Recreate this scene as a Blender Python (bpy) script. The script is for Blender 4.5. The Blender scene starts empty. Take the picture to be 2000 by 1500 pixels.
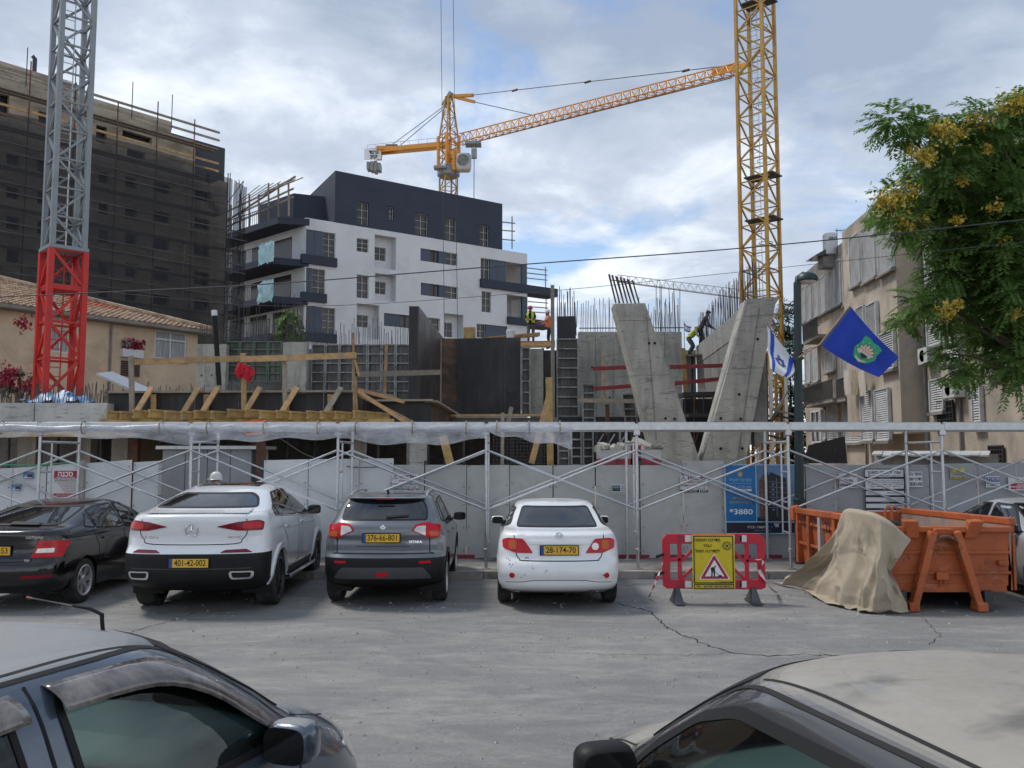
import bpy, bmesh, math, random
import numpy as np
from math import sin, cos, pi, radians as RAD, atan, atan2, sqrt, tan
from mathutils import Vector as V, Matrix, Euler, Quaternion
from mathutils.bvhtree import BVHTree
from mathutils.geometry import delaunay_2d_cdt

random.seed(7)
SC = bpy.context.scene
COL = SC.collection

# ---------------------------------------------------------------- camera
FPX, HY, CAMZ = 1700.0, 890.0, 2.15
PITCH = atan((HY - 750.0) / FPX)
cam_d = bpy.data.cameras.new('camera')
cam_d.sensor_width = 36.0
cam_d.lens = FPX / 2000.0 * 36.0
cam_d.clip_end = 4000
cam_d.clip_start = 0.05
cam = bpy.data.objects.new('camera', cam_d)
COL.objects.link(cam)
cam.location = (0, 0, CAMZ)
cam.rotation_euler = (pi / 2 + PITCH, 0, 0)
SC.camera = cam

# ---------------------------------------------------------------- world: cloudy daylight
SUN_EL, SUN_AZ = RAD(56), RAD(-62)       # azimuth from +Y (view direction), negative = to the left
w = bpy.data.worlds.new('World')
SC.world = w
w.use_nodes = True
nt = w.node_tree
nt.nodes.clear()
def N(t, **k):
 n = nt.nodes.new(t)
 for a, b in k.items():
  setattr(n, a, b)
 return n
def LK(a, b):
 nt.links.new(a, b)
def MATH(op, a, b=None, clamp=False):
 n = N('ShaderNodeMath', operation=op, use_clamp=clamp)
 for i, s in enumerate((a, b)):
  if s is None:
   continue
  if isinstance(s, (int, float)):
   n.inputs[i].default_value = s
  else:
   LK(s, n.inputs[i])
 return n.outputs[0]
out = N('ShaderNodeOutputWorld')
bg = N('ShaderNodeBackground')
bg.inputs['Strength'].default_value = 0.1
LK(bg.outputs[0], out.inputs[0])
sky = N('ShaderNodeTexSky', sky_type='NISHITA')
sky.sun_disc = False
sky.sun_elevation = SUN_EL
sky.sun_rotation = SUN_AZ
sky.air_density = 1.0
sky.dust_density = 0.4
tc = N('ShaderNodeTexCoord')
sep = N('ShaderNodeSeparateXYZ')
LK(tc.outputs['Generated'], sep.inputs[0])
zz = MATH('ADD', MATH('MAXIMUM', sep.outputs[2], 0.0), 0.22)
cmb = N('ShaderNodeCombineXYZ')
LK(MATH('DIVIDE', sep.outputs[0], zz), cmb.inputs[0])
LK(MATH('DIVIDE', sep.outputs[1], zz), cmb.inputs[1])
def NOISE(scale, detail, rough, off, dist=0.0):
 mp = N('ShaderNodeMapping')
 mp.inputs['Location'].default_value = off
 LK(cmb.outputs[0], mp.inputs[0])
 n = N('ShaderNodeTexNoise')
 n.inputs['Scale'].default_value = scale
 n.inputs['Detail'].default_value = detail
 n.inputs['Roughness'].default_value = rough
 n.inputs['Distortion'].default_value = dist
 LK(mp.outputs[0], n.inputs['Vector'])
 return n.outputs['Fac']
def RAMP(fac, *stops):
 r = N('ShaderNodeValToRGB')
 e = r.color_ramp.elements
 while len(e) < len(stops):
  e.new(0.5)
 for el, (p, c) in zip(e, stops):
  el.position = p
  el.color = c if len(c) == 4 else (*c, 1)
 LK(fac, r.inputs[0])
 return r.outputs[0]
def MIXC(f, a, b):
 m = N('ShaderNodeMix', data_type='RGBA')
 if isinstance(f, (int, float)):
  m.inputs[0].default_value = f
 else:
  LK(f, m.inputs[0])
 for s, i in ((a, 6), (b, 7)):
  if isinstance(s, tuple):
   m.inputs[i].default_value = (*s, 1)
  else:
   LK(s, m.inputs[i])
 return m.outputs[2]
big = NOISE(0.62, 4, 0.55, (1.9, 9.3, 0), 0.25)
puff = NOISE(2.3, 10, 0.58, (1.4, 2.4, 0), 0.3)
wisp = NOISE(6.5, 6, 0.6, (5.0, 0.3, 0), 0.6)
body = MATH('ADD', MATH('ADD', MATH('MULTIPLY', big, 0.50), MATH('MULTIPLY', puff, 0.40)), MATH('MULTIPLY', wisp, 0.10))
# cloud brightness: grey-blue undersides to bright edges, brighter toward the horizon as thin overcast is
lift = MATH('MULTIPLY', MATH('SUBTRACT', 0.55, sep.outputs[2], clamp=True), 0.34)
tone = MATH('ADD', body, lift)
cloud = RAMP(tone, (0.47, (2.4, 2.9, 3.75)), (0.57, (3.9, 4.4, 5.2)), (0.65, (6.4, 6.8, 7.3)), (0.74, (9.0, 9.1, 9.3)))
gapn = NOISE(1.5, 8, 0.55, (8.3, 1.6, 0), 0.3)
gap = RAMP(gapn, (0.36, (1, 1, 1)), (0.45, (0, 0, 0)))
skyc = N('ShaderNodeVectorMath', operation='SCALE')
LK(sky.outputs[0], skyc.inputs[0])
skyc.inputs['Scale'].default_value = 1.0
gapm = MATH('MULTIPLY', gap, RAMP(sep.outputs[2], (0.06, (0, 0, 0)), (0.14, (1, 1, 1))))
LK(MIXC(gapm, cloud, skyc.outputs[0]), bg.inputs[0])

sun_d = bpy.data.lights.new('sun', 'SUN')
sun_d.energy = 1.5
sun_d.angle = RAD(12)
sun_d.color = (1.0, 0.95, 0.88)
sun = bpy.data.objects.new('sun', sun_d)
COL.objects.link(sun)
sdir = V((sin(SUN_AZ) * cos(SUN_EL), cos(SUN_AZ) * cos(SUN_EL), sin(SUN_EL)))
sun.rotation_euler = sdir.to_track_quat('Z', 'Y').to_euler()
sun.location = (0, 0, 60)

SC.view_settings.view_transform = 'Standard'
SC.view_settings.look = 'None'
SC.view_settings.gamma = 1.0
SC.view_settings.exposure = 0.72
SC.view_settings.use_curve_mapping = False
SC.render.engine = 'CYCLES'
SC.cycles.use_denoising = True
SC.cycles.denoising_prefilter = 'FAST'
SC.cycles.max_bounces = 8
SC.cycles.transparent_max_bounces = 24
SC.cycles.caustics_reflective = False
SC.cycles.caustics_refractive = False
SC.cycles.sample_clamp_indirect = 6.0
# ---------------------------------------------------------------- places from the photograph
def P(px, py, Y):
 """world point at depth Y (metres along +Y) whose image falls on photo pixel px,py"""
 u, v = (px - 1000.0) / FPX, (750.0 - py) / FPX
 t = Y / (cos(PITCH) - v * sin(PITCH))
 return V((t * u, Y, CAMZ + t * (sin(PITCH) + v * cos(PITCH))))
def GP(px, py, z=0.0):
 """world point on the level z"""
 u, v = (px - 1000.0) / FPX, (750.0 - py) / FPX
 d = V((u, cos(PITCH) - v * sin(PITCH), sin(PITCH) + v * cos(PITCH)))
 return V((0, 0, CAMZ)) + d * ((z - CAMZ) / d.z)
def PL(px, py, p0, n):
 """world point on the upright plane through p0 with normal n"""
 u, v = (px - 1000.0) / FPX, (750.0 - py) / FPX
 d = V((u, cos(PITCH) - v * sin(PITCH), sin(PITCH) + v * cos(PITCH)))
 o = V((0, 0, CAMZ))
 return o + d * ((V(p0) - o).dot(n) / d.dot(n))

# ---------------------------------------------------------------- materials
MATS = {}
def srgb(r, g, b):
 f = lambda c: (c / 255 / 12.92) if c / 255 <= 0.04045 else ((c / 255 + 0.055) / 1.055) ** 2.4
 return (f(r), f(g), f(b))
def mul(c, k):
 return tuple(min(1.0, x * k) for x in c)
class NB:
 """small node-graph writer"""
 def __init__(s, name):
  s.m = bpy.data.materials.new(name)
  s.m.use_nodes = True
  s.t = s.m.node_tree
  s.b = s.t.nodes['Principled BSDF']
  s.o = s.t.nodes['Material Output']
 def n(s, t, **k):
  x = s.t.nodes.new(t)
  for a, b in k.items():
   setattr(x, a, b)
  return x
 def l(s, a, b):
  s.t.links.new(a, b)
 def coord(s, kind='world', scale=(1, 1, 1), rot=(0, 0, 0)):
  mp = s.n('ShaderNodeMapping')
  mp.inputs['Scale'].default_value = scale
  mp.inputs['Rotation'].default_value = rot
  if kind == 'world':
   s.l(s.n('ShaderNodeNewGeometry').outputs['Position'], mp.inputs[0])
  else:
   s.l(s.n('ShaderNodeTexCoord').outputs['Object'], mp.inputs[0])
  return mp.outputs[0]
 def noise(s, vec, scale=3, detail=6, rough=0.6, dist=0.0):
  x = s.n('ShaderNodeTexNoise')
  s.l(vec, x.inputs['Vector'])
  for k, v in (('Scale', scale), ('Detail', detail), ('Roughness', rough), ('Distortion', dist)):
   x.inputs[k].default_value = v
  return x.outputs['Fac']
 def ramp(s, fac, *stops):
  r = s.n('ShaderNodeValToRGB')
  e = r.color_ramp.elements
  while len(e) < len(stops):
   e.new(0.5)
  for el, (p, c) in zip(e, stops):
   el.position = p
   el.color = (c, c, c, 1) if isinstance(c, (int, float)) else (*c, 1)
  s.l(fac, r.inputs[0])
  return r.outputs[0]
 def mix(s, f, a, b, mode='MIX'):
  m = s.n('ShaderNodeMix', data_type='RGBA', blend_type=mode)
  for v, i in ((f, 0), (a, 6), (b, 7)):
   if isinstance(v, (int, float)):
    m.inputs[i].default_value = v if i == 0 else (v, v, v, 1)
   elif isinstance(v, tuple):
    m.inputs[i].default_value = (*v, 1)
   else:
    s.l(v, m.inputs[i])
  return m.outputs[2]
 def math(s, op, a, b=0.0):
  m = s.n('ShaderNodeMath', operation=op)
  for i, v in enumerate((a, b)):
   if isinstance(v, (int, float)):
    m.inputs[i].default_value = v
   else:
    s.l(v, m.inputs[i])
  return m.outputs[0]
 def bump(s, h, strength=0.3, dist=0.01):
  b = s.n('ShaderNodeBump')
  b.inputs['Strength'].default_value = strength
  b.inputs['Distance'].default_value = dist
  s.l(h, b.inputs['Height'])
  s.l(b.outputs[0], s.b.inputs['Normal'])
 def set(s, **k):
  for a, v in k.items():
   a = {'rough': 'Roughness', 'metal': 'Metallic', 'col': 'Base Color', 'coat': 'Coat Weight', 'coatr': 'Coat Roughness',
     'spec': 'Specular IOR Level', 'trans': 'Transmission Weight', 'alpha': 'Alpha', 'ior': 'IOR'}.get(a, a)
   i = s.b.inputs[a]
   if isinstance(v, (int, float)):
    i.default_value = v
   elif isinstance(v, tuple):
    i.default_value = (*v, 1) if len(v) == 3 else v
   else:
    s.l(v, i)
  return s

def mat(name, col, rough=0.7, metal=0.0, var=0.12, scale=2.5, bump=0.0, bscale=40.0, dirt=None, dirt_amt=0.5, dirt_scale=1.2,
  stretch=(1, 1, 1), obj_rand=0.0, **kw):
 """plain procedural surface: base colour with noise variation, optional dirt patches, fine relief"""
 if name in MATS:
  return MATS[name]
 g = NB(name)
 v = g.coord('world', stretch)
 n1 = g.noise(v, scale, 7, 0.62)
 c = g.ramp(n1, (0.28, mul(col, 1 - var)), (0.72, mul(col, 1 + var)))
 if dirt:
  n2 = g.noise(v, dirt_scale, 8, 0.68, 0.4)
  c = g.mix(g.ramp(n2, (0.62 - dirt_amt * 0.3, 0.0), (0.78 - dirt_amt * 0.2, 1.0)), c, dirt)
 if obj_rand:
  oi = g.n('ShaderNodeObjectInfo')
  hs = g.n('ShaderNodeHueSaturation')
  g.l(g.math('ADD', g.math('MULTIPLY', oi.outputs['Random'], 2 * obj_rand), 1 - obj_rand), hs.inputs['Value'])
  g.l(c, hs.inputs['Color'])
  c = hs.outputs[0]
 g.set(col=c, rough=rough, metal=metal, **kw)
 if bump:
  g.bump(g.noise(v, bscale, 6, 0.6), bump, 0.01)
 MATS[name] = g.m
 return g.m

# ---------------------------------------------------------------- mesh building
class MB:
 def __init__(s):
  s.v, s.f = [], []
 def add(s, vs, fs):
  o = len(s.v)
  s.v += [V(x) for x in vs]
  s.f += [[i + o for i in f] for f in fs]
  return s
 def box(s, c, size, rot=None):
  hx, hy, hz = size[0] / 2, size[1] / 2, size[2] / 2
  vs = [V((x, y, z)) for x in (-hx, hx) for y in (-hy, hy) for z in (-hz, hz)]
  if rot is not None:
   m = rot if isinstance(rot, (Matrix, Quaternion)) else Euler(rot).to_matrix()
   vs = [m @ x for x in vs]
  c = V(c)
  return s.add([x + c for x in vs], [(0, 1, 3, 2), (4, 6, 7, 5), (0, 4, 5, 1), (2, 3, 7, 6), (0, 2, 6, 4), (1, 5, 7, 3)])
 def hexa(s, b, t):
  """4 bottom and 4 top points, same order"""
  return s.add(list(b) + list(t), [(3, 2, 1, 0), (4, 5, 6, 7), (0, 1, 5, 4), (1, 2, 6, 5), (2, 3, 7, 6), (3, 0, 4, 7)])
 def beam(s, p, q, w, h, up=(0, 0, 1)):
  p, q = V(p), V(q)
  d = (q - p).normalized()
  u = V(up)
  if abs(d.dot(u)) > 0.98:
   u = V((0, 1, 0))
  a = d.cross(u).normalized() * (w / 2)
  b = a.cross(d).normalized() * (h / 2)
  return s.hexa([p - a - b, p + a - b, p + a + b, p - a + b], [q - a - b, q + a - b, q + a + b, q - a + b])
 def tube(s, pts, r, n=8, cap=True):
  pts = [V(p) for p in pts]
  rs = r if isinstance(r, (list, tuple)) else [r] * len(pts)
  o = len(s.v)
  prev = None
  for i, p in enumerate(pts):
   d = (pts[min(i + 1, len(pts) - 1)] - pts[max(i - 1, 0)]).normalized()
   u = prev if prev is not None else (V((0, 0, 1)) if abs(d.z) < 0.9 else V((1, 0, 0)))
   a = d.cross(u)
   if a.length < 1e-5:
    a = d.cross(V((0, 1, 0)))
   a.normalize()
   b = a.cross(d)
   prev = b
   for k in range(n):
    t = 2 * pi * k / n
    s.v.append(p + (a * cos(t) + b * sin(t)) * rs[i])
  for i in range(len(pts) - 1):
   for k in range(n):
    k2 = (k + 1) % n
    s.f.append([o + i * n + k, o + i * n + k2, o + (i + 1) * n + k2, o + (i + 1) * n + k])
  if cap:
   s.f.append([o + k for k in range(n)][::-1])
   s.f.append([o + (len(pts) - 1) * n + k for k in range(n)])
  return s
 def lathe(s, prof, n=24, c=(0, 0, 0), axis='z', cap=True):
  o = len(s.v)
  c = V(c)
  for r, h in prof:
   for k in range(n):
    t = 2 * pi * k / n
    a, b = r * cos(t), r * sin(t)
    s.v.append(c + (V((a, b, h)) if axis == 'z' else V((a, h, b)) if axis == 'y' else V((h, a, b))))
  m = len(prof)
  for i in range(m - 1):
   for k in range(n):
    k2 = (k + 1) % n
    s.f.append([o + i * n + k, o + i * n + k2, o + (i + 1) * n + k2, o + (i + 1) * n + k])
  if cap:
   s.f.append([o + k for k in range(n)])
   s.f.append([o + (m - 1) * n + k for k in range(n)][::-1])
  return s
 def quad(s, a, b, c, d):
  return s.add([a, b, c, d], [(0, 1, 2, 3)])
 def prism(s, pts, vec):
  """polygon of 3D points extruded by vec"""
  n = len(pts)
  vec = V(vec)
  pts = [V(p) for p in pts]
  return s.add(pts + [p + vec for p in pts], [list(range(n))[::-1], list(range(n, 2 * n))] +
      [[i, (i + 1) % n, n + (i + 1) % n, n + i] for i in range(n)])
 def grid(s, fn, nu, nv):
  o = len(s.v)
  for j in range(nv + 1):
   for i in range(nu + 1):
    s.v.append(V(fn(i / nu, j / nv)))
  for j in range(nv):
   for i in range(nu):
    a = o + j * (nu + 1) + i
    s.f.append([a, a + 1, a + nu + 2, a + nu + 1])
  return s
 def mesh(s, name, m=None, smooth=False, off=None, fix=True):
  off = V(off) if off is not None else V((0, 0, 0))
  me = bpy.data.meshes.new(name)
  me.from_pydata([tuple(x - off) for x in s.v], [], s.f)
  if fix:
   bm = bmesh.new()
   bm.from_mesh(me)
   bmesh.ops.recalc_face_normals(bm, faces=bm.faces)
   bm.to_mesh(me)
   bm.free()
  if smooth:
   me.polygons.foreach_set('use_smooth', [True] * len(me.polygons))
   if smooth != 'all':
    me.set_sharp_from_angle(angle=RAD(40))
  for x in (m if isinstance(m, (list, tuple)) else [m]):
   if x:
    me.materials.append(x)
  return me
 def build(s, name, m, parent=None, smooth=False, local=False, bevel=0.0, fix=True):
  """parent: vertices are world points (local=False) or the parent's own space (local=True); no parent: origin at the base"""
  if parent is not None:
   off = V((0, 0, 0)) if local else root_loc(parent)
  elif s.v:
   xs = np.array([tuple(x) for x in s.v])
   off = V((float((xs[:, 0].min() + xs[:, 0].max()) / 2), float((xs[:, 1].min() + xs[:, 1].max()) / 2), float(xs[:, 2].min())))
  else:
   off = V((0, 0, 0))
  me = s.mesh(name, m, smooth, off, fix)
  o = bpy.data.objects.new(name, me)
  COL.objects.link(o)
  if parent is not None:
   o.parent = parent
  else:
   o.location = off
  if bevel:
   bv = o.modifiers.new('bevel', 'BEVEL')
   bv.width = bevel
   bv.segments = 2
   bv.limit_method = 'ANGLE'
   bv.angle_limit = RAD(40)
  return o
def root_loc(o):
 p = V((0, 0, 0))
 while o is not None:
  p += o.location
  o = o.parent
 return p
def tag(o, label=None, cat=None, group=None, kind=None):
 for k, v in (('label', label), ('category', cat), ('group', group), ('kind', kind or ('thing' if cat else None))):
  if v:
   o[k] = v
 return o
def thing(name, label, cat, loc=(0, 0, 0), rz=0.0, group=None):
 o = bpy.data.objects.new(name, None)
 COL.objects.link(o)
 o.location = loc
 o.rotation_euler = (0, 0, rz)
 o.empty_display_size = 0.2
 return tag(o, label, cat, group)
UNIT = {}
def strut(name, p, q, w, h, m, parent, n=0, up=(0, 0, 1), world=True):
 """a bar or tube from p to q as an object of its own; alike pieces share one unit-length mesh"""
 p, q = V(p), V(q)
 key = (round(w, 4), round(h, 4), m.name, n)
 if key not in UNIT:
  mb = MB()
  if n:
   mb.tube([(0, 0, 0), (0, 0, 1)], w / 2, n)
  else:
   mb.box((0, 0, 0.5), (w, h, 1))
  UNIT[key] = mb.mesh(name, m, 'auto' if n else False)
 o = bpy.data.objects.new(name, UNIT[key])
 COL.objects.link(o)
 d = q - p
 o.parent = parent
 z = d.normalized()
 u = V(up)
 if abs(z.dot(u)) > 0.98:
  u = V((0, 1, 0))
 x = z.cross(u).normalized()
 y = z.cross(x)
 o.rotation_euler = Matrix((x, y, z)).transposed().to_euler()
 o.location = p - (root_loc(parent) if (world and parent is not None) else V((0, 0, 0)))
 o.scale = (1, 1, d.length)
 return o
def inst(name, me, parent=None, loc=(0, 0, 0), rot=(0, 0, 0), scale=(1, 1, 1), world=True):
 o = bpy.data.objects.new(name, me)
 COL.objects.link(o)
 o.parent = parent
 o.location = V(loc) - (root_loc(parent) if (world and parent is not None) else V((0, 0, 0)))
 o.rotation_euler = rot
 o.scale = scale
 return o
def copy_tree(o, parent=None):
 c = o.copy()
 COL.objects.link(c)
 c.parent = parent
 for ch in list(o.children):
  copy_tree(ch, c)
 return c

# ---------------------------------------------------------------- writing
TMP = bpy.data.scenes.new('typesetting')
def baked(o):
 """final mesh of a text or modified object, made in a side scene"""
 TMP.collection.objects.link(o)
 vl = TMP.view_layers[0]
 vl.update()
 me = bpy.data.meshes.new_from_object(o.evaluated_get(vl.depsgraph))
 bpy.data.objects.remove(o)
 return me
def text_mesh(s, m, size=1.0, rtl=False, bold=0.0, align='CENTER', wid=1.0):
 """flat lettering as a mesh in its own XY plane, centred"""
 if rtl:
  s = '\n'.join(rev(l) for l in s.split('\n'))
 c = bpy.data.curves.new('lettering', 'FONT')
 c.body = s
 c.size = size
 c.align_x = align
 c.align_y = 'CENTER'
 c.offset = bold * size
 c.space_line = 0.95
 c.resolution_u = 3
 o = bpy.data.objects.new('lettering', c)
 me = baked(o)
 me.materials.clear()
 me.materials.append(m)
 if wid != 1.0:
  for v in me.vertices:
   v.co.x *= wid
 return me
def rev(s):
 """right-to-left line for a left-to-right typesetter: runs of digits keep their order"""
 out, run = [], ''
 for ch in reversed(s):
  if ch in '0123456789':
   run = ch + run
  else:
   if run:
    out.append(run)
    run = ''
   out.append(ch)
 if run:
  out.append(run)
 return ''.join(out)
def write(s, m, parent, loc, size, xdir=(1, 0, 0), up=(0, 0, 1), rtl=False, bold=0.0, name='lettering', wid=1.0, align='CENTER', world=True, fit=None):
 me = text_mesh(s, m, size, rtl, bold, align, wid)
 if fit and len(me.vertices):
  xs = [v.co.x for v in me.vertices]
  k = fit / max(1e-6, max(xs) - min(xs))
  for v in me.vertices:
   v.co.x *= k
 x = V(xdir).normalized()
 y = V(up).normalized()
 z = x.cross(y)
 o = bpy.data.objects.new(name, me)
 COL.objects.link(o)
 o.parent = parent
 o.location = V(loc) - (root_loc(parent) if (world and parent is not None) else V((0, 0, 0)))
 o.rotation_euler = Matrix((x, y, z)).transposed().to_euler()
 return o
def paint(name, col, metal=0.0, rough=0.28, dust=None, dust_amt=0.35, coat=1.0, flake=0.0, top=False, wiped=False):
 g = NB(name)
 v = g.coord('world')
 n = g.noise(v, 1.7, 8, 0.65, 0.3)
 c = g.ramp(n, (0.3, mul(col, 0.94)), (0.7, mul(col, 1.05)))
 rr = rough
 if dust:
  geo = g.n('ShaderNodeNewGeometry')
  sp = g.n('ShaderNodeSeparateXYZ')
  g.l(geo.outputs['True Normal'], sp.inputs[0])
  n2 = g.noise(v, 2.3, 9, 0.62, 0.5)
  n3 = g.noise(g.coord('world', (1, 1, 1)), 34, 4, 0.6)
  if top:     # dust settles on upward faces
   f = g.math('MULTIPLY', g.ramp(sp.outputs[2], (0.86, 0.0), (0.965, 1.0)), g.ramp(n2, (0.30, 1.0), (0.66, 0.8)))
   if wiped:   # patches where something was dragged over the roof
    f = g.math('MULTIPLY', f, g.ramp(g.noise(g.coord('world', (1.2, 2.2, 1)), 1.25, 6, 0.55, 0.7), (0.55, 1.0), (0.66, 0.55)))
   f = g.math('ADD', f, g.math('MULTIPLY', g.ramp(n2, (0.4, 0.0), (0.75, 0.22)), dust_amt))
  else:
   f = g.math('MULTIPLY', g.ramp(n2, (0.35, 0.25), (0.75, 1.0)), dust_amt)
  f = g.math('MULTIPLY', f, g.ramp(n3, (0.2, 0.85), (0.8, 1.0)))
  c = g.mix(f, c, dust)
  rr = g.math('ADD', g.math('MULTIPLY', f, 0.55), rough)
  g.set(coat=g.math('MULTIPLY', g.math('SUBTRACT', 1.0, f), coat))
 else:
  g.set(coat=coat)
 g.set(col=c, metal=metal, rough=rr, coatr=0.04)
 MATS[name] = g.m
 return g.m
def glassmat(name, tint, fres=1.5, rough=0.0, dusty=0.0):
 g = NB(name)
 t = g.n('ShaderNodeBsdfTransparent')
 t.inputs[0].default_value = (*tint, 1)
 gl = g.n('ShaderNodeBsdfGlossy')
 gl.inputs['Roughness'].default_value = rough
 lw = g.n('ShaderNodeFresnel')
 lw.inputs['IOR'].default_value = fres
 mx = g.n('ShaderNodeMixShader')
 g.l(lw.outputs[0], mx.inputs[0])
 g.l(t.outputs[0], mx.inputs[1])
 g.l(gl.outputs[0], mx.inputs[2])
 last = mx.outputs[0]
 if dusty:
  df = g.n('ShaderNodeBsdfDiffuse')
  df.inputs[0].default_value = (0.36, 0.42, 0.42, 1)
  m2 = g.n('ShaderNodeMixShader')
  n = g.noise(g.coord('world', (1, 1, 2.0)), 2.2, 8, 0.6, 0.5)
  g.l(g.math('MULTIPLY', g.ramp(n, (0.3, 0.35), (0.7, 1.0)), dusty), m2.inputs[0])
  g.l(last, m2.inputs[1])
  g.l(df.outputs[0], m2.inputs[2])
  last = m2.outputs[0]
 g.l(last, g.o.inputs['Surface'])
 MATS[name] = g.m
 return g.m
paint('paint_black', (0.0035, 0.0035, 0.0045), rough=0.16, coat=0.5)
mat('timber_tip', (0.30, 0.14, 0.10), 0.6)
paint('paint_white_suv', (0.74, 0.75, 0.76), rough=0.25)
paint('paint_white', (0.78, 0.79, 0.79), rough=0.3, dust=(0.45, 0.42, 0.37), dust_amt=0.12)
paint('paint_grey', (0.13, 0.145, 0.165), metal=0.55, rough=0.34, dust=(0.33, 0.31, 0.28), dust_amt=0.12)
paint('paint_silver', (0.36, 0.37, 0.385), metal=0.2, rough=0.32)
paint('paint_bluegrey', (0.075, 0.10, 0.135), metal=0.45, rough=0.30, dust=(0.30, 0.31, 0.31), dust_amt=0.40, top=True)
paint('paint_charcoal', (0.035, 0.035, 0.038), metal=0.2, rough=0.36, dust=(0.37, 0.345, 0.30), dust_amt=0.2, top=True, wiped=True)
mat('car_black_plastic', (0.009, 0.009, 0.010), 0.55, spec=0.3, var=0.2, bump=0.1, bscale=200)
mat('car_grey_plastic', (0.05, 0.052, 0.056), 0.5, var=0.15, bump=0.1, bscale=200)
mat('tyre_rubber', (0.018, 0.018, 0.018), 0.85, var=0.3, dirt=(0.07, 0.065, 0.058), dirt_amt=0.4, dirt_scale=5, bump=0.2, bscale=60)
mat('alloy_silver', (0.55, 0.56, 0.57), 0.33, metal=0.75, var=0.06)
mat('alloy_dark', (0.06, 0.06, 0.065), 0.3, metal=0.7, var=0.1)
mat('brake_metal', (0.05, 0.05, 0.05), 0.6, metal=0.5)
mat('chrome', (0.75, 0.76, 0.78), 0.10, metal=1.0, var=0.03)
mat('car_glass_dark', (0.008, 0.010, 0.012), 0.03, var=0.05, ior=1.85)
mat('lamp_red', (0.50, 0.006, 0.014), 0.2, var=0.15, scale=20, coat=0.15, spec=0.3)
mat('lamp_dark_red', (0.20, 0.004, 0.012), 0.2, var=0.2, scale=20, coat=0.15, spec=0.3)
mat('lamp_amber', (0.50, 0.10, 0.015), 0.2, coat=0.15, spec=0.3)
mat('lamp_clear', (0.62, 0.56, 0.54), 0.12, coat=1.0, metal=0.3, var=0.2, scale=30)
mat('plate_yellow', (0.72, 0.42, 0.02), 0.4, var=0.05)
mat('plate_blue', (0.01, 0.06, 0.32), 0.4)
mat('ink_black', (0.012, 0.012, 0.013), 0.5, var=0.05)
mat('ink_white', (0.75, 0.76, 0.78), 0.5, var=0.05)
mat('gap_black', (0.006, 0.006, 0.006), 0.8)
mat('seat_cloth', (0.30, 0.33, 0.32), 0.9, var=0.15, bump=0.2, bscale=120)
mat('dash_plastic', (0.16, 0.18, 0.18), 0.6, var=0.12)
mat('smoked_plastic', (0.075, 0.062, 0.06), 0.22, var=0.3, scale=6, coat=0.6, dirt=(0.26, 0.23, 0.21), dirt_amt=0.6, dirt_scale=4)
mat('mirror_black', (0.02, 0.021, 0.022), 0.05, var=0.0, metal=0.4)
glassmat('car_glass_tint', (0.42, 0.54, 0.53), 1.5, dusty=0.02)
glassmat('car_glass_clear', (0.52, 0.66, 0.65), 1.5, dusty=0.015)
G, K, BP = MATS['car_glass_dark'], MATS['gap_black'], MATS['car_black_plastic']

# ================================================================ ground
def asphalt():
 g = NB('asphalt')
 v = g.coord('world')
 base = g.ramp(g.noise(v, 48, 8, 0.78), (0.22, (0.085, 0.085, 0.086)), (0.78, (0.205, 0.203, 0.20)))
 fine = g.noise(v, 190, 3, 0.6)
 base = g.mix(0.42, base, g.ramp(fine, (0.30, (0.06, 0.06, 0.06)), (0.70, (0.30, 0.295, 0.285))))
 # pale building dust, dragged along the road by tyres
 st = g.noise(g.coord('world', (0.30, 0.85, 1), (0, 0, RAD(5))), 1.5, 12, 0.74, 1.2)
 st2 = g.noise(g.coord('world', (1.0, 1.9, 1), (0, 0, RAD(-9))), 3.2, 12, 0.80, 0.8)
 f = g.math('MULTIPLY', g.ramp(st, (0.42, 0.05), (0.66, 0.62)), g.ramp(st2, (0.38, 0.20), (0.62, 1.0)))
 c = g.mix(f, base, (0.40, 0.385, 0.355))
 far = g.noise(g.coord('world', (0.16, 0.30, 1)), 1.6, 11, 0.72, 0.8)
 c = g.mix(g.ramp(far, (0.50, 0.0), (0.66, 0.34)), c, (0.42, 0.40, 0.365))
 pat = g.noise(v, 0.42, 8, 0.65, 0.6)
 c = g.mix(g.ramp(pat, (0.56, 0.0), (0.70, 0.4)), c, (0.12, 0.118, 0.115))
 oil = g.noise(v, 1.9, 6, 0.6, 0.8)
 c = g.mix(g.ramp(oil, (0.66, 0.0), (0.74, 0.55)), c, (0.07, 0.064, 0.058))
 c = g.mix(g.ramp(g.noise(v, 27, 2, 0.5), (0.64, 0.0), (0.70, 0.5)), c, (0.34, 0.33, 0.31))
 c = g.mix(g.ramp(g.noise(v, 16, 3, 0.6, 0.5), (0.66, 0.0), (0.71, 0.45)), c, (0.06, 0.058, 0.055))
 g.set(col=c, rough=0.88)
 g.bump(g.mix(0.5, g.noise(v, 160, 4, 0.7), g.noise(v, 45, 5, 0.7)), 0.55, 0.012)
 MATS['asphalt'] = g.m
 return g.m
asphalt()
mat('pavement', (0.27, 0.255, 0.235), 0.9, var=0.22, scale=1.4, bump=0.35, bscale=60, dirt=(0.12, 0.11, 0.10), dirt_amt=0.7, dirt_scale=0.9)
mat('kerb_stone', (0.36, 0.345, 0.32), 0.85, var=0.2, scale=3, bump=0.3, bscale=50, dirt=(0.17, 0.155, 0.14), dirt_amt=0.6, dirt_scale=2)
mat('earth', (0.24, 0.19, 0.14), 0.95, var=0.3, scale=0.8, bump=0.6, bscale=8)
KY = 15.45          # kerb line
g_ = MB()
g_.grid(lambda u, v: ((u - 0.5) * 1600, -60 + v * 1600, -0.02), 8, 8)
tag(g_.build('ground', MATS['earth']), kind='structure')
r_ = MB()
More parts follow.
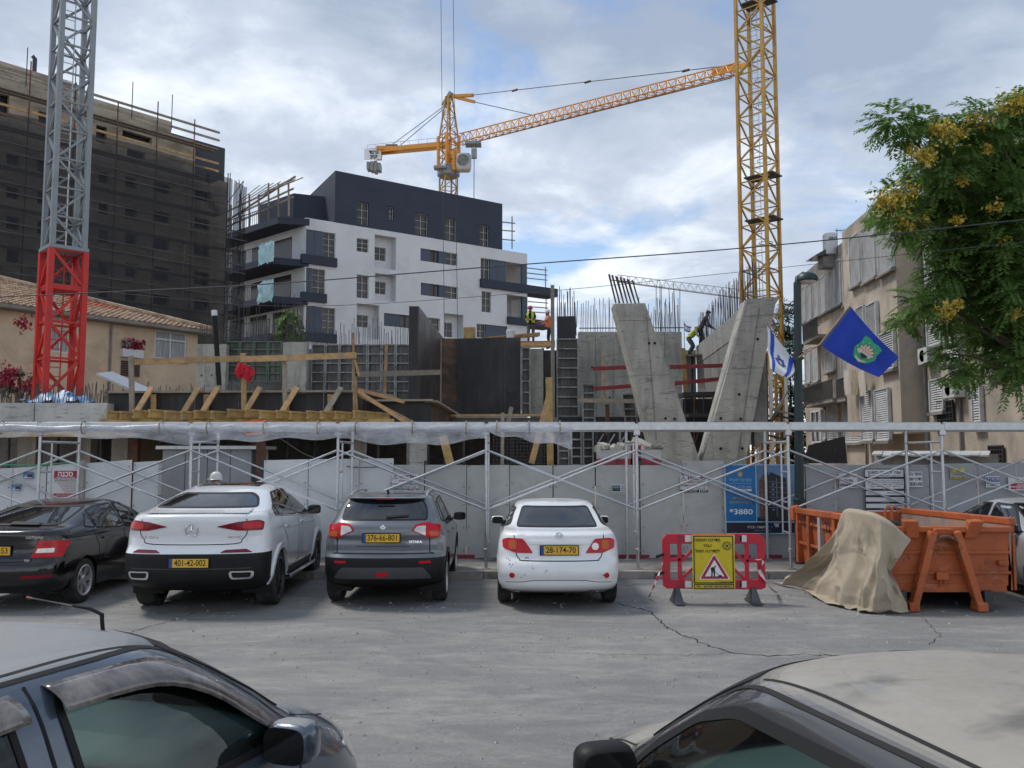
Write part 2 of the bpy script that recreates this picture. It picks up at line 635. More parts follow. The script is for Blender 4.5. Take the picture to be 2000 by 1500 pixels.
r_.grid(lambda u, v: (-40 + 80 * u, -8 + (KY + 0.01 + 8) * v, 0.0), 4, 4)
tag(r_.build('road', MATS['asphalt']), kind='structure')
s_ = MB().box((0, KY + 0.16 + 1.35, 0.055), (80, 2.7, 0.11))
tag(s_.build('pavement', MATS['pavement']), kind='structure')
kb = bpy.data.objects.new('kerb', None)
COL.objects.link(kb)
kb.location = (0, KY, 0)
tag(kb, kind='structure')
rk = random.Random(3)
x = -15.0
km = MB().box((0, 0, 0.0), (0.985, 0.16, 0.13)).mesh('kerb_stone', MATS['kerb_stone'])
while x < 15:
 o = inst('kerb_stone', km, kb, (x, KY + 0.08, 0.062 + rk.uniform(-.008, .008)), (rk.uniform(-.03, .03), 0, rk.uniform(-.008, .008)))
 x += 1.0
# cracks across the asphalt
mat('crack', (0.018, 0.017, 0.016), 0.95, var=0.3)
cr = tag(MB().build('road_crack', MATS['crack']) if False else bpy.data.objects.new('road_cracks', None), kind='structure')
COL.objects.link(cr)
def crack(pts, w=0.014, seed=1):
 r = random.Random(seed)
 q = []
 for a, b in zip(pts, pts[1:]):
  A, B = GP(*a), GP(*b)
  n = max(2, int((B - A).length / 0.07))
  for k in range(n):
   q.append(A.lerp(B, k / n) + V((r.gauss(0, .018), r.gauss(0, .022), 0)))
 mb = MB()
 for i, p in enumerate(q):
  d = (q[min(i + 1, len(q) - 1)] - q[max(0, i - 1)]).normalized()
  n = V((-d.y, d.x, 0)) * (w * r.uniform(.35, 1.1) / 2)
  mb.v += [V((p.x + n.x, p.y + n.y, 0.004)), V((p.x - n.x, p.y - n.y, 0.004))]
 mb.f = [[2 * i, 2 * i + 1, 2 * i + 3, 2 * i + 2] for i in range(len(q) - 1)]
 mb.build('crack', MATS['crack'], cr)
crack([(1205, 1178), (1270, 1195), (1300, 1225), (1345, 1245), (1390, 1262), (1425, 1274), (1500, 1282), (1570, 1278), (1680, 1283), (1760, 1270), (1880, 1278), (1990, 1278)], 0.022, 1)
crack([(1425, 1274), (1380, 1279), (1250, 1279), (1120, 1276), (1000, 1272)], 0.008, 2)
crack([(225, 1243), (300, 1222), (345, 1210), (400, 1190)], 0.014, 3)
crack([(1800, 1205), (1835, 1240), (1815, 1262)], 0.010, 4)
# loose grit and pebbles on the road
def grit():
 r = random.Random(77)
 mb = MB()
 for k in range(1500):
  p = GP(r.uniform(-50, 2050), r.choice((r.uniform(1150, 1290), r.uniform(1180, 1500), r.uniform(1120, 1200))))
  s = r.choice((.004, .006, .009, .014)) * (1 + p.y / 12)
  a = r.uniform(0, 6)
  q = [p + V((s * cos(a + t) * r.uniform(.7, 1.3), s * sin(a + t) * r.uniform(.7, 1.3), .001)) for t in (0, 2.1, 4.2)]
  mb.add(q + [p + V((0, 0, s * r.uniform(.5, 1.0)))], [(0, 1, 3), (1, 2, 3), (2, 0, 3)])
 tag(mb.build('grit', MATS['grit']), 'pale grit and pebbles scattered over the road', 'grit', kind='stuff')
mat('grit', (0.30, 0.285, 0.26), 0.9, var=0.5, scale=30)
grit()
# ================================================================ buildings behind
mat('render_white', (0.62, 0.63, 0.645), 0.9, var=0.06, scale=0.5, dirt=(0.50, 0.50, 0.50), dirt_amt=0.4, dirt_scale=0.25)
mat('render_navy', (0.034, 0.043, 0.066), 0.85, var=0.12, scale=0.6)
mat('cladding_blue', (0.050, 0.070, 0.105), 0.55, var=0.1, scale=1.0)
mat('window_glass_far', (0.045, 0.042, 0.04), 0.15, var=0.5, scale=0.6, spec=0.4)
mat('frame_white', (0.62, 0.62, 0.62), 0.5)
mat('frame_dark', (0.02, 0.024, 0.034), 0.5)
mat('timber', (0.42, 0.26, 0.125), 0.8, var=0.3, scale=5, stretch=(1, 1, 1), obj_rand=0.22, bump=0.2, bscale=60, dirt=(0.22, 0.17, 0.12), dirt_amt=0.4, dirt_scale=2.0)
mat('timber_grey', (0.27, 0.235, 0.19), 0.85, var=0.3, scale=5, obj_rand=0.2, bump=0.2, bscale=60)
mat('timber_yellow', (0.47, 0.32, 0.12), 0.75, var=0.25, scale=4, obj_rand=0.15, dirt=(0.28, 0.20, 0.10), dirt_amt=0.5, dirt_scale=3)
mat('steel_dark', (0.055, 0.055, 0.058), 0.6, metal=0.3, var=0.3)
mat('steel_rust', (0.13, 0.065, 0.04), 0.8, metal=0.2, var=0.35, scale=6)
mat('galvanised', (0.50, 0.515, 0.53), 0.36, metal=0.75, var=0.14, scale=8)
mat('turquoise_sheet', (0.30, 0.50, 0.55), 0.5, var=0.25, scale=4, bump=0.6, bscale=9)
mat('concrete_rough', (0.30, 0.285, 0.255), 0.92, var=0.25, scale=1.1, bump=0.5, bscale=12, dirt=(0.15, 0.14, 0.125), dirt_amt=0.6, dirt_scale=0.7)
mat('stone_beige', (0.40, 0.345, 0.265), 0.92, var=0.2, scale=0.6, bump=0.5, bscale=5, dirt=(0.17, 0.145, 0.115), dirt_amt=0.5, dirt_scale=0.4, stretch=(1, 1, 2.5))

class Facade:
 """an upright wall through p0 running along e; pixel rectangles become openings, frames and ledges"""
 def __init__(s, root, p0, e, flip=1):
  s.root, s.p0, s.e = root, V(p0), V(e).normalized()
  s.n = V((s.e.y, -s.e.x, 0)) * flip          # outward
  s.flip = flip
 def sz(s, px, py):
  q = PL(px, py, s.p0, s.n)
  return (q - s.p0).dot(s.e), q.z
 def rect(s, r):
  a, b = s.sz(r[0], r[1]), s.sz(r[2], r[3])
  return min(a[0], b[0]), max(a[0], b[0]), min(a[1], b[1]), max(a[1], b[1])
 def pt(s, u, z, d=0.0):
  q = s.p0 + s.e * u + s.n * d
  return V((q.x, q.y, z))
 def wall(s, name, m, outline, openings, depth=0.3, back=0.0, base=None):
  """outline s0,s1,z0,z1 minus rectangular openings, with reveals"""
  s0, s1, z0, z1 = outline
  ss = sorted({s0, s1} | {max(s0, min(s1, v)) for o in openings for v in o[:2]})
  zs = sorted({z0, z1} | {max(z0, min(z1, v)) for o in openings for v in o[2:4]})
  mb = MB()
  for a, b in zip(ss, ss[1:]):
   for c, d in zip(zs, zs[1:]):
    mu, mz = (a + b) / 2, (c + d) / 2
    if any(o[0] < mu < o[1] and o[2] < mz < o[3] for o in openings):
     continue
    mb.quad(s.pt(a, c, back), s.pt(b, c, back), s.pt(b, d, back), s.pt(a, d, back))
  for o in openings:
   a, b, c, d = o[:4]
   dp = o[4] if len(o) > 4 else depth
   for p, q in (((a, c), (b, c)), ((b, c), (b, d)), ((b, d), (a, d)), ((a, d), (a, c))):
    mb.quad(s.pt(*p, back), s.pt(*q, back), s.pt(*q, back - dp), s.pt(*p, back - dp))
  return mb.build(name, m, base or s.root)
 def slab(s, name, m, r, d0, d1, parent=None):
  """block covering the rectangle s0,s1,z0,z1 between depths d0..d1"""
  a, b, c, d = r
  return MB().hexa([s.pt(a, c, d0), s.pt(b, c, d0), s.pt(b, c, d1), s.pt(a, c, d1)], [s.pt(a, d, d0), s.pt(b, d, d0), s.pt(b, d, d1), s.pt(a, d, d1)]).build(name, m, parent or s.root)
 def window(s, r, glass, frame, depth=0.22, nx=2, nz=2, fw=0.05, name='window', back=0.0):
  a, b, c, d = r
  f = MB()
  def bar(u0, u1, w0, w1):
   f.hexa([s.pt(u0, w0, back - depth), s.pt(u1, w0, back - depth), s.pt(u1, w0, back - depth + 0.06), s.pt(u0, w0, back - depth + 0.06)],
     [s.pt(u0, w1, back - depth), s.pt(u1, w1, back - depth), s.pt(u1, w1, back - depth + 0.06), s.pt(u0, w1, back - depth + 0.06)])
  bar(a, a + fw, c, d), bar(b - fw, b, c, d), bar(a + fw, b - fw, c, c + fw), bar(a + fw, b - fw, d - fw, d)
  for k in range(1, nx):
   u = a + (b - a) * k / nx
   bar(u - fw * 0.4, u + fw * 0.4, c + fw, d - fw)
  for k in range(1, nz):
   w_ = c + (d - c) * k / nz
   bar(a + fw, b - fw, w_ - fw * 0.35, w_ + fw * 0.35)
  w_ = f.build(name, frame, s.root)
  MB().quad(s.pt(a, c, back - depth - 0.01), s.pt(b, c, back - depth - 0.01), s.pt(b, d, back - depth - 0.01), s.pt(a, d, back - depth - 0.01)).build('pane', glass, w_)
  return w_

# ---- white and navy apartment block ---------------------------------------------------------
def zm3(X, Y):
 return 450 + X * 0.31, 300 + Y * 0.31
def white_block():
 C = P(598, 425, 70.8)
 e = V((1.43, 1.0, 0)).normalized()
 root = thing('apartment_block', 'new white apartment block with navy top storey behind the building site', 'building', (C.x, C.y, 0))
 f = Facade(root, (C.x, C.y, 0), e)
 R = lambda *q: f.rect((*zm3(q[0], q[1]), *zm3(q[2], q[3])))
 s1 = f.sz(*zm3(1870, 630))[0]
 zt = C.z
 # openings in the white part
 wins = [R(797, 530, 870, 625), R(797, 760, 870, 915), R(1583, 865, 1643, 1003)]
 corner = [(R(478, 475, 660, 662), 0.58), (R(478, 717, 595, 887), 0.33), (R(478, 957, 658, 1140), 0.56)]
 rec = [(R(910, 508, 1042, 735), R(935, 572, 1008, 668)), (R(912, 752, 1042, 935), R(937, 792, 1008, 880)), (R(797, 942, 935, 1172), R(825, 1005, 897, 1090)), (R(1350, 1005, 1467, 1165), R(1358, 1052, 1430, 1160))]
 strips = [R(1198, 595, 1430, 708), R(1200, 812, 1432, 918), R(968, 1003, 1320, 1118)]
 right = [R(1577, 655, 1868, 830), R(1742, 887, 1872, 1042), R(1552, 1070, 1745, 1175)]
 ops = [(*w_, 0.25) for w_ in wins] + [(*c_[0], 0.25) for c_ in corner] + [(*r_[0], 0.9) for r_ in rec] + [(*q, 0.3) for q in strips] + [(*q, 2.2) for q in right]
 f.wall('wall', MATS['render_white'], (0, s1, 0, zt), ops)
 G2, FW, FD = MATS['window_glass_far'], MATS['frame_white'], MATS['frame_dark']
 for w_ in wins:
  f.window(w_, G2, FW, 0.2, 2, 3, 0.035)
 for (a, b, c, d), k in corner:
  m = a + (b - a) * k
  n = 2
  for i in range(n):
   f.slab('cladding_panel', MATS['cladding_blue'], (a + (m - a) * i / n + 0.02, a + (m - a) * (i + 1) / n, c, d), -0.2, -0.08)
  f.window((m, b, c, d), G2, FW, 0.2, 2, 4, 0.032)
  f.slab('ledge', MATS['render_navy'], (a - 0.4, b + 0.1, c - 0.75, c), -0.2, 0.25)
 for r_, w_ in rec:
  f.wall('recess_wall', MATS['render_white'], r_, [(*w_, 0.2)], back=-0.9)
  f.window(w_, G2, FW, 0.15, 2, 2, 0.035, back=-0.9)
  a, b, c, d = r_
  if b - a > 3:
   u = f.slab('air_conditioner', MATS['frame_white'], (a + 1.2, a + 2.1, c + 0.25, c + 0.95), -0.85, -0.5)
   f.slab('air_conditioner_grille', MATS['steel_dark'], (a + 1.35, a + 1.95, c + 0.33, c + 0.87), -0.49, -0.47, u)
  MB().tube([f.pt(a + 0.25, c, -0.8), f.pt(a + 0.25, d, -0.8)], 0.09, 8).build('downpipe', MATS['steel_dark'], root)
 for a, b, c, d in strips:
  t = (b - a)
  f.slab('cladding_panel', MATS['cladding_blue'], (a, a + t * 0.27, c, d), -0.25, -0.1)
  f.slab('cladding_panel', MATS['cladding_blue'], (a + t * 0.50, a + t * 0.69, c, d), -0.25, -0.1)
  f.window((a + t * 0.27, a + t * 0.50, c, d), G2, FD, 0.22, 2, 1, 0.08)
  f.window((a + t * 0.69, b, c, d), G2, FW, 0.22, 2, 2, 0.035)
 a, b, c, d = right[0]
 t = b - a
 f.window((a, a + t * 0.2, c, d), G2, FW, 0.3, 2, 2, 0.035)
 for i in range(2):
  f.slab('cladding_panel', MATS['cladding_blue'], (a + t * (0.2 + 0.17 * i) + 0.02, a + t * (0.37 + 0.17 * i), c, d), -0.3, -0.1)
 f.slab('cladding_panel', MATS['cladding_blue'], (b - t * 0.1, b, c, d), -0.3, -0.05)
 f.slab('ledge', MATS['render_navy'], (a - 0.1, b + 3.6, c - 0.8, c), -1.5, 0.3)
 a, b, c, d = right[1]
 f.slab('cladding_panel', MATS['cladding_blue'], (b - (b - a) * 0.24, b, c, d), -0.3, -0.05)
 f.slab('ledge', MATS['render_navy'], (a, b + 3.0, c - 0.7, c), -1.5, 0.3)
 f.window((a, b - (b - a) * 0.24, c, d), MATS['render_white'], FW, 2.0, 2, 2, 0.06)
 a, b, c, d = right[2]
 f.window((a, a + (b - a) * .3, c, d), G2, FW, 0.3, 2, 2, 0.035)
 f.slab('cladding_panel', MATS['cladding_blue'], (a + (b - a) * .3, b, c, d), -0.3, -0.1)
 # guard rails on the right end
 for q in (right[0], right[1]):
  u = q[1] + 2.8
  for h in (0.3, 0.8, 1.3):
   strut('guard_rail', f.pt(q[1], q[2] + h + 0.4, 0.1), f.pt(u, q[2] + h + 0.6, -0.4), 0.09, 0.09, MATS['timber_grey'], root)
  strut('guard_post', f.pt(u - .3, q[2], -.3), f.pt(u - .3, q[2] + 2.2, -.3), 0.1, 0.1, MATS['timber_grey'], root)
 # navy top storey
 d0, zt2 = f.sz(655, 333)
 d1 = f.sz(981, 398)[0]
 tops = [R(797, 300, 870, 455), R(995, 332, 1028, 420), R(1163, 370, 1245, 520), R(1352, 403, 1424, 552), R(1570, 445, 1630, 592)]
 tops = [(a, b, max(c, zt + 0.05), d) for a, b, c, d in tops]
 f.wall('top_storey_wall', MATS['render_navy'], (d0, d1, zt, zt2), [(*o, 0.3) for o in tops], back=0.02)
 for o in tops:
  f.window(o, G2, FW, 0.25, 2, 3, 0.03)
 # roof, end walls and top
 Wd = 13.0
 body = MB()
 body.quad(f.pt(s1, 0), f.pt(s1, 0, -Wd), f.pt(s1, zt, -Wd), f.pt(s1, zt))
 body.build('end_wall', MATS['render_white'], root)
 MB().quad(f.pt(0, zt, 0), f.pt(s1, zt, 0), f.pt(s1, zt, -Wd), f.pt(0, zt, -Wd)).build('roof', MATS['concrete_rough'], root)
 tb = MB().quad(f.pt(d1, zt, .02), f.pt(d1, zt, -Wd), f.pt(d1, zt2, -Wd), f.pt(d1, zt2, .02))
 tb.quad(f.pt(d0, zt, .02), f.pt(d0 + 1.5, zt, -Wd), f.pt(d0 + 1.5, zt2, -Wd), f.pt(d0, zt2, .02))
 tb.quad(f.pt(d0, zt2, .02), f.pt(d1, zt2, .02), f.pt(d1, zt2, -Wd), f.pt(d0 + 1.5, zt2, -Wd))
 tb.build('top_storey_box', MATS['render_navy'], root)
 for h, dd in ((1.6, 0), (2.5, 0), (3.3, 0)):
  strut('guard_rail', f.pt(d1, zt + h - 0.6, 0), f.pt(d1 + 1.9, zt + h - 0.3, -0.6), 0.1, 0.1, MATS['timber_grey'], root)
 strut('guard_post', f.pt(d1 + 1.5, zt + 0.4, -.5), f.pt(d1 + 1.5, zt + 3.6, -.5), 0.12, 0.12, MATS['timber_grey'], root)
 # the balcony side, running away to the left
 l = V((-0.74, 0.67, 0)).normalized()
 g = Facade(root, (C.x, C.y, 0), l, flip=-1)
 g.wall('side_wall', MATS['render_white'], (0, 16, 0, zt), [])
 zf = [zt - 0.1, f.sz(599, 508)[1], f.sz(599, 583)[1], f.sz(599, 655)[1]]
 for i, z in enumerate(zf):
  b = MB()
  out = 1.9 if i == 0 else 2.6
  b.hexa([g.pt(-0.2, z - 0.55, -0.2), g.pt(13, z - 0.55, -0.2), g.pt(13, z - 0.55, out), g.pt(1.2, z - 0.55, out)], [g.pt(-0.2, z, -0.2), g.pt(13, z, -0.2), g.pt(13, z, out), g.pt(1.2, z, out)])
  b.build('balcony_slab', MATS['render_navy'], root)
  bl = MB()
  for k in range(38):
   u = 1.2 + 11.5 * k / 37
   bl.beam(g.pt(u, z, out - 0.08), g.pt(u, z + 1.15, out - 0.08), 0.03, 0.03)
  bl.beam(g.pt(1.2, z + 1.15, out - 0.08), g.pt(12.8, z + 1.15, out - 0.08), 0.06, 0.06)
  tag(bl.build('balcony_railing', MATS['steel_dark'], root), kind='stuff')
  if i:
   for k in range(3):
    g.slab('balcony_door', MATS['window_glass_far'], (2.0 + 3.6 * k, 4.6 + 3.6 * k, z + 0.02, z + 2.3), 0.0, 0.03)
  if i in (1, 2):
   sh = MB()
   rr = random.Random(i)
   sh.grid(lambda u, v: tuple(g.pt(0.4 + 2.3 * u, z - 0.5 + 1.75 * v + 0.12 * rr.uniform(-1, 1), out + 0.05 + 0.15 * rr.uniform(0, 1))), 10, 6)
   sh.build('protective_sheet', MATS['turquoise_sheet'], root, True)
 # timber edge protection on the roof terrace
 for k in range(9):
  u = 0.4 + 1.5 * k
  strut('guard_post', g.pt(u, zt - 0.1, 1.4), g.pt(u, zt + 2.6 + 0.35 * (k % 3), 1.5), 0.13, 0.13, MATS['timber_grey'], root)
 for h in (0.6, 1.3, 2.0):
  strut('guard_rail', g.pt(-0.2, zt + h + 0.8, 1.4), g.pt(13, zt + h, 1.4), 0.07, 0.15, MATS['timber_grey'], root)
 tw = MB().hexa([g.pt(0.0, zt, -8), g.pt(9, zt, -8), g.pt(9, zt, -1.0), g.pt(3.4, zt, -1.0)], [g.pt(0.0, zt + 3, -8), g.pt(9, zt + 3, -8), g.pt(9, zt + 3, -1.0), g.pt(3.4, zt + 3, -1.0)])
 tw.build('terrace_room', MATS['render_navy'], root)
 for k in range(7):
  u = 0.0 + 1.1 * k
  strut('scaffold_plank', g.pt(u, zt + 3.3 + 0.12 * k, 0.4), g.pt(u + 0.6, zt + 2.2, 2.2), 0.25, 0.05, MATS['timber_grey'], root)
 strut('scaffold_plank', g.pt(0.2, zt + 3.3, 1.0), g.pt(12.5, zt + 0.7, 1.7), 0.15, 0.1, MATS['timber_grey'], root)
white_block()

# ---- block wrapped in dark netting on the left ------------------------------------------------
def netting(name, col, alpha, fine=70.0):
 g = NB(name)
 v = g.coord('world')
 n = g.noise(v, 0.55, 7, 0.65, 0.4)
 n2 = g.noise(g.coord('world', (1, 1, 0.12)), 1.2, 5, 0.6)
 a = g.math('MULTIPLY', g.ramp(n, (0.32, alpha * 0.86), (0.72, min(1.0, alpha * 1.12))), g.ramp(n2, (0.3, 0.9), (0.7, 1.0)))
 g.set(col=col, rough=0.9, alpha=a)
 MATS[name] = g.m
netting('net_dark', (0.026, 0.028, 0.034), 0.72)
mat('net_rail', (0.055, 0.055, 0.06), 0.8, var=0.5, scale=0.6)
netting('net_light', (0.02, 0.021, 0.024), 0.70)
def netted_block():
 A = P(0, 137, 45.0)
 e = V((0.88, 1.0, 0)).normalized()
 root = thing('netted_building', 'unfinished beige block wrapped in dark scaffold netting behind the tiled house', 'building', (A.x, A.y, 0))
 f = Facade(root, (A.x, A.y, 0), e)
 zt = A.z
 zz3 = lambda X, Y: (X / 3, Y / 3)
 R = lambda *q: f.rect((*zz3(q[0], q[1]), *zz3(q[2], q[3])))
 s1 = f.sz(335, 240)[0]
 s2 = f.sz(446, 352)[0]
 z2 = f.sz(426, 352)[1]
 s15 = f.sz(385, 280)[0]
 wins = []
 rows = [R(0, 545, 50, 690), R(228, 650, 320, 740), R(565, 730, 625, 845), R(718, 760, 890, 850), R(745, 870, 850, 940)]
 for Y0, hs in ((935, 75), (1120, 80), (1290, 85), (1480, 90), (1660, 90)):
  for X0, X1 in ((220, 258), (40, 110), (580, 632), (735, 800), (900, 990), (1140, 1225)):
   dy = 0.19 * (X0 - 220) * (1.0 - (Y0 - 935) / 1400)
   rows.append(R(X0, Y0 + dy, X1, Y0 + dy + hs))
 rows = [r for r in rows if r[2] > 0.5]
 clean = []
 for r in rows:
  if not any(r[0] < q[1] and q[0] < r[1] and r[2] < q[3] and q[2] < r[3] for q in clean) and r[1] < s2 - .2 and r[3] < z2 + (3 if r[1] < s1 else -0.5):
   clean.append(r)
 f.wall('wall', MATS['stone_beige'], (-14, s2, 0, z2), [(*r, 0.35) for r in clean if r[3] < z2])
 f.wall('upper_wall', MATS['stone_beige'], (-14, s1, z2, zt), [(*r, 0.35) for r in clean if r[2] > z2])
 f.wall('step_wall', MATS['stone_beige'], (s1, s15, z2, z2 + 2.2), [], back=-0.2)
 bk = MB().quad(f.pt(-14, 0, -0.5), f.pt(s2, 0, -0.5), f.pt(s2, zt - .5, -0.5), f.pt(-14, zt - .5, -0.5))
 bk.build('dark_interior', MATS['frame_dark'], root)  # dark sheet stands in for the unlit rooms behind the openings
 MB().quad(f.pt(s2, 0, 0), f.pt(s2, 0, -12), f.pt(s2, z2, -12), f.pt(s2, z2, 0)).build('end_wall', MATS['stone_beige'], root)
 MB().quad(f.pt(s1, z2, 0), f.pt(s1, z2, -12), f.pt(s1, zt, -12), f.pt(s1, zt, 0)).build('end_wall', MATS['stone_beige'], root)
 MB().quad(f.pt(-14, zt, 0), f.pt(s1, zt, 0), f.pt(s1, zt, -12), f.pt(-14, zt, -12)).build('roof', MATS['concrete_rough'], root)
 f.slab('parapet', MATS['stone_beige'], (-14, s1 * 0.42, zt, zt + 0.5), -0.3, 0.04)
 # scaffold: planks, ledgers, uprights
 lv = [zt - 1.3, zt - 3.3, zt - 5.4, zt - 7.5, zt - 9.6, zt - 11.7, zt - 13.8, zt - 15.9, zt - 18]
 se = f.sz(456, 420)[0]
 for i, z in enumerate(lv):
  end = s1 + 2.6 if i < 2 else (s15 + 1.2 if i == 2 else se)
  for k in range(2):
   strut('scaffold_plank', f.pt(-14, z, 0.45 + 0.45 * k), f.pt(end, z, 0.45 + 0.45 * k), 0.32, 0.07, MATS['timber_grey'], root)
  for h in (0.55, 1.05):
   dd = 1.15 if i < 2 else 1.62
   strut('guard_rail', f.pt(-14, z + h, dd), f.pt(end, z + h, dd), 0.05, 0.14 if i < 2 else 0.07, MATS['timber'] if i == 1 else MATS['timber_grey'] if i < 1 else MATS['net_rail'], root)
 u = -13.0
 k = 0
 while u < se:
  top = zt + 0.5 if u < s1 + 2.4 else z2 + 1.0
  strut('scaffold_upright', f.pt(u, 0, 1.2), f.pt(u, top - 0.4 * (k % 3), 1.2), 0.07, 0.07, MATS['steel_rust'], root, n=6)
  u += 2.35
  k += 1
 for k in range(3):
  uu = s2 + 0.3 + (se - s2 - .4) * k / 2
  strut('scaffold_upright', f.pt(uu, 0, -0.3 - k), f.pt(uu, z2 + 0.8, -0.3 - k), 0.06, 0.06, MATS['steel_dark'], root, n=6)
 for k in range(9):
  z = z2 - 2.0 * k
  for q in (0, 1):
   a, b = (f.pt(s2 + 0.1, z - 2 * q, 1.1), f.pt(se, z - 2 * (1 - q), 1.1))
   strut('scaffold_brace', a, b, 0.045, 0.045, MATS['steel_dark'], root, n=6)
  strut('scaffold_ledger', f.pt(s2, z, -1.2), f.pt(se, z, -1.2), 0.05, 0.05, MATS['steel_dark'], root, n=6)
  strut('scaffold_brace', f.pt(se, z, 1.1), f.pt(se, z - 2, -2.4), 0.05, 0.05, MATS['steel_dark'], root, n=6)
 # nets
 rr = random.Random(2)
 def net(name, u0, u1, zb, ztop0, ztop1, d, m, nx=40, nz=14, amp=0.10):
  mb = MB()
  ph = [rr.uniform(0, 6) for _ in range(6)]
  mb.grid(lambda a, b: tuple(f.pt(u0 + (u1 - u0) * a, zb + (ztop0 + (ztop1 - ztop0) * a - zb) * b, d + amp * (sin(a * 31 + ph[0]) + 0.6 * sin(a * 13 + b * 17 + ph[1])) + amp * 0.5 * sin(b * 40 + ph[2]))), nx, nz)
  return mb.build(name, m, root, True)
 zn0 = f.sz(0, 238)[1]
 zn1 = f.sz(385, 330)[1]
 zn15 = f.sz(335, 318)[1]
 net('safety_net', -14, s1 + 0.4, 0, zn0, zn15, 1.42, MATS['net_dark'])
 net('safety_net', s1 + 0.4, s2 - 0.5, 0, zn15, z2 - 0.2, 1.42, MATS['net_dark'], 14)
 net('safety_net', s2 - 0.45, se, 0, z2 - 0.2, z2 - 0.5, 1.40, MATS['net_dark'], 10)
 net('safety_net', s2 + 0.1, se, 0, z2 - 0.2, z2 - 0.5, -1.6, MATS['net_light'], 10)
 # a net corner hanging loose off the top platform
 lo = MB()
 lo.grid(lambda a, b: tuple(f.pt(s1 + 1.9 + 0.9 * a * b, lv[1] + 0.2 - 2.2 * b, 1.3 - .5 * a)), 6, 8)
 lo.build('loose_net', MATS['net_light'], root, True)
 # steel rods on the roof
 for u in (-9.0, 0.9, 3.4, 6.6, s1 - 0.6):
  strut('roof_rod', f.pt(u, zt - 1, 1.2), f.pt(u, zt + 1.2, 1.2), 0.05, 0.05, MATS['steel_dark'], root, n=6)
 MB().tube([f.pt(1.9, zt, -0.6), f.pt(1.9, zt + 1.5, -0.6), f.pt(1.75, zt + 1.6, -0.6)], 0.12, 8).build('vent_pipe', MATS['steel_dark'], root, 'auto')
netted_block()

# ---- tiled house -------------------------------------------------------------------------------
mat('plaster_ochre', (0.62, 0.475, 0.33), 0.92, var=0.12, scale=0.8, bump=0.25, bscale=20, dirt=(0.43, 0.31, 0.20), dirt_amt=0.45, dirt_scale=0.55)
mat('roof_tile', (0.40, 0.285, 0.20), 0.9, var=0.35, scale=3.5, bump=0.3, bscale=30, dirt=(0.17, 0.13, 0.10), dirt_amt=0.5, dirt_scale=2.2)
mat('roof_tile_new', (0.40, 0.13, 0.07), 0.85, var=0.25, scale=4)
mat('fascia', (0.23, 0.20, 0.17), 0.8, var=0.3)
mat('curtain', (0.34, 0.36, 0.36), 0.9, var=0.4, scale=5, stretch=(4, 4, 0.3))
mat('flower_red', (0.30, 0.02, 0.05), 0.8, var=0.4, scale=9)
mat('leaf_green', (0.045, 0.085, 0.028), 0.7, var=0.4, scale=6)
mat('shutter_brown', (0.085, 0.05, 0.038), 0.8, var=0.3)
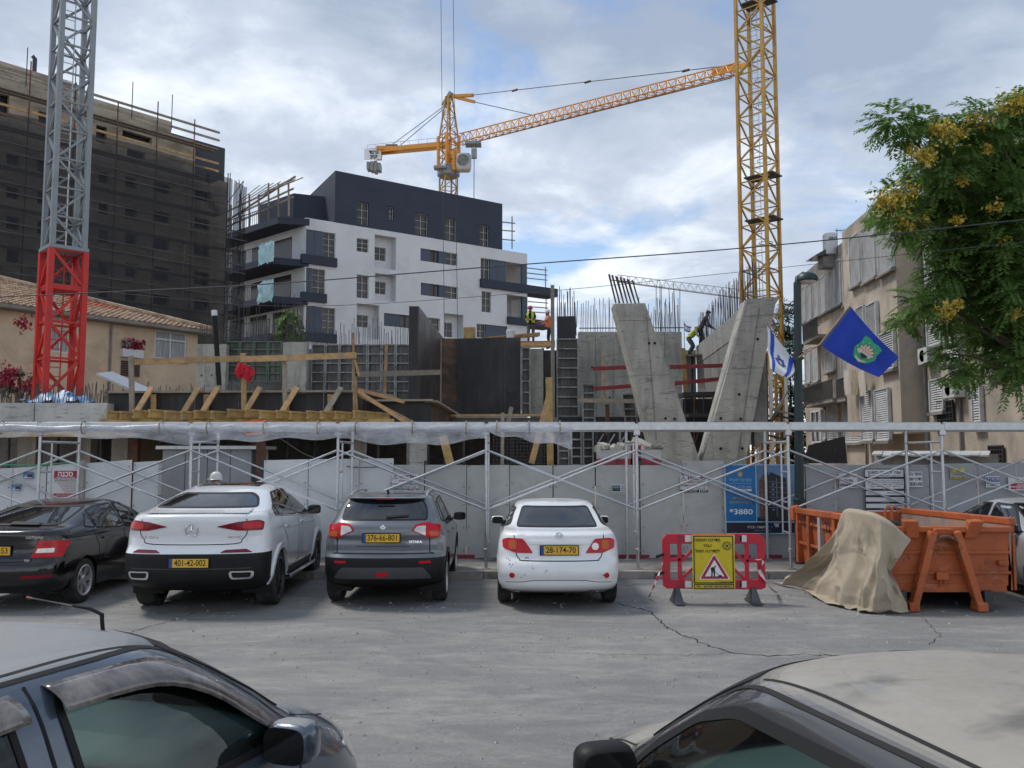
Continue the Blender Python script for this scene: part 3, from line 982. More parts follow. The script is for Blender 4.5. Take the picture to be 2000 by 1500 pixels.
def house():
 A = P(0, 594, 31.1)
 e = V((0.72, 1.0, 0)).normalized()
 root = thing('tiled_house', 'old ochre house with weathered hipped tile roof behind the red crane base', 'house', (A.x, A.y, 0))
 f = Facade(root, (A.x, A.y, 0), e)
 zt = A.z
 f.p0 = f.p0 - f.n * 0.45
 s1 = f.sz(385, 700)[0]
 R = lambda *q: f.rect(q)
 big = R(303, 643, 364, 706)
 small = R(237, 661, 272, 684)
 mid = R(100, 640, 135, 690)
 sh = R(236, 703, 271, 736)
 f.wall('wall', MATS['plaster_ochre'], (-6, s1, 0, zt + 0.1), [(*q, 0.18) for q in (big, small, mid)])
 MB().quad(f.pt(s1, 0), f.pt(s1, 0, -9), f.pt(s1, zt, -9), f.pt(s1, zt)).build('end_wall', MATS['plaster_ochre'], root)
 f.window(big, MATS['curtain'], MATS['frame_white'], 0.10, 2, 1, 0.075)
 a, b, c, d = big
 f.slab('transom', MATS['frame_white'], (a + .08, b - .08, c + (d - c) * .66, c + (d - c) * .72), -0.10, -0.03)
 f.slab('window_sill', MATS['frame_white'], (a - 0.08, b + 0.08, c - 0.09, c), -0.1, 0.08)
 f.window(small, MATS['curtain'], MATS['frame_white'], 0.10, 3, 1, 0.05)
 f.window(mid, MATS['curtain'], MATS['frame_white'], 0.10, 2, 1, 0.05)
 f.slab('flower_box', MATS['frame_white'], (small[0] - .05, small[1] + .05, small[2] - 0.35, small[2] - 0.02), 0.0, 0.25)
 fl = MB()
 rr = random.Random(9)
 for k in range(160):
  p = f.pt(rr.uniform(small[0], small[1] + .1), small[2] + rr.uniform(-0.05, 0.4), rr.uniform(0.05, 0.3))
  q = V((rr.uniform(-1, 1), rr.uniform(-1, 1), rr.uniform(-1, 1))) * 0.06
  fl.quad(p - q, p + V((q.y, q.z, q.x)), p + q, p - V((q.y, q.z, q.x)))
 tag(fl.build('window_flowers', MATS['flower_red'], root, fix=False), kind='stuff')
 for k in range(7):
  z0 = sh[2] + (sh[3] - sh[2]) * k / 7
  f.slab('shutter_slat', MATS['shutter_brown'], (sh[0], sh[1], z0, z0 + (sh[3] - sh[2]) / 7 * 0.8), 0.02, 0.07)
 MB().tube([f.pt(f.sz(217, 620)[0], 0, 0.06), f.pt(f.sz(217, 620)[0], zt, 0.06)], 0.05, 8).build('downpipe', MATS['fascia'], root)
 # hipped roof with tile courses
 ov = 0.45
 se = s1 + 0.5
 depth = 6.5
 rz = zt + 2.2
 sr = f.sz(172, 620)[0]            # end of the ridge
 E0, E1 = f.pt(-6, zt, ov + 0.0), f.pt(se, zt, ov)
 sl_ = f.sz(86, 620)[0]
 R0, R1 = f.pt(sl_ - 1.0, rz, -depth), f.pt(sr - 1.0, rz, -depth)
 B1 = f.pt(se, zt, -2 * depth - ov)
 base = MB()
 base.add([E0, E1, R1, R0], [(0, 1, 2, 3)])
 base.add([E1, B1, R1], [(0, 1, 2)])
 base.add([E0, R0, f.pt(-6, zt, -2 * depth - ov)], [(0, 1, 2)])
 base.build('roof', MATS['roof_tile'], root)
 tl, tn = MB(), MB()
 slope = f.pt(-6, rz, -depth) - E0
 up = slope.normalized()
 nrm = f.e.cross(up)
 if nrm.z < 0:
  nrm = -nrm
 rows_, pitch = 24, 0.24
 L_ = slope.length
 for r in range(rows_):
  t0, t1 = r / rows_, (r + 1.12) / rows_
  tt = (r + 0.5) / rows_
  u = -6.0
  smax = (se) * (1 - tt) + (sr - 1.0) * tt
  n = int((smax + 6) / pitch)
  for k in range(n):
   u = -6 + pitch * k + rr.uniform(-.01, .01)
   if u < -6 + (sl_ - 1.0 + 6) * tt:
    continue
   a = E0 + f.e * (u + 6) + up * (L_ * t0) + nrm * (0.075 + rr.uniform(-.012, .012))
   b = E0 + f.e * (u + 6) + up * (L_ * min(1, t1)) + nrm * 0.03
   w_ = f.e * (pitch * 0.94)
   q = [a, a + w_ * 0.25 + nrm * 0.05, a + w_ * 0.65 + nrm * 0.05, a + w_]
   p = [b, b + w_ * 0.25 + nrm * 0.045, b + w_ * 0.65 + nrm * 0.045, b + w_]
   patch = (7 < r < 17) and (sr + 0.35 + 0.02 * r < u < sr + 2.6 - 0.15 * (r - 8))
   (tn if patch else tl).add(q + p, [(0, 1, 5, 4), (1, 2, 6, 5), (2, 3, 7, 6), (3, 2, 1, 0)])
 tag(tl.build('roof_tiles', MATS['roof_tile'], root, fix=False), kind='stuff')
 tag(tn.build('new_roof_tiles', MATS['roof_tile_new'], root, fix=False), kind='stuff')['label'] = 'patch of newer red tiles'
 hp = MB().tube([E1 + V((0, 0, .12)), R1 + V((0, 0, .12))], 0.14, 8)
 hp.build('hip_ridge', MATS['roof_tile'], root, 'auto')
 MB().tube([E0 + V((0, 0, .12)), R0 + V((0, 0, .12))], 0.14, 8).build('hip_ridge', MATS['roof_tile'], root, 'auto')
 MB().tube([R0 + V((0, 0, .1)), R1 + V((0, 0, .1))], 0.14, 8).build('ridge', MATS['roof_tile'], root, 'auto')
 MB().beam(E0 + V((0, 0, -.02)), E1 + V((0, 0, -.02)), 0.10, 0.14).build('gutter', MATS['fascia'], root)
 MB().hexa([f.pt(-6, zt - .12, -.05), f.pt(se, zt - .12, -.05), f.pt(se, zt - .12, ov), f.pt(-6, zt - .12, ov)], [f.pt(-6, zt - .04, -.05), f.pt(se, zt - .04, -.05), f.pt(se, zt - .04, ov), f.pt(-6, zt - .04, ov)]).build('eaves', MATS['fascia'], root)
house()
# ================================================================ the building site
def concrete(name, col, stain=0.5):
 g = NB(name)
 v = g.coord('world')
 n1 = g.noise(v, 0.9, 8, 0.66, 0.3)
 c = g.ramp(n1, (0.30, mul(col, 0.70)), (0.50, col), (0.72, mul(col, 1.22)))
 st = g.noise(g.coord('world', (2.2, 2.2, 0.35)), 1.3, 7, 0.66, 0.2)
 c = g.mix(g.ramp(st, (0.47, 0.0), (0.66, stain)), c, mul(col, 0.42))
 pt = g.noise(g.coord('world', (0.8, 0.8, 4.5)), 3.6, 8, 0.75, 0.5)
 c = g.mix(g.ramp(pt, (0.555, 0.0), (0.63, 0.8)), c, mul(col, 0.34))
 vo = g.n('ShaderNodeTexVoronoi')
 g.l(v, vo.inputs['Vector'])
 vo.inputs['Scale'].default_value = 9.0
 c = g.mix(g.ramp(vo.outputs['Distance'], (0.06, 0.8), (0.12, 0.0)), c, mul(col, 0.3))
 g.set(col=c, rough=0.92)
 g.bump(g.mix(0.5, g.noise(v, 18, 7, 0.7), pt), 0.6, 0.02)
 MATS[name] = g.m
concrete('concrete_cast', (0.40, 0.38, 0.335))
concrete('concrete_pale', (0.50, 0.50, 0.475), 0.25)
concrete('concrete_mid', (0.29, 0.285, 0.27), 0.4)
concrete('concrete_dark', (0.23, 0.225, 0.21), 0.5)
def plyboard(name, a, b, streak=(3.5, 3.5, 0.25)):
 g = NB(name)
 n = g.noise(g.coord('world', streak), 1.6, 8, 0.68, 0.2)
 n2 = g.noise(g.coord('world'), 0.8, 7, 0.65, 0.5)
 c = g.mix(g.ramp(n, (0.45, 0.0), (0.72, 1.0)), a, b)
 c = g.mix(g.ramp(n2, (0.5, 0.0), (0.75, 0.6)), c, mul(b, 1.3))
 g.set(col=c, rough=g.ramp(n2, (0.3, 0.38), (0.7, 0.7)))
 g.bump(n, 0.2, 0.02)
 MATS[name] = g.m
plyboard('form_black', (0.010, 0.010, 0.012), (0.032, 0.030, 0.030))
plyboard('form_brown', (0.028, 0.018, 0.015), (0.10, 0.075, 0.062))
plyboard('form_rusty', (0.055, 0.030, 0.020), (0.21, 0.13, 0.085), (1.0, 1.0, 2.2))
plyboard('form_back', (0.045, 0.045, 0.042), (0.17, 0.165, 0.15))
mat('form_steel', (0.30, 0.31, 0.305), 0.6, metal=0.35, var=0.35, scale=4, dirt=(0.12, 0.11, 0.10), dirt_amt=0.6, dirt_scale=3)
mat('form_steel_green', (0.07, 0.14, 0.09), 0.6, metal=0.2, var=0.35, scale=4, dirt=(0.16, 0.15, 0.13), dirt_amt=0.6, dirt_scale=3)
mat('rebar', (0.085, 0.078, 0.075), 0.75, metal=0.4, var=0.4, scale=3)
mat('paint_red_board', (0.26, 0.035, 0.04), 0.75, var=0.3, scale=4)
mat('orange_mesh', (0.85, 0.13, 0.03), 0.6, var=0.1)
mat('blue_sheet', (0.06, 0.17, 0.34), 0.45, var=0.3, scale=3, bump=0.8, bscale=6)
mat('jacket_red', (0.48, 0.012, 0.03), 0.85, var=0.25, scale=12)
RB = random.Random(11)
def rebars(parent, a, b, n, h, r=0.016, lean=0.03, hv=0.25, m='rebar'):
 """starter bars standing along a line"""
 a, b = V(a), V(b)
 for k in range(n):
  p = a.lerp(b, (k + RB.uniform(.2, .8)) / n)
  hh = h * (1 + RB.uniform(-hv, hv))
  strut('rebar', p, p + V((RB.gauss(0, lean), RB.gauss(0, lean), hh)), r * 2, r * 2, MATS[m], parent, n=5)
# floor slab on its columns; everything in front of it is edge work
SL_Y0, SL_Y1, SL_Z = 22.6, 38.0, 3.35
slab = thing('floor_slab', 'first floor concrete slab of the building site on columns behind the fence', 'slab', (-4, 30, 0))
for x0, x1, y0, zt in ((-16.5, -3.9, SL_Y0, SL_Z), (-3.89, 1.4, 26.25, 3.30)):
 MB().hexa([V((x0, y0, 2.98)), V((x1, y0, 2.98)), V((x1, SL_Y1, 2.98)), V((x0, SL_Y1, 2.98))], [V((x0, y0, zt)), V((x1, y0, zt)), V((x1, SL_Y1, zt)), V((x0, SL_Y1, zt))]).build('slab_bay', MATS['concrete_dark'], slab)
for px, w_ in ((60, 0.5), (170, 0.4), (240, 0.45), (815, 0.55), (700, 0.4)):
 p = P(px, 870, 24.5)
 MB().box((p.x, p.y, 1.5), (w_, 0.4, 2.96)).build('column', MATS['concrete_cast'], slab)
for k, px in enumerate((265, 497, 560, 615, 660, 738, 838, 868, 905, 1000, 20, 115, 200, 350, 430)):
 p = P(px, 870, 23.4 + 0.5 * (k % 4))
 strut('prop', (p.x, p.y, 0), (p.x + RB.uniform(-.05, .05), p.y, 2.97), 0.07 if k > 1 else 0.2, 0.07 if k > 1 else 0.2, MATS['steel_rust'] if k < 2 else MATS['steel_dark'], slab, n=8 if k > 1 else 0)
MB().box((-7.5, 37.5, 1.5), (20, 0.3, 3.0)).build('dark_backing_wall', MATS['concrete_dark'], slab)  # wall added as a backing to keep the space below the slab dark
rebars(slab, P(0, 800, 24.5).xy.to_3d() + V((0, 0, SL_Z)), P(690, 800, 24.5).xy.to_3d() + V((0, 0, SL_Z)), 80, 0.62, 0.011, 0.05, 0.4)
rebars(slab, P(0, 800, 26.5).xy.to_3d() + V((0, 0, SL_Z)), P(450, 800, 26.5).xy.to_3d() + V((0, 0, SL_Z)), 45, 0.8, 0.011, 0.06, 0.4)
# pale upstand at the left
up_ = thing('concrete_upstand', 'pale concrete upstand of the slab edge at the far left', 'wall', P(60, 830, 21.6))
for x0, x1 in ((-60, 68), (69, 210)):
 a, b = P(x0, 787, 21.6), P(x1, 787, 21.6)
 MB().hexa([V((a.x, 21.6, 2.84)), V((b.x - .015, 21.6, 2.84)), V((b.x - .015, 22.0, 2.84)), V((a.x, 22.0, 2.84))], [V((a.x, 21.6, a.z)), V((b.x - .015, 21.6, a.z)), V((b.x - .015, 22.0, a.z)), V((a.x, 22.0, a.z))]).build('upstand_segment', MATS['concrete_pale'], up_)
rebars(up_, V((P(0, 787, 21.8).x, 21.8, 3.42)), V((P(208, 787, 21.8).x, 21.8, 3.42)), 40, 0.45, 0.010, 0.04, 0.4)
MB().box((P(100, 840, 21.8).x, 21.9, 2.72), (4.2, 0.4, 0.2)).build('under_beam', MATS['timber_yellow'], up_)
# edge formwork of the slab
ef = thing('edge_formwork', 'black slab edge formwork with slanted timber struts above the plastic sheet', 'formwork', P(450, 815, 22.0))
a, b = P(212, 768, 22.0), P(700, 766, 22.0)
zb = P(400, 806, 22.0).z
xs = [a.x + (b.x - a.x) * t for t in (0, .17, .345, .52, .69, .86, 1)]
for x0, x1 in zip(xs, xs[1:]):
 MB().box(((x0 + x1) / 2, 22.03, (zb + a.z) / 2), (x1 - x0 - 0.02, 0.04, a.z - zb)).build('form_board', MATS['form_black'], ef)
strut('top_plank', V((a.x - .1, 22.0, a.z + .02)), V((b.x, 22.0, b.z + .02)), 0.30, 0.05, MATS['timber_grey'], ef)
for px in (296, 388, 425, 508, 580, 666):
 q0, q1 = P(px, 757, 21.75), P(px - 30, 806, 21.3)
 strut('slanted_strut', q0, q1, 0.13, 0.06, MATS['timber'] if px != 666 else MATS['timber_grey'], ef, up=(0, 1, 0))
for px in (300, 403, 560, 645):
 strut('stud', P(px, 806, 21.9), P(px, 770, 21.9), 0.13, 0.05, MATS['timber'], ef, up=(0, 1, 0))
a2, b2 = P(700, 766, 22.0), P(765, 812, 24.0)
MB().hexa([V((a2.x, 22.0, zb)), V((b2.x, 24.0, zb)), V((b2.x, 24.05, zb)), V((a2.x, 22.05, zb))], [V((a2.x, 22.0, a2.z)), V((b2.x, 24.0, a2.z)), V((b2.x, 24.05, a2.z)), V((a2.x, 22.05, a2.z))]).build('form_board', MATS['form_brown'], ef)
strut('top_plank', V((a2.x, 22.0, a2.z + .03)), V((b2.x, 24.0, a2.z + .03)), 0.25, 0.05, MATS['timber_grey'], ef)
for q in (((690, 758), (800, 830)), ((700, 770), (830, 838)), ((697, 760), (790, 785))):
 strut('raking_plank', P(*q[0], 21.6), P(*q[1], 21.2), 0.09, 0.04, MATS['timber'], ef, up=(0, 1, 0))
# yellow I-beams whose ends stick out under the edge
bm = MB()
for z0, z1, w_ in ((0.0, 0.042, 0.085), (0.042, 0.158, 0.032), (0.158, 0.20, 0.085)):
 bm.box((0, 0.9, (z0 + z1) / 2), (w_, 1.8, z1 - z0))
bme = bm.mesh('timber_beam', MATS['timber_yellow'])
for k, px in enumerate((208, 235, 262, 292, 322, 352, 380, 412, 443, 476, 506, 538, 568, 600, 628, 652, 690)):
 q = P(px + RB.uniform(-4, 4), 817 + RB.uniform(-2.5, 2.5), 20.6 + RB.uniform(-.15, .15))
 o = inst('timber_beam', bme, None, q, (0, 0, RAD(-22 + RB.uniform(-4, 4))))
 tag(o, 'yellow I-section timber beam end sticking out under the slab edge', 'beam', 'yellow beams under the slab edge')
for z0, (p0, p1) in enumerate((((196, 826), (770, 826)),)):
 tag(MB().beam(P(*p0, 21.3), P(*p1, 21.3), 0.16, 0.2).build('carrier_beam', MATS['timber_yellow']), 'long yellow timber carrier beam running below the row of beam ends', 'beam')
# guard rail of raw timber
gr = thing('timber_guardrail', 'raw timber guard rail along the slab edge, red jacket on one post', 'guard rail', P(476, 815, 21.5))
strut('rail', P(262, 707, 21.5), P(476, 700, 21.5), 0.05, 0.15, MATS['timber'], gr)
strut('rail', P(470, 702, 21.45), P(696, 694, 21.5), 0.05, 0.15, MATS['timber'], gr)
for px, y0, y1, w_, m in ((258, 695, 806, 0.12, 'timber_grey'), (477, 690, 806, 0.12, 'timber'), (557, 698, 806, 0.10, 'timber_grey'), (692, 650, 800, 0.055, 'timber'), (697, 735, 800, 0.05, 'timber')):
 strut('post', P(px, y1, 21.55), P(px - 2, y0, 21.55), w_, 0.06, MATS[m], gr, up=(0, 1, 0))
strut('knee_brace', P(693, 703, 21.5), P(702, 735, 21.5), 0.06, 0.06, MATS['timber'], gr)
strut('rail', P(702, 731, 23.5), P(860, 727, 26.0), 0.05, 0.15, MATS['timber_grey'], gr)
strut('post', P(755, 672, 25.0), P(751, 778, 25.0), 0.09, 0.06, MATS['timber'], gr, up=(0, 1, 0))
jk = MB()
jc = P(478, 727, 21.35)
jr = random.Random(4)
for sx in (-1, 1):
 def jf(u, v, sx=sx):
  a, t = u * 2 * pi, v * pi
  r = 1 + 0.35 * sin(3 * a + 5 * v) + 0.2 * sin(7 * a + 4 * v)
  return (jc.x + sx * 0.11 + 0.10 * sin(t) * cos(a) * r, jc.y + 0.07 * sin(t) * sin(a) * r, jc.z + 0.16 * cos(t) * (1 + .3 * sin(2 * a)) - 0.04 * sx)
 jk.grid(jf, 18, 10)
jk.grid(lambda u, v: (jc.x - .16 + .32 * u, jc.y - .05 + .03 * sin(u * 9), jc.z + .12 - .08 * v + .05 * sin(u * pi)), 8, 3)
tag(jk.build('jacket', MATS['jacket_red'], None, True), 'red jacket tied round a guard rail post', 'jacket')
om = thing('orange_marker', 'orange mesh marker board hung behind the plastic sheet', 'marker', P(499, 850, 20.3))
for k in range(5):
 z = P(499, 828 + 6 * k, 20.3)
 strut('bar', P(479, 824 + 6 * k, 20.3), P(521, 822 + 6 * k, 20.3), 0.03, 0.045, MATS['orange_mesh'], om)
for px in (480, 520):
 strut('bar', P(px, 822, 20.3), P(px, 850, 20.3), 0.03, 0.03, MATS['orange_mesh'], om)
pp = tag(MB().tube([P(428, 752, 24.0), P(419, 612, 24.0)], 0.07, 12).build('black_pipe', MATS['gap_black'], None, 'auto'), 'tall leaning black pipe with taped top behind the timber rail', 'pipe')
MB().tube([P(419, 617, 24.0), P(418.5, 606, 24.0)], 0.08, 12).build('tape_cap', MATS['frame_white'], pp, 'auto')

# steel-framed form panels seen from the back
def form_panel(label, x0, y0, x1, y1, Y, cols, rows, steel='form_steel', ply='form_back', Y2=None, name='formwork_panel', group=None, tilt=0.0):
 Y2 = Y if Y2 is None else Y2
 a, b = P(x0, y1, Y), P(x1, y1, Y2)
 zt, zb = P(x0, y0, Y).z, P(x0, y1, Y).z
 t = thing(name, label, 'formwork', (a + b) / 2, 0, group)
 e = (V((b.x, b.y, 0)) - V((a.x, a.y, 0)))
 L_ = e.length
 e.normalize()
 n = V((e.y, -e.x, 0))
 q = lambda u, z, d: V((a.x, a.y, z)) + e * u + n * d + V((tilt * (z - zb), 0, 0))
 for c in range(cols):
  u0, u1 = L_ * c / cols + .012, L_ * (c + 1) / cols - .012
  MB().hexa([q(u0, zb, -.03), q(u1, zb, -.03), q(u1, zb, 0), q(u0, zb, 0)], [q(u0, zt, -.03), q(u1, zt, -.03), q(u1, zt, 0), q(u0, zt, 0)]).build('board', MATS[ply], t)
  for k in range(rows + 1):
   z = zb + (zt - zb) * k / rows
   strut('rib', q(u0, z, .05), q(u1, z, .05), 0.10, 0.045, MATS[steel], t)
  for u in (u0 + .02, u1 - .02):
   strut('side_rail', q(u, zb, .055), q(u, zt, .055), 0.045, 0.11, MATS[steel], t, up=n)
 return t
form_panel('steel framed form panel left of the bare concrete column, green edged', 441, 668, 551, 745, 34.5, 4, 5, 'form_steel_green')
form_panel('wide steel framed form panel grid beside the tall black form', 607, 674, 800, 800, 35.0, 7, 7)
form_panel('narrow ladder-like form panel right of the black wall forms', 1018, 680, 1036, 810, 33.0, 1, 6)
form_panel('tall steel column form standing beside the concrete wall', 1087, 663, 1131, 832, 31.0, 1, 9)
form_panel('short leaning form panel against the concrete wall, left of the other', 1137, 752, 1163, 832, 29.0, 1, 5)
form_panel('short leaning form panel closest to the V column', 1220, 770, 1246, 828, 28.5, 1, 4, tilt=-0.12)
form_panel('small form panel standing low behind the fence', 1088, 866, 1113, 910, 24.0, 1, 3)
form_panel('dark form panel pair low behind the fence', 1114, 842, 1160, 908, 25.0, 2, 4, ply='form_black')
# black boards: the tall receding form, the dark wall forms
def board_wall(name, label, pts, n, mats, thick=0.06, cat='formwork'):
 """vertical boards between (px, ytop, ybottom, Y) ends"""
 (x0, t0, b0, Y0), (x1, t1, b1, Y1) = pts
 A, B = P(x0, b0, Y0), P(x1, b1, Y1)
 za, zb_ = P(x0, t0, Y0).z, P(x1, t1, Y1).z
 t = thing(name, label, cat, (A + B) / 2)
 e = V((B.x - A.x, B.y - A.y, 0)).normalized()
 nn = V((e.y, -e.x, 0)) * thick
 for k in range(n):
  u0, u1 = (k + 0.0015) / n, (k + 0.9985) / n
  p0, p1 = A.lerp(B, u0), A.lerp(B, u1)
  z0, z1 = za + (zb_ - za) * u0, za + (zb_ - za) * u1
  o = nn * RB.uniform(-.08, .08)
  MB().hexa([p0 + o, p1 + o, p1 - nn + o, p0 - nn + o], [V((p0.x, p0.y, z0)) + o, V((p1.x, p1.y, z1)) + o, V((p1.x, p1.y, z1)) - nn + o, V((p0.x, p0.y, z0)) - nn + o]).build('board', MATS[mats[k % len(mats)]], t)
 return t
tf = board_wall('tall_form', 'tall brown-streaked wall form running back from a black end board', ((816, 598, 822, 27.0), (866, 661, 812, 34.3)), 7, ['form_brown'])
A = P(799, 598, 27.0)
B = P(816, 598, 27.0)
MB().hexa([V((A.x, 27, 3.2)), V((B.x, 27, 3.2)), V((B.x, 27.3, 3.2)), V((A.x, 27.3, 3.2))], [V((A.x, 27, A.z)), V((B.x, 27, A.z)), V((B.x, 27.3, A.z)), V((A.x, 27.3, A.z))]).build('end_board', MATS['form_black'], tf)
board_wall('rusty_form', 'rust coloured wall form board left of the black forms', ((862, 661, 812, 33.2), (894, 661, 812, 33.2)), 1, ['form_rusty'])
board_wall('black_wall_form', 'wide black wall form of tall smooth boards above the slab', ((894, 661, 812, 33.0), (1017, 659, 812, 33.0)), 4, ['form_black'])
bt = board_wall('black_form_top', 'black form box with starter bars on top of the steel column form', ((1088, 618, 662, 31.2), (1125, 617, 662, 31.2)), 2, ['form_black'])
rebars(bt, P(1086, 640, 31.3), P(1128, 640, 31.3), 10, 1.15, 0.013, 0.03, .3)
board_wall('dark_gap_filler', 'black gap boards between concrete pier and steel column form', ((1060, 684, 912, 33.4), (1136, 684, 912, 33.4)), 3, ['form_black'])  # black boards paint in the dark gap and close the slit behind it
fr_ = board_wall('beam_form', 'low black beam form with plank top beside the raking planks', ((722, 786, 826, 22.8), (842, 784, 828, 22.8)), 3, ['form_black'])
strut('top_plank', P(705, 783, 22.7), P(846, 782, 22.7), 0.35, 0.05, MATS['timber_grey'], fr_)
strut('top_plank', P(842, 784, 22.7), P(890, 812, 27.0), 0.35, 0.05, MATS['timber_grey'], fr_)
strut('top_plank', P(880, 812, 26.0), P(1075, 811, 26.0), 0.4, 0.07, MATS['timber'], fr_)
MB().hexa([P(842, 828, 22.8), P(890, 830, 27.0), P(890, 830, 27.1), P(842, 828, 22.9)], [P(842, 786, 22.8), P(890, 814, 27.0), P(890, 814, 27.1), P(842, 786, 22.9)]).build('board', MATS['form_rusty'], fr_)
# loose bracing timbers standing about
for lab, q, w_, m, Y in (('tall bare timber post rising above the two workers', ((1080, 832), (1079, 557)), 0.13, 'timber_grey', 30.5), ('slanted pale timber prop in front of the dark forms', ((1038, 905), (1072, 775)), 0.15, 'timber', 22.5), ('stout yellow timber post with bolt holes beside the column form', ((1075, 910), (1072, 737)), 0.17, 'timber_yellow', 23.0),
      ('leaning yellow plank stack in the dark below the slab', ((880, 908), (865, 852)), 0.2, 'timber_yellow', 21.5), ('upright grey plank in the dark below the slab', ((981, 910), (982, 806)), 0.085, 'timber_grey', 22.2), ('upright timber post between the concrete wall and the V column', ((1339, 770), (1334, 680)), 0.17, 'timber_yellow', 33.0),
      ('thin timber lath in front of the concrete wall', ((1180, 780), (1178, 688)), 0.06, 'timber', 30.0), ('dark timber post below the red boards', ((1187, 850), (1186, 790)), 0.13, 'steel_rust', 27.5), ('short leaning dark plank above the slab planks', ((992, 828), (999, 795)), 0.12, 'timber_grey', 25.0)):
 tag(MB().beam(P(*q[0], Y), P(*q[1], Y), w_, 0.08, up=(0, 1, 0)).build('timber_post', MATS[m]), lab, 'timber post')
for lab, q, Y, m in (('upper red board, left piece, across the concrete wall', ((1158, 720), (1236, 717)), 29, 'paint_red_board'), ('lower red board, left piece, across the concrete wall', ((1155, 760), (1246, 753)), 29, 'paint_red_board'),
     ('upper red board inside the V column opening', ((1308, 717), (1415, 714)), 29, 'paint_red_board'), ('lower red board inside the V column opening', ((1318, 749), (1408, 740)), 29, 'paint_red_board'), ('dark plank resting on the timber post below the red boards', ((1128, 782), (1254, 784)), 27.3, 'timber_grey')):
 tag(MB().beam(P(*q[0], Y), P(*q[1], Y), 0.05, 0.13).build('cross_board', MATS[m]), lab, 'board')
# cast walls and piers
def cast(name, label, x0, x1, yt, yb, Y, depth=0.4, m='concrete_cast', bars=0, bh=1.2, joints=0, cat='wall'):
 a, b = P(x0, yb, Y), P(x1, yb, Y)
 zt = P((x0 + x1) / 2, yt, Y).z
 t = thing(name, label, cat, (a + b) / 2)
 n = max(1, joints)
 for k in range(n):
  u0, u1 = a.x + (b.x - a.x) * k / n, a.x + (b.x - a.x) * (k + 1) / n - 0.012
  o = RB.uniform(-.015, .015)
  MB().box(((u0 + u1) / 2, Y + depth / 2 + o, (min(a.z, 3) + zt) / 2), (u1 - u0, depth, zt - min(a.z, 3))).build('wall_segment' if n > 1 else 'shaft', MATS[m], t)
  if k and joints:
   for fz in (0.3, 0.62):
    MB().lathe([(0.0, 0), (0.035, 0), (0.035, .02), (0, .02)], 8, (u0 - .15, Y - 0.03, a.z + (zt - a.z) * fz), 'y').build('tie_hole', MATS['gap_black'], t)
 if bars:
  rebars(t, V((a.x + .05, Y + .2, zt - .02)), V((b.x - .05, Y + .2, zt - .02)), bars, bh, 0.011, 0.03, .3)
 return t
cast('concrete_pier', 'mottled concrete pier at the left end of the form panels', 381, 440, 672, 760, 34.0, joints=3, bars=16, bh=1.3)
cast('concrete_pier', 'bare concrete pier between the two steel form panels', 551, 598, 668, 760, 34.2, bars=8, bh=1.2)
cast('concrete_pier', 'slim concrete pier beside the narrow ladder-like panel', 1036, 1062, 681, 832, 33.2)
cw = cast('concrete_wall', 'cast concrete wall with tall starter bars left of the V column', 1131, 1335, 648, 832, 32.2, joints=6, bars=40, bh=1.05)
strut('tie_bar', P(1131, 641, 32.2), P(1335, 640, 32.2), 0.04, 0.04, MATS['rebar'], cw, n=6)
rebars(cw, P(1280, 650, 32.5), P(1330, 650, 32.5), 14, 1.45, 0.013, 0.05, .3)
rebars(cw, P(1086, 655, 32.3), P(1128, 655, 32.3), 8, 1.5, 0.014, 0.03, .3)
cast('concrete_pier', 'square concrete pier standing low under the slab', 800, 832, 850, 912, 23.6, m='concrete_pale')
# left long rows of starter bars behind the panels
rw = thing('starter_bar_wall', 'low wall with a long row of starter bars in front of the white block', 'wall', P(640, 690, 36.5))
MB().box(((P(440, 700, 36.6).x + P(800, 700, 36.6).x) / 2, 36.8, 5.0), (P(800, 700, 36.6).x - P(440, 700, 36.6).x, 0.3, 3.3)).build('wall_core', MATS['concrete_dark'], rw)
rebars(rw, V((P(442, 672, 36.6).x, 36.6, 6.6)), V((P(798, 672, 36.6).x, 36.6, 6.6)), 78, 1.05, 0.013, 0.03, .35)
rebars(rw, V((P(442, 672, 36.9).x, 36.9, 6.6)), V((P(600, 672, 36.9).x, 36.9, 6.6)), 26, 1.9, 0.013, 0.03, .3)
# right wall running back
rv = thing('receding_wall', 'concrete wall with dense starter bars running back behind the V column', 'wall', P(1400, 700, 32))
zt = P(1443, 608, 27.7).z
a, b = P(1361, 700, 37.0), P(1470, 700, 25.8)
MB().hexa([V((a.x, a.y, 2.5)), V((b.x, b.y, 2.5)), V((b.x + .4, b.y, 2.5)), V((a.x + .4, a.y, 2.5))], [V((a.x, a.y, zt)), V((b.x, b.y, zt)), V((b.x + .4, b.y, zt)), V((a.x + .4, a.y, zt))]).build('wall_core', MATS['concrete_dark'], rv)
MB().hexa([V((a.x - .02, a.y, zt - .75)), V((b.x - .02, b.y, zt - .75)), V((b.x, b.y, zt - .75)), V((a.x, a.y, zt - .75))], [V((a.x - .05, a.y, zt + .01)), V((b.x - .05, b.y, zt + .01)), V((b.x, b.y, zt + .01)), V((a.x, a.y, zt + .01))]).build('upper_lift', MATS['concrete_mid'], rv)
rebars(rv, V((a.x + .1, a.y, zt)), V((b.x + .1, b.y, zt)), 46, 1.3, 0.011, 0.025, .12)
rebars(rv, V((a.x + .3, a.y, zt)), V((b.x + .3, b.y, zt)), 36, 1.25, 0.011, 0.025, .15)
c = P(1336, 700, 37.2)
MB().hexa([V((c.x, 37.2, 2.5)), V((a.x, 37.2, 2.5)), V((a.x, 37.5, 2.5)), V((c.x, 37.5, 2.5))], [V((c.x, 37.2, zt - .1)), V((a.x, 37.2, zt - .1)), V((a.x, 37.5, zt - .1)), V((c.x, 37.5, zt - .1))]).build('return_wall', MATS['concrete_cast'], rv)
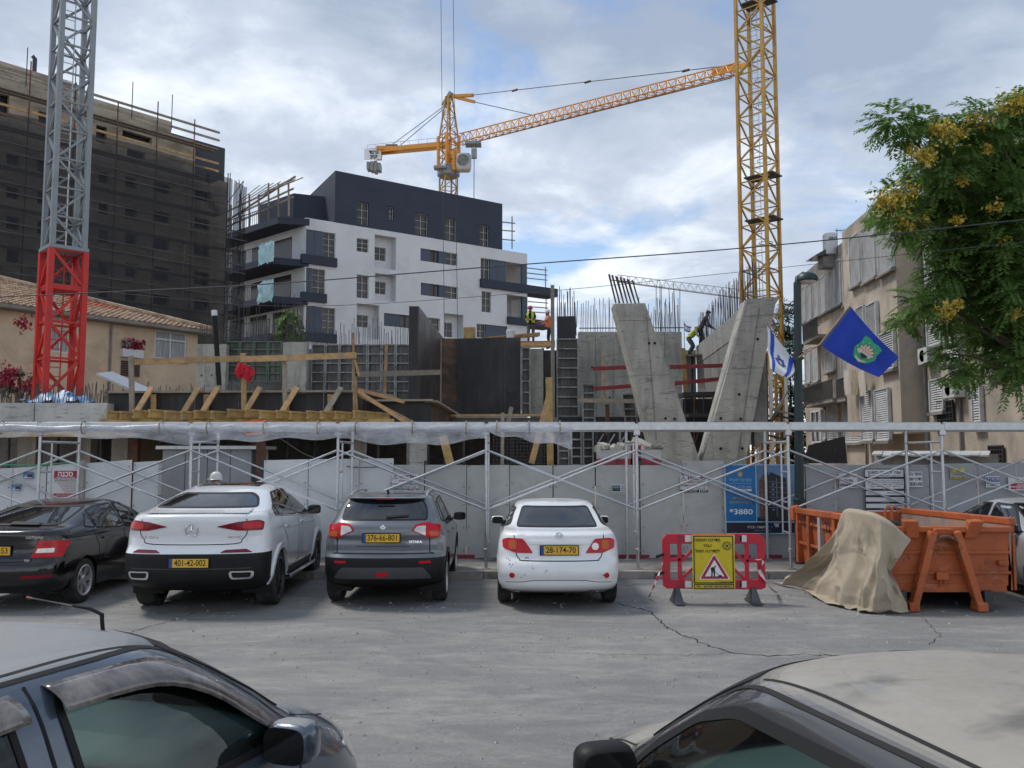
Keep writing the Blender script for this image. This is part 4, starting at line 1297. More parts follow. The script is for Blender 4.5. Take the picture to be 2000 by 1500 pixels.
strut('floor_edge', P(1330, 772, 30.0), P(1418, 770, 30.0), 0.8, 0.15, MATS['steel_dark'], rv)
strut('floor_edge', P(1340, 812, 29.0), P(1408, 812, 29.0), 0.8, 0.12, MATS['steel_dark'], rv)
MB().box((P(1372, 830, 33).x, 33, 2.6), (2.6, 0.2, 3.4)).build('dark_interior_panel', MATS['form_black'], rv)  # black panel stands in for the shade of the interior behind the V
for k in range(5):
 strut('shoring_leg', P(1338 + 18 * k, 900, 29.5), P(1338 + 18 * k, 774, 29.5), 0.06, 0.06, MATS['steel_rust'] if k % 2 else MATS['steel_dark'], rv, n=6)
 strut('shoring_brace', P(1338 + 16 * k, 880, 29.4), P(1362 + 14 * k, 800, 29.4), 0.035, 0.035, MATS['steel_dark'], rv, n=6)
# the V column
vc = thing('v_column', 'massive V-shaped raw concrete column with rebar sticking out of one arm', 'column', P(1365, 900, 25.5))
def arm(name, f0, f1, Y, dep, cut, m='concrete_cast'):
 """front outline top (f0: left,right) to bottom (f1), split into cast lifts"""
 lv = [0.0, 0.10] + cut + [1.0]
 for u, v in zip(lv, lv[1:]):
  q = []
  for t in (u + (0.002 if u else 0), v):
   l = V(f0[0]).lerp(V(f1[0]), t)
   r = V(f0[1]).lerp(V(f1[1]), t)
   q.append((P(l.x, l.y, Y), P(r.x, r.y, Y)))
  (tl, tr), (bl, br) = q
  d = V((0, dep, 0))
  MB().hexa([bl, br, br + d, bl + d], [tl, tr, tr + d, tl + d]).build(name, MATS[m], vc)
arm('left_arm', ((1200, 593), (1260, 592)), ((1286, 925), (1376, 925)), 25.5, 0.9, [0.42, 0.70])
arm('right_arm', ((1460, 584), (1517, 580)), ((1366, 925), (1452, 925)), 25.5, 0.9, [0.40, 0.70])
def facet(name, tl, tr, br, bl, Y, out, m):
 MB().hexa([P(*bl, Y - out), P(*br, Y - out), P(*br, Y), P(*bl, Y)], [P(*tl, Y - out), P(*tr, Y - out), P(*tr, Y), P(*tl, Y)]).build(name, MATS[m], vc)
facet('form_seam', (1261.5, 610), (1263, 610), (1283, 860), (1281, 860), 25.5, 0.012, 'concrete_dark')
facet('form_seam', (1482, 602), (1484, 602), (1441, 905), (1439, 905), 25.5, 0.012, 'concrete_dark')
facet('lit_edge', (1457, 584), (1461, 584), (1373, 884), (1369, 884), 25.5, 0.03, 'concrete_pale')  # paler strip paints the light falling on the arm's left face
for px, py in ((1268, 670), (1279, 670), (1300, 817), (1318, 818), (1408, 817), (1447, 818), (1444, 770), (1480, 662), (1408, 876), (1450, 876)):
 MB().lathe([(0, 0), (0.04, 0), (0.04, .02), (0, .02)], 8, P(px, py, 25.47), 'y').build('tie_hole', MATS['gap_black'], vc)
for k in range(13):
 q = P(1203 + 45 * (k % 7) / 6, 592, 25.7 + 0.35 * (k // 7))
 strut('rebar', q, q + V((-0.19 - 0.02 * (k % 3), 0, 0.88 - 0.03 * (k % 7))), 0.045, 0.045, MATS['rebar'], vc, n=6)
strut('rebar_tie', P(1192, 547, 25.7), P(1240, 551, 25.7), 0.03, 0.03, MATS['rebar'], vc, n=6)
# clutter low behind the fence
ct = thing('rubble_skip', 'low red and grey rubble container behind the fence left of the V column', 'container', P(1225, 905, 20.5))
MB().hexa([P(1165, 925, 20.5), P(1292, 925, 20.5), P(1292, 925, 22.0), P(1165, 925, 22.0)], [P(1165, 880, 20.5), P(1292, 878, 20.5), P(1292, 878, 22.0), P(1165, 880, 22.0)]).build('tub', MATS['concrete_pale'], ct)
for q in ((1165, 896, 1292, 908), (1232, 870, 1252, 908)):
 MB().hexa([P(q[0], q[3], 20.45), P(q[2], q[3], 20.45), P(q[2], q[3], 20.5), P(q[0], q[3], 20.5)], [P(q[0], q[1], 20.45), P(q[2], q[1], 20.45), P(q[2], q[1], 20.5), P(q[0], q[1], 20.5)]).build('red_sheet', MATS['paint_red_board'], ct)
for k in range(14):
 p = P(1170 + 9 * k, 876 + RB.uniform(-6, 2), 21.0)
 MB().box(p, (RB.uniform(.1, .5), .2, RB.uniform(.05, .25)), (RB.uniform(-.5, .5), RB.uniform(-.5, .5), RB.uniform(0, 3))).build('rubble', MATS['concrete_cast'], ct)
tm = thing('wire_mesh_stack', 'stack of dark reinforcement mesh standing below the slab', 'mesh', P(1020, 900, 23.8))
for k in range(9):
 strut('wire', P(962, 852 + 6.6 * k, 23.8), P(1068, 852 + 6.6 * k, 23.8), 0.025, 0.025, MATS['steel_dark'], tm, n=5)
for k in range(16):
 strut('wire', P(964 + 6.6 * k, 850, 23.8), P(964 + 6.6 * k, 908, 23.8), 0.025, 0.025, MATS['steel_dark'], tm, n=5)
# shoring frames in the dark right half
sh = thing('shoring_frames', 'dark shoring frames and braces between the concrete wall and the fence', 'shoring', P(1230, 900, 26.5))
for k in range(7):
 px = 1145 + 22 * k
 strut('leg', P(px, 912, 26.5), P(px + RB.uniform(-3, 3), 838, 26.5), 0.07, 0.07, MATS['form_steel'] if k % 3 == 0 else MATS['steel_dark'], sh, n=6)
 strut('brace', P(px, 905, 26.4), P(px + 34, 848, 26.4), 0.04, 0.04, MATS['form_steel'], sh, n=6)
MB().box((P(1230, 870, 30).x, 30.4, 2.3), (4.6, 0.2, 2.4)).build('dark_backdrop', MATS['form_black'], sh)  # black panel added as the dark background behind the shoring
bt_ = MB()
br_ = random.Random(8)
z0 = P(120, 778, 23.2)
bt_.grid(lambda u, v: (z0.x + (u - .5) * 1.8, 23.2 + (v - .5) * 1.0, z0.z - 0.12 + 0.28 * sin(u * pi) * sin(v * pi) + 0.05 * sin(u * 17 + v * 9) + 0.04 * br_.uniform(-1, 1)), 26, 12)
tag(bt_.build('blue_tarp', MATS['blue_sheet'], None, True), 'crumpled blue plastic tarp at the foot of the red crane base', 'tarp')
st_ = tag(MB().box(P(255, 752, 23.6), (1.6, 0.8, 0.05), (RAD(10), RAD(24), 0)).build('corrugated_sheet', MATS['galvanised']), 'tilted grey metal sheet lying behind the slab edge rebar', 'sheet')
# timber platform and pallets where the workers stand
pf = thing('work_platform', 'timber work platform with stacked boards under the two workers', 'platform', P(1040, 682, 38.5))
for k in range(9):
 strut('plank', P(985, 678 - 2.1 * (k % 5), 37.0 + 0.4 * k), P(1084, 676 - 2.1 * (k % 5), 37.0 + 0.4 * k), 0.35, 0.07, MATS['timber'], pf)
for k in range(5):
 strut('plank', P(930 + 6 * k, 664 - k * 1.2, 37.5), P(1052, 656 - k * 1.3, 38.5), 0.3, 0.06, MATS['timber'], pf)
for px in (990, 1020, 1060):
 strut('post', P(px, 800, 38), P(px, 680, 38), 0.12, 0.12, MATS['timber_grey'], pf)
yb = tag(MB().box(P(917, 652, 36), (0.5, 0.3, 0.55)).build('yellow_crate', MATS['timber_yellow'], bevel=0.04), 'small yellow crate on top of the black wall form', 'crate')
wb = tag(MB().lathe([(0.16, 0), (0.19, .3), (0.17, .32), (0.0, .32)], 16, P(997, 660, 36.5)).build('white_bucket', MATS['frame_white'], None, 'auto'), 'white bucket on top of the boards left of the workers', 'bucket')
dk = thing('bar_fixing_deck', 'narrow timber deck under the workers at the receding wall', 'platform', P(1352, 694, 36.4))
for k in range(5):
 strut('plank', P(1326, 694, 35.5 + .42 * k), P(1378, 694, 35.5 + .42 * k), .36, .07, MATS['timber_grey'], dk)
for px in (1330, 1352, 1372):
 strut('prop', P(px, 780, 36.6), P(px, 695, 36.6), .1, .1, MATS['steel_dark'], dk, n=6)
# ================================================================ fence, scaffold walkway, notices
FY = 17.55
mat('fence_white', (0.64, 0.66, 0.67), 0.45, var=0.07, scale=1.2, metal=0.0, obj_rand=0.05, dirt=(0.50, 0.51, 0.51), dirt_amt=0.3, dirt_scale=0.8)
mat('fence_grey', (0.43, 0.44, 0.425), 0.55, var=0.08, scale=1.2, obj_rand=0.06, dirt=(0.33, 0.335, 0.32), dirt_amt=0.3, dirt_scale=1.1)
mat('fence_mid', (0.33, 0.34, 0.355), 0.5, var=0.08, scale=1.2, obj_rand=0.06, dirt=(0.27, 0.275, 0.28), dirt_amt=0.3, dirt_scale=0.9)
fence = thing('site_fence', 'hoarding of white and grey sheet metal panels along the pavement', 'fence', (0, FY, 0.11))
fr = random.Random(21)
def fpanel(x0, x1, yt0, yt1, m, d=0.0, yb=1090, crest=False):
 a, b = P(x0, 1000, FY + d), P(x1, 1000, FY + d)
 z0, z1 = P(x0, yt0, FY + d).z, P(x1, yt1, FY + d).z
 g = 0.006
 Y = FY + d
 mb = MB()
 n = max(2, int((b.x - a.x) / 0.16))
 # shallow profiled sheet with folded edges
 pts = []
 for k in range(n + 1):
  t = k / n
  x_ = a.x + g + (b.x - a.x - 2 * g) * t
  o = 0.0 if 0 < k < n else 0.03
  pts.append((x_, Y + o + fr.uniform(-.003, .003), z0 + (z1 - z0) * t))
 for x_, y_, z_ in pts:
  mb.v += [V((x_, y_, 0.12)), V((x_, y_, z_)), V((x_, Y + 0.05, z_))]
 for k in range(n):
  i = 3 * k
  mb.f += [[i, i + 3, i + 4, i + 1], [i + 1, i + 4, i + 5, i + 2]]
 p = mb.build('panel', MATS[m], fence, True)
 rv = MB()
 for k in range(5):
  for x_ in (a.x + 0.05, b.x - 0.05):
   rv.lathe([(0, 0), (0.012, 0), (0.012, .006), (0, .006)], 6, (x_, Y - 0.012, 0.3 + k * 0.42 + fr.uniform(-.05, .05)), 'y')
 tag(rv.build('rivets', MATS['steel_dark'], p), kind='stuff')
 return p
W_, G_, M_ = 'fence_white', 'fence_grey', 'fence_mid'
for q in ((-60, 20, 918, 914, W_, -.1), (20, 86, 914, 910, W_, -.1), (87, 153, 910, 904, W_, -.1), (163, 254, 905, 898, W_, 0), (256, 309, 903, 900, W_, .06), (512, 600, 899, 897, W_, 0), (600, 700, 897, 896, W_, -.01), (700, 768, 896, 895, W_, 0.01),
   (768, 828, 908, 908, G_, 0), (829, 911, 908, 908, G_, 0.01), (911, 995, 909, 908, G_, 0), (995, 1080, 909, 909, G_, .015), (1081, 1163, 909, 908, G_, 0), (1164, 1250, 909, 908, G_, .01), (1251, 1335, 909, 909, G_, 0), (1336, 1416, 900, 900, G_, -.03),
   (1416, 1500, 909, 909, M_, 0), (1500, 1575, 908, 908, M_, 0), (1576, 1634, 907, 908, M_, 0.01), (1634, 1712, 908, 908, M_, 0), (1712, 1776, 908, 908, M_, 0.01), (1776, 1819, 907, 908, M_, 0), (1819, 1914, 906, 905, M_, 0), (1914, 1990, 905, 904, M_, .01), (1990, 2070, 904, 903, M_, 0)):
 fpanel(*q)
for px in (158, 311, 509, 831, 1250, 1575, 1819):
 strut('post', (P(px, 1000, FY + .12).x, FY + .12, 0.1), (P(px, 1000, FY + .12).x, FY + .12, 2.05), 0.07, 0.07, MATS['steel_dark'] if px not in (311, 158) else MATS['concrete_pale'], fence)
strut('base_plinth', (-12, FY + .03, 0.15), (12, FY + .03, 0.15), 0.06, 0.07, MATS['paint_red_board'], fence)
# site cabin in the fence line
hut = thing('site_cabin', 'grey steel site cabin set into the fence behind the white SUV', 'cabin', P(405, 1080, 18.6))
for x0, x1 in ((318, 362), (363, 405), (406, 450), (451, 492)):
 a, b = P(x0, 879, 18.3), P(x1, 879, 18.3)
 MB().box(((a.x + b.x) / 2, 18.33, (a.z + .12) / 2), (b.x - a.x - .006, 0.06, a.z - .12)).build('wall_sheet', MATS['fence_mid'], hut)
a, b = P(306, 876, 18.2), P(503, 876, 18.2)
MB().box(((a.x + b.x) / 2, 18.9, a.z + .02), (b.x - a.x, 1.5, 0.07)).build('roof_edge', MATS['galvanised'], hut)
MB().box((P(497, 950, 18.3).x, 18.4, 1.2), (0.10, .16, 2.3)).build('corner_post', MATS['steel_dark'], hut)
MB().box(((a.x + b.x) / 2, 19.5, 1.2), (b.x - a.x - .3, 0.06, 2.2)).build('back_wall', MATS['fence_mid'], hut)
MB().box((P(508, 950, 18.2).x, 18.2, 1.3), (0.17, 0.12, 2.6)).build('rust_post', MATS['steel_rust'], hut)

# galvanised scaffold walkway over the pavement
SY, SB = 15.95, 17.40
sc = thing('scaffold_walkway', 'galvanised tube scaffold walkway standing over the pavement before the fence', 'scaffold', (0, SY, 0.11))
GV = MATS['galvanised']
posts = (-215, 80, 375, 661, 950, 1243, 1538, 1838, 2135)
zt = P(950, 833, SY).z
PX = [P(px, 833, SY).x for px in posts]
for i, x_ in enumerate(PX):
 lean = 0.0
 strut('upright', (x_ + lean, SY, 0.13), (x_, SY, zt), 0.055, 0.055, GV, sc, n=10)
 strut('upright', (x_ + lean, SB, 0.13), (x_, SB, zt - .02), 0.055, 0.055, GV, sc, n=10)
 for yy in (SY, SB):
  MB().box((x_, yy, 0.118), (0.16, 0.16, 0.012)).build('base_plate', GV, sc)
  MB().lathe([(0.045, 0), (0.045, .05), (0.03, .06)], 10, (x_, yy, 0.42)).build('jack_collar', GV, sc, 'auto')
 # ladder frame between the two uprights
 for z in (0.75, 1.30, 1.85, 2.40):
  strut('frame_rung', (x_, SY, z), (x_, SY + 0.42, z), 0.035, 0.035, GV, sc, n=8)
 strut('frame_bar', (x_, SY, zt - .28), (x_, SB, zt - .28), 0.045, 0.045, GV, sc, n=8)
 strut('frame_bar', (x_ + 0.0, SY + 0.42, 0.7), (x_, SY + 0.42, zt - .28), 0.035, 0.035, GV, sc, n=8)
 MB().box((x_, SY - .012, zt - .06), (0.12, 0.10, 0.22)).build('head_coupler', GV, sc, bevel=0.02)
zh, zl = P(950, 880, SY).z, P(950, 995, SY).z
for i in range(len(PX) - 1):
 a, b = PX[i], PX[i + 1]
 for yy, s_ in ((SY - .035, 1), (SB - .03, 1)):
  for (za, zb_) in ((zh, zl), (zl, zh)):
   strut('cross_brace', (a + .02, yy, za), (b - .02, yy + 0.03, zb_), 0.038, 0.038, GV, sc, n=8)
 MB().beam((a + .03, SY - .02, zt), (b - .03, SY - .02, zt), 0.11, 0.16).build('ledger', GV, sc, bevel=0.02)
 MB().beam((a + .03, SB, zt), (b - .03, SB, zt), 0.08, 0.12).build('ledger', GV, sc, bevel=0.02)
# rolled plastic sheeting tied along the ledger
def plastic():
 g = NB('plastic_sheet')
 t = g.n('ShaderNodeBsdfTransparent')
 t.inputs[0].default_value = (0.9, 0.92, 0.94, 1)
 d = g.n('ShaderNodeBsdfPrincipled')
 d.inputs['Base Color'].default_value = (0.72, 0.74, 0.77, 1)
 d.inputs['Roughness'].default_value = 0.22
 n = g.noise(g.coord('world', (1, 1, 2.5)), 2.4, 7, 0.6, 0.6)
 mx = g.n('ShaderNodeMixShader')
 g.l(g.ramp(n, (0.3, 0.22), (0.7, 0.62)), mx.inputs[0])
 g.l(t.outputs[0], mx.inputs[1])
 g.l(d.outputs[0], mx.inputs[2])
 g.l(mx.outputs[0], g.o.inputs['Surface'])
 MATS['plastic_sheet'] = g.m
plastic()
def sheet(x0, x1, drop, seed, label):
 r = random.Random(seed)
 ph = [r.uniform(0, 6) for _ in range(8)]
 a, b = P(x0, 833, SY).x, P(x1, 833, SY).x
 t = thing('plastic_sheet', label, 'plastic sheet', ((a + b) / 2, SY, zt - .3))
 rl = MB()
 n = max(8, int((b - a) / 0.08))
 def roll(u, v):
  an = v * 2 * pi
  rr = 0.062 + 0.008 * sin(u * 9 + ph[0]) + 0.006 * sin(u * 41 + 3 * an + ph[1])
  sag = -0.03 * abs(sin(u * pi * 3 + ph[2]))
  return (a + (b - a) * u, SY - 0.09 - rr * 0.9 * cos(an), zt - 0.02 + sag + rr * sin(an))
 rl.grid(roll, n, 10)
 rl.build('rolled_sheet', MATS['plastic_sheet'], t, 'all')
 hg = MB()
 def hang(u, v):
  d = drop(u)
  return (a + (b - a) * u, SY - 0.11 - 0.04 * v * sin(u * 11 + ph[3]) - 0.018 * sin(u * 37 + v * 4 + ph[4]) * v, zt - 0.05 - d * v + 0.03 * v * sin(u * 15 + ph[5]))
 hg.grid(hang, n, 8)
 hg.build('hanging_flap', MATS['plastic_sheet'], t, 'all')
 for u in (0.12, 0.5, 0.86):
  p = V((a + (b - a) * u, SY - .1, zt - .02))
  MB().tube([p + V((0, -.11 * cos(k * pi / 5), .12 * sin(k * pi / 5))) for k in range(11)], 0.012, 6).build('string_tie', MATS['timber_grey'], t)
sheet(-40, 378, lambda u: 0.13 + 0.30 * max(0, u - .45) ** 1.3, 1, 'clear plastic sheet rolled along the scaffold top, far left piece')
sheet(376, 664, lambda u: 0.24 - 0.08 * u, 2, 'clear plastic sheet rolled along the scaffold top above the white SUV')
sheet(663, 952, lambda u: 0.18 + 0.10 * sin(u * pi), 3, 'clear plastic sheet rolled along the scaffold top above the grey SUV')
sheet(951, 1116, lambda u: 0.04 + 0.30 * u ** 0.8, 4, 'clear plastic sheet end hanging loose on the scaffold above the white sedan')
# cable slung from the site
cb = MB().tube([P(545, 855, 18.2) , P(590, 885, 18.1), P(640, 905, 18.0), P(690, 913, 17.4), P(740, 912, 17.4)], 0.012, 6)
tag(cb.build('slack_cable', MATS['steel_dark'], None, 'auto'), 'thin slack cable drooping over the white fence panels', 'cable')
gc = MB().tube([P(0, 908, 17.3), P(60, 909, 17.3), P(150, 903, 17.3)], 0.012, 6)
mat('wire_green', (0.03, 0.28, 0.16), 0.6)
tag(gc.build('green_wire', MATS['wire_green'], None, 'auto'), 'green wire strung along the top of the leftmost fence panels', 'wire')

# ---- notices on the fence ----
mat('sign_white', (0.60, 0.60, 0.60), 0.5, var=0.06)
mat('sign_red', (0.38, 0.012, 0.035), 0.5, var=0.06)
mat('sign_blue', (0.0, 0.135, 0.36), 0.4, var=0.03)
mat('sign_navy', (0.012, 0.014, 0.035), 0.4)
mat('sign_lightblue', (0.28, 0.50, 0.72), 0.5)
mat('sign_gold', (0.42, 0.33, 0.13), 0.5)
mat('sign_yellow', (0.62, 0.47, 0.01), 0.45, var=0.05, dirt=(0.40, 0.31, 0.03), dirt_amt=0.35, dirt_scale=6)
mat('ink_red', (0.22, 0.008, 0.03), 0.6)
mat('photo_sky', (0.10, 0.19, 0.34), 0.4, var=0.4, scale=2.0)
mat('photo_brown', (0.16, 0.085, 0.06), 0.5, var=0.2)
mat('photo_dark', (0.014, 0.016, 0.022), 0.5, var=0.3)
mat('photo_grey', (0.12, 0.14, 0.17), 0.5)
class Sign:
 """flat notice: pixel rectangle on the fence; children laid a few mm apart"""
 def __init__(s, name, label, x0, y0, x1, y1, m, d=-0.03, cat='sign', Y=None):
  s.Y = (FY if Y is None else Y) + d
  a, b = P(x0, y1, s.Y), P(x1, y0, s.Y)
  s.a, s.b = a, b
  s.root = thing(name, label, cat, ((a.x + b.x) / 2, s.Y, a.z))
  MB().box(((a.x + b.x) / 2, s.Y, (a.z + b.z) / 2), (b.x - a.x, 0.008, b.z - a.z)).build('sheet', MATS[m], s.root)
 def xy(s, u, v):
  return s.a.x + (s.b.x - s.a.x) * u, s.b.z + (s.a.z - s.b.z) * v
 def box(s, u0, v0, u1, v1, m, lay=1, name='print_block'):
  x0, z0 = s.xy(u0, v0)
  x1, z1 = s.xy(u1, v1)
  y = s.Y - 0.004 - 0.003 * lay
  MB().quad((x0, y, z1), (x1, y, z1), (x1, y, z0), (x0, y, z0)).build(name, MATS[m], s.root, fix=False)
 def poly(s, pts, m, lay=1, name='print_shape'):
  y = s.Y - 0.004 - 0.003 * lay
  q = [s.xy(*p) for p in pts]
  MB().add([(x_, y, z_) for x_, z_ in q], [list(range(len(q)))]).build(name, MATS[m], s.root, fix=False)
 def text(s, t, u, v, h, m, rtl=True, fit=None, bold=0.015, lay=2):
  x_, z_ = s.xy(u, v)
  write(t, MATS[m], s.root, (x_, s.Y - 0.004 - 0.003 * lay, z_), h * (s.b.z - s.a.z), rtl=rtl, bold=bold, fit=fit * (s.b.x - s.a.x) if fit else None)
# danger board, far left
d = Sign('danger_board', 'red and white danger board with small pictograms on the far left fence', 102, 919, 152, 990, 'sign_white', -.14)
d.box(0.03, 0.01, 0.97, 0.22, 'sign_red')
d.text('סכנה', 0.5, 0.10, 0.20, 'ink_white', fit=0.62, bold=0.03)
d.text('כניסה לאתר בניה אסורה', 0.5, 0.195, 0.05, 'ink_white', fit=0.8)
d.text('הכניסה לעובדים מורשים בלבד', 0.5, 0.265, 0.06, 'ink_black', fit=0.86)
d.box(0.03, 0.31, 0.97, 0.32, 'ink_black')
for k in range(6):
 d.text('חובה לחבוש קסדת מגן באתר' if k % 2 else 'יש להישמע להוראות מנהל העבודה', 0.56 + 0.03 * k, 0.36 + 0.045 * k, 0.04, 'ink_red', fit=0.72 - 0.05 * k, bold=0.0)
d.box(0.03, 0.63, 0.97, 0.72, 'sign_red')
d.text('זהירות עבודות בניה', 0.5, 0.675, 0.05, 'ink_white', fit=0.7)
for k in range(6):
 cx, cy = 0.10 + 0.155 * k, 0.79
 d.poly([(cx + 0.058 * cos(a * pi / 8), cy + 0.043 * sin(a * pi / 8)) for a in range(16)], 'ink_black', 1)
 d.poly([(cx + 0.040 * cos(a * pi / 8), cy + 0.030 * sin(a * pi / 8)) for a in range(16)], 'sign_white', 2)
 d.poly([(cx + (0.02 + .006 * (k % 3)) * cos(a * pi / 3), cy + 0.017 * sin(a * pi / 3)) for a in range(6)], 'ink_black', 3)
for k in range(3):
 d.box(0.1, 0.87 + 0.04 * k, 0.9, 0.88 + 0.04 * k, 'photo_grey')
for nm, q in (('small blue photo sticker, upper one, on the leftmost fence panel', (45, 922, 65, 935)), ('small blue photo sticker, lower one, on the leftmost fence panel', (22, 946, 40, 958))):
 b_ = Sign('photo_sticker', nm, *q, 'photo_sky', -.14, 'sticker')
 b_.box(0.5, 0.35, 0.95, 0.75, 'photo_dark')
 b_.poly([(0.05, 0.95), (0.3, 0.4), (0.55, 0.95)], 'sign_lightblue', 2)
 b_.box(0.05, 0.8, 0.95, 0.9, 'sign_white', 3)
def warning(label, x0, y0, x1, y1):
 s_ = Sign('warning_notice', label, x0, y0, x1, y1, 'fence_white', -.035)
 s_.poly([(0.02, 0.28), (0.11, 0.02), (0.21, 0.28)], 'ink_red', 1)
 s_.poly([(0.05, 0.26), (0.11, 0.08), (0.18, 0.26)], 'fence_white', 2)
 s_.text('!', 0.113, 0.19, 0.17, 'ink_red', False, lay=3)
 s_.text('סכנה!', 0.60, 0.15, 0.27, 'ink_red', fit=0.66, bold=0.03)
 s_.text('כאן בונים', 0.52, 0.39, 0.15, 'ink_red', fit=0.5)
 s_.text('הכניסה לזרים אסורה', 0.5, 0.58, 0.15, 'ink_red', fit=0.96)
 s_.text('דין קבלני בניה', 0.55, 0.74, 0.10, 'ink_black', fit=0.7)
 s_.box(0.0, 0.83, 0.68, 0.99, 'ink_black')
 s_.box(0.71, 0.83, 1.0, 0.99, 'ink_black')
 s_.text('זהירות', 0.34, 0.91, 0.12, 'ink_white', fit=0.5)
 s_.text('3491', 0.855, 0.91, 0.12, 'ink_white', False, fit=0.22)
warning('white danger notice with red lettering on grey fence above the grey SUV', 766, 926, 817, 960)
warning('white danger notice with red lettering beside the blue poster', 1329, 929, 1382, 962)
s_ = Sign('realtor_sticker', 'small white sticker with a picture on the grey fence above the white sedan', 1195, 946, 1224, 965, 'fence_white', -.035, 'sticker')
s_.box(0.03, 0.1, 0.56, 0.72, 'photo_dark')
s_.box(0.08, 0.16, 0.52, 0.4, 'photo_sky', 2)
s_.box(0.08, 0.45, 0.52, 0.6, 'leaf_green', 2)
for k, t in enumerate(('תיווך', 'דירות', 'למכירה')):
 s_.text(t, 0.78, 0.2 + 0.22 * k, 0.2, 'ink_black', fit=0.36)
s_.text('0528440211', 0.5, 0.88, 0.18, 'ink_black', False, fit=0.9)
# big advertising poster
p_ = Sign('advertising_poster', 'large blue advertising poster with a tower picture and the number 3880', 1417, 907, 1556, 1043, 'sign_lightblue', -.07, 'poster')
p_.box(0.015, 0.015, 0.425, 0.815, 'sign_blue')
p_.box(0.44, 0.015, 0.985, 0.815, 'photo_sky')
p_.box(0.015, 0.835, 0.985, 0.985, 'sign_navy')
cx, cy = 0.215, 0.145
p_.poly([(cx + (0.04 if a % 2 else 0.026) * cos(a * pi / 12), cy + (0.044 if a % 2 else 0.028) * sin(a * pi / 12)) for a in range(24)], 'sign_gold', 2)
p_.text('סביוני העיר', 0.215, 0.225, 0.066, 'sign_lightblue', fit=0.31, bold=0)
p_.box(0.07, 0.275, 0.37, 0.279, 'sign_lightblue', 2)
p_.text('אנה פרנק', 0.27, 0.325, 0.055, 'sign_lightblue', fit=0.19, bold=0)
p_.text('25', 0.115, 0.345, 0.10, 'sign_lightblue', False, fit=0.09, bold=-0.01)
p_.box(0.19, 0.355, 0.37, 0.385, 'sign_white', 2)
p_.text('רמת גן', 0.28, 0.37, 0.026, 'sign_blue', lay=3)
p_.text('3, 4, 5 חדרים,', 0.24, 0.485, 0.05, 'sign_gold', fit=0.28)
p_.text('דירות גן ופנטהאוז', 0.215, 0.545, 0.05, 'sign_gold', fit=0.31)
p_.text('*3880', 0.22, 0.685, 0.105, 'ink_white', False, fit=0.32)
# the pictured tower
p_.poly([(0.47, 0.23), (0.545, 0.13), (0.56, 0.80), (0.475, 0.80)], 'photo_brown', 2)
p_.poly([(0.545, 0.13), (0.60, 0.11), (0.60, 0.80), (0.56, 0.80)], 'photo_dark', 2)
p_.poly([(0.60, 0.17), (0.64, 0.11), (0.70, 0.14), (0.85, 0.20), (0.86, 0.80), (0.60, 0.80)], 'photo_dark', 3)
for k in range(6):
 p_.poly([(0.605, 0.24 + 0.075 * k), (0.855, 0.265 + 0.07 * k), (0.855, 0.275 + 0.07 * k), (0.605, 0.252 + 0.075 * k)], 'photo_grey', 4)
 p_.poly([(0.645, 0.275 + 0.073 * k), (0.68, 0.278 + 0.073 * k), (0.68, 0.30 + 0.073 * k), (0.645, 0.30 + 0.073 * k)], 'photo_sky', 4)
 for u in (0.49, 0.525):
  p_.box(u, 0.22 + 0.085 * k, u + 0.010, 0.245 + 0.085 * k, 'photo_dark', 3)
p_.box(0.705, 0.2, 0.72, 0.79, 'photo_grey', 5)
p_.box(0.44, 0.76, 0.985, 0.815, 'photo_dark', 5)
p_.box(0.47, 0.772, 0.56, 0.782, 'photo_grey', 6)
p_.text('א׳', 0.70, 0.875, 0.085, 'ink_white', bold=0.02, lay=2)
p_.text('אביסרור', 0.60, 0.90, 0.05, 'sign_blue', fit=0.11)
p_.text('משה ובניו', 0.43, 0.90, 0.055, 'ink_white', fit=0.25, bold=0)
p_.text('בונים בית לחיים', 0.51, 0.95, 0.025, 'sign_lightblue', fit=0.22, bold=0)
# permit board and phone notices to the right
b_ = Sign('permit_board', 'tall building permit board with black bands behind the skip', 1690, 915, 1766, 1008, 'fence_white', -.035)
b_.box(0, 0, 1, 0.02, 'sign_navy'), b_.box(0, 0.02, 0.025, 1, 'sign_navy'), b_.box(0.975, 0.02, 1, 1, 'sign_navy')
b_.text('אנה פרנק 25 רמת גן', 0.5, 0.085, 0.085, 'ink_black', fit=0.80)
b_.text('פרויקט פינוי בינוי תמא 38', 0.5, 0.155, 0.035, 'ink_black', fit=0.8)
for v0 in (0.175, 0.425, 0.56, 0.695, 0.83):
 b_.box(0.025, v0, 0.975, v0 + 0.045, 'sign_navy')
for v0, t in ((0.197, 'מהות העבודה'), (0.447, 'היזם'), (0.582, 'תכנון ופיקוח'), (0.717, 'קבלן מבצע'), (0.852, 'מהנדס אחראי')):
 b_.text(t, 0.5, v0, 0.035, 'sign_white', bold=0)
for k, t in enumerate(('הריסת מבנה קיים והקמת בנין מגורים חדש', 'בן 8 קומות מעל קומת קרקע וחניון', 'הכולל 7 דירות גן ודירות גג', 'היתר בניה מס 20')):
 b_.text(t, 0.52, 0.255 + 0.042 * k, 0.036, 'ink_black', fit=0.85 - 0.12 * (k > 2), bold=0)
for v0 in (0.50, 0.525, 0.635, 0.66, 0.77, 0.79, 0.9):
 b_.box(0.55, v0, 0.93, v0 + 0.008, 'photo_grey')
n_ = Sign('phone_notice', 'white phone notice left of the permit board on the grey fence', 1640, 925, 1674, 953, 'fence_white', -.035)
for k, (t, f_) in enumerate((('מנוף להשכרה', .9), ('אחז אלי', .5), ('052-8904478', .95))):
 n_.text(t, 0.5, 0.16 + 0.33 * k, 0.30, 'ink_black', fit=f_)
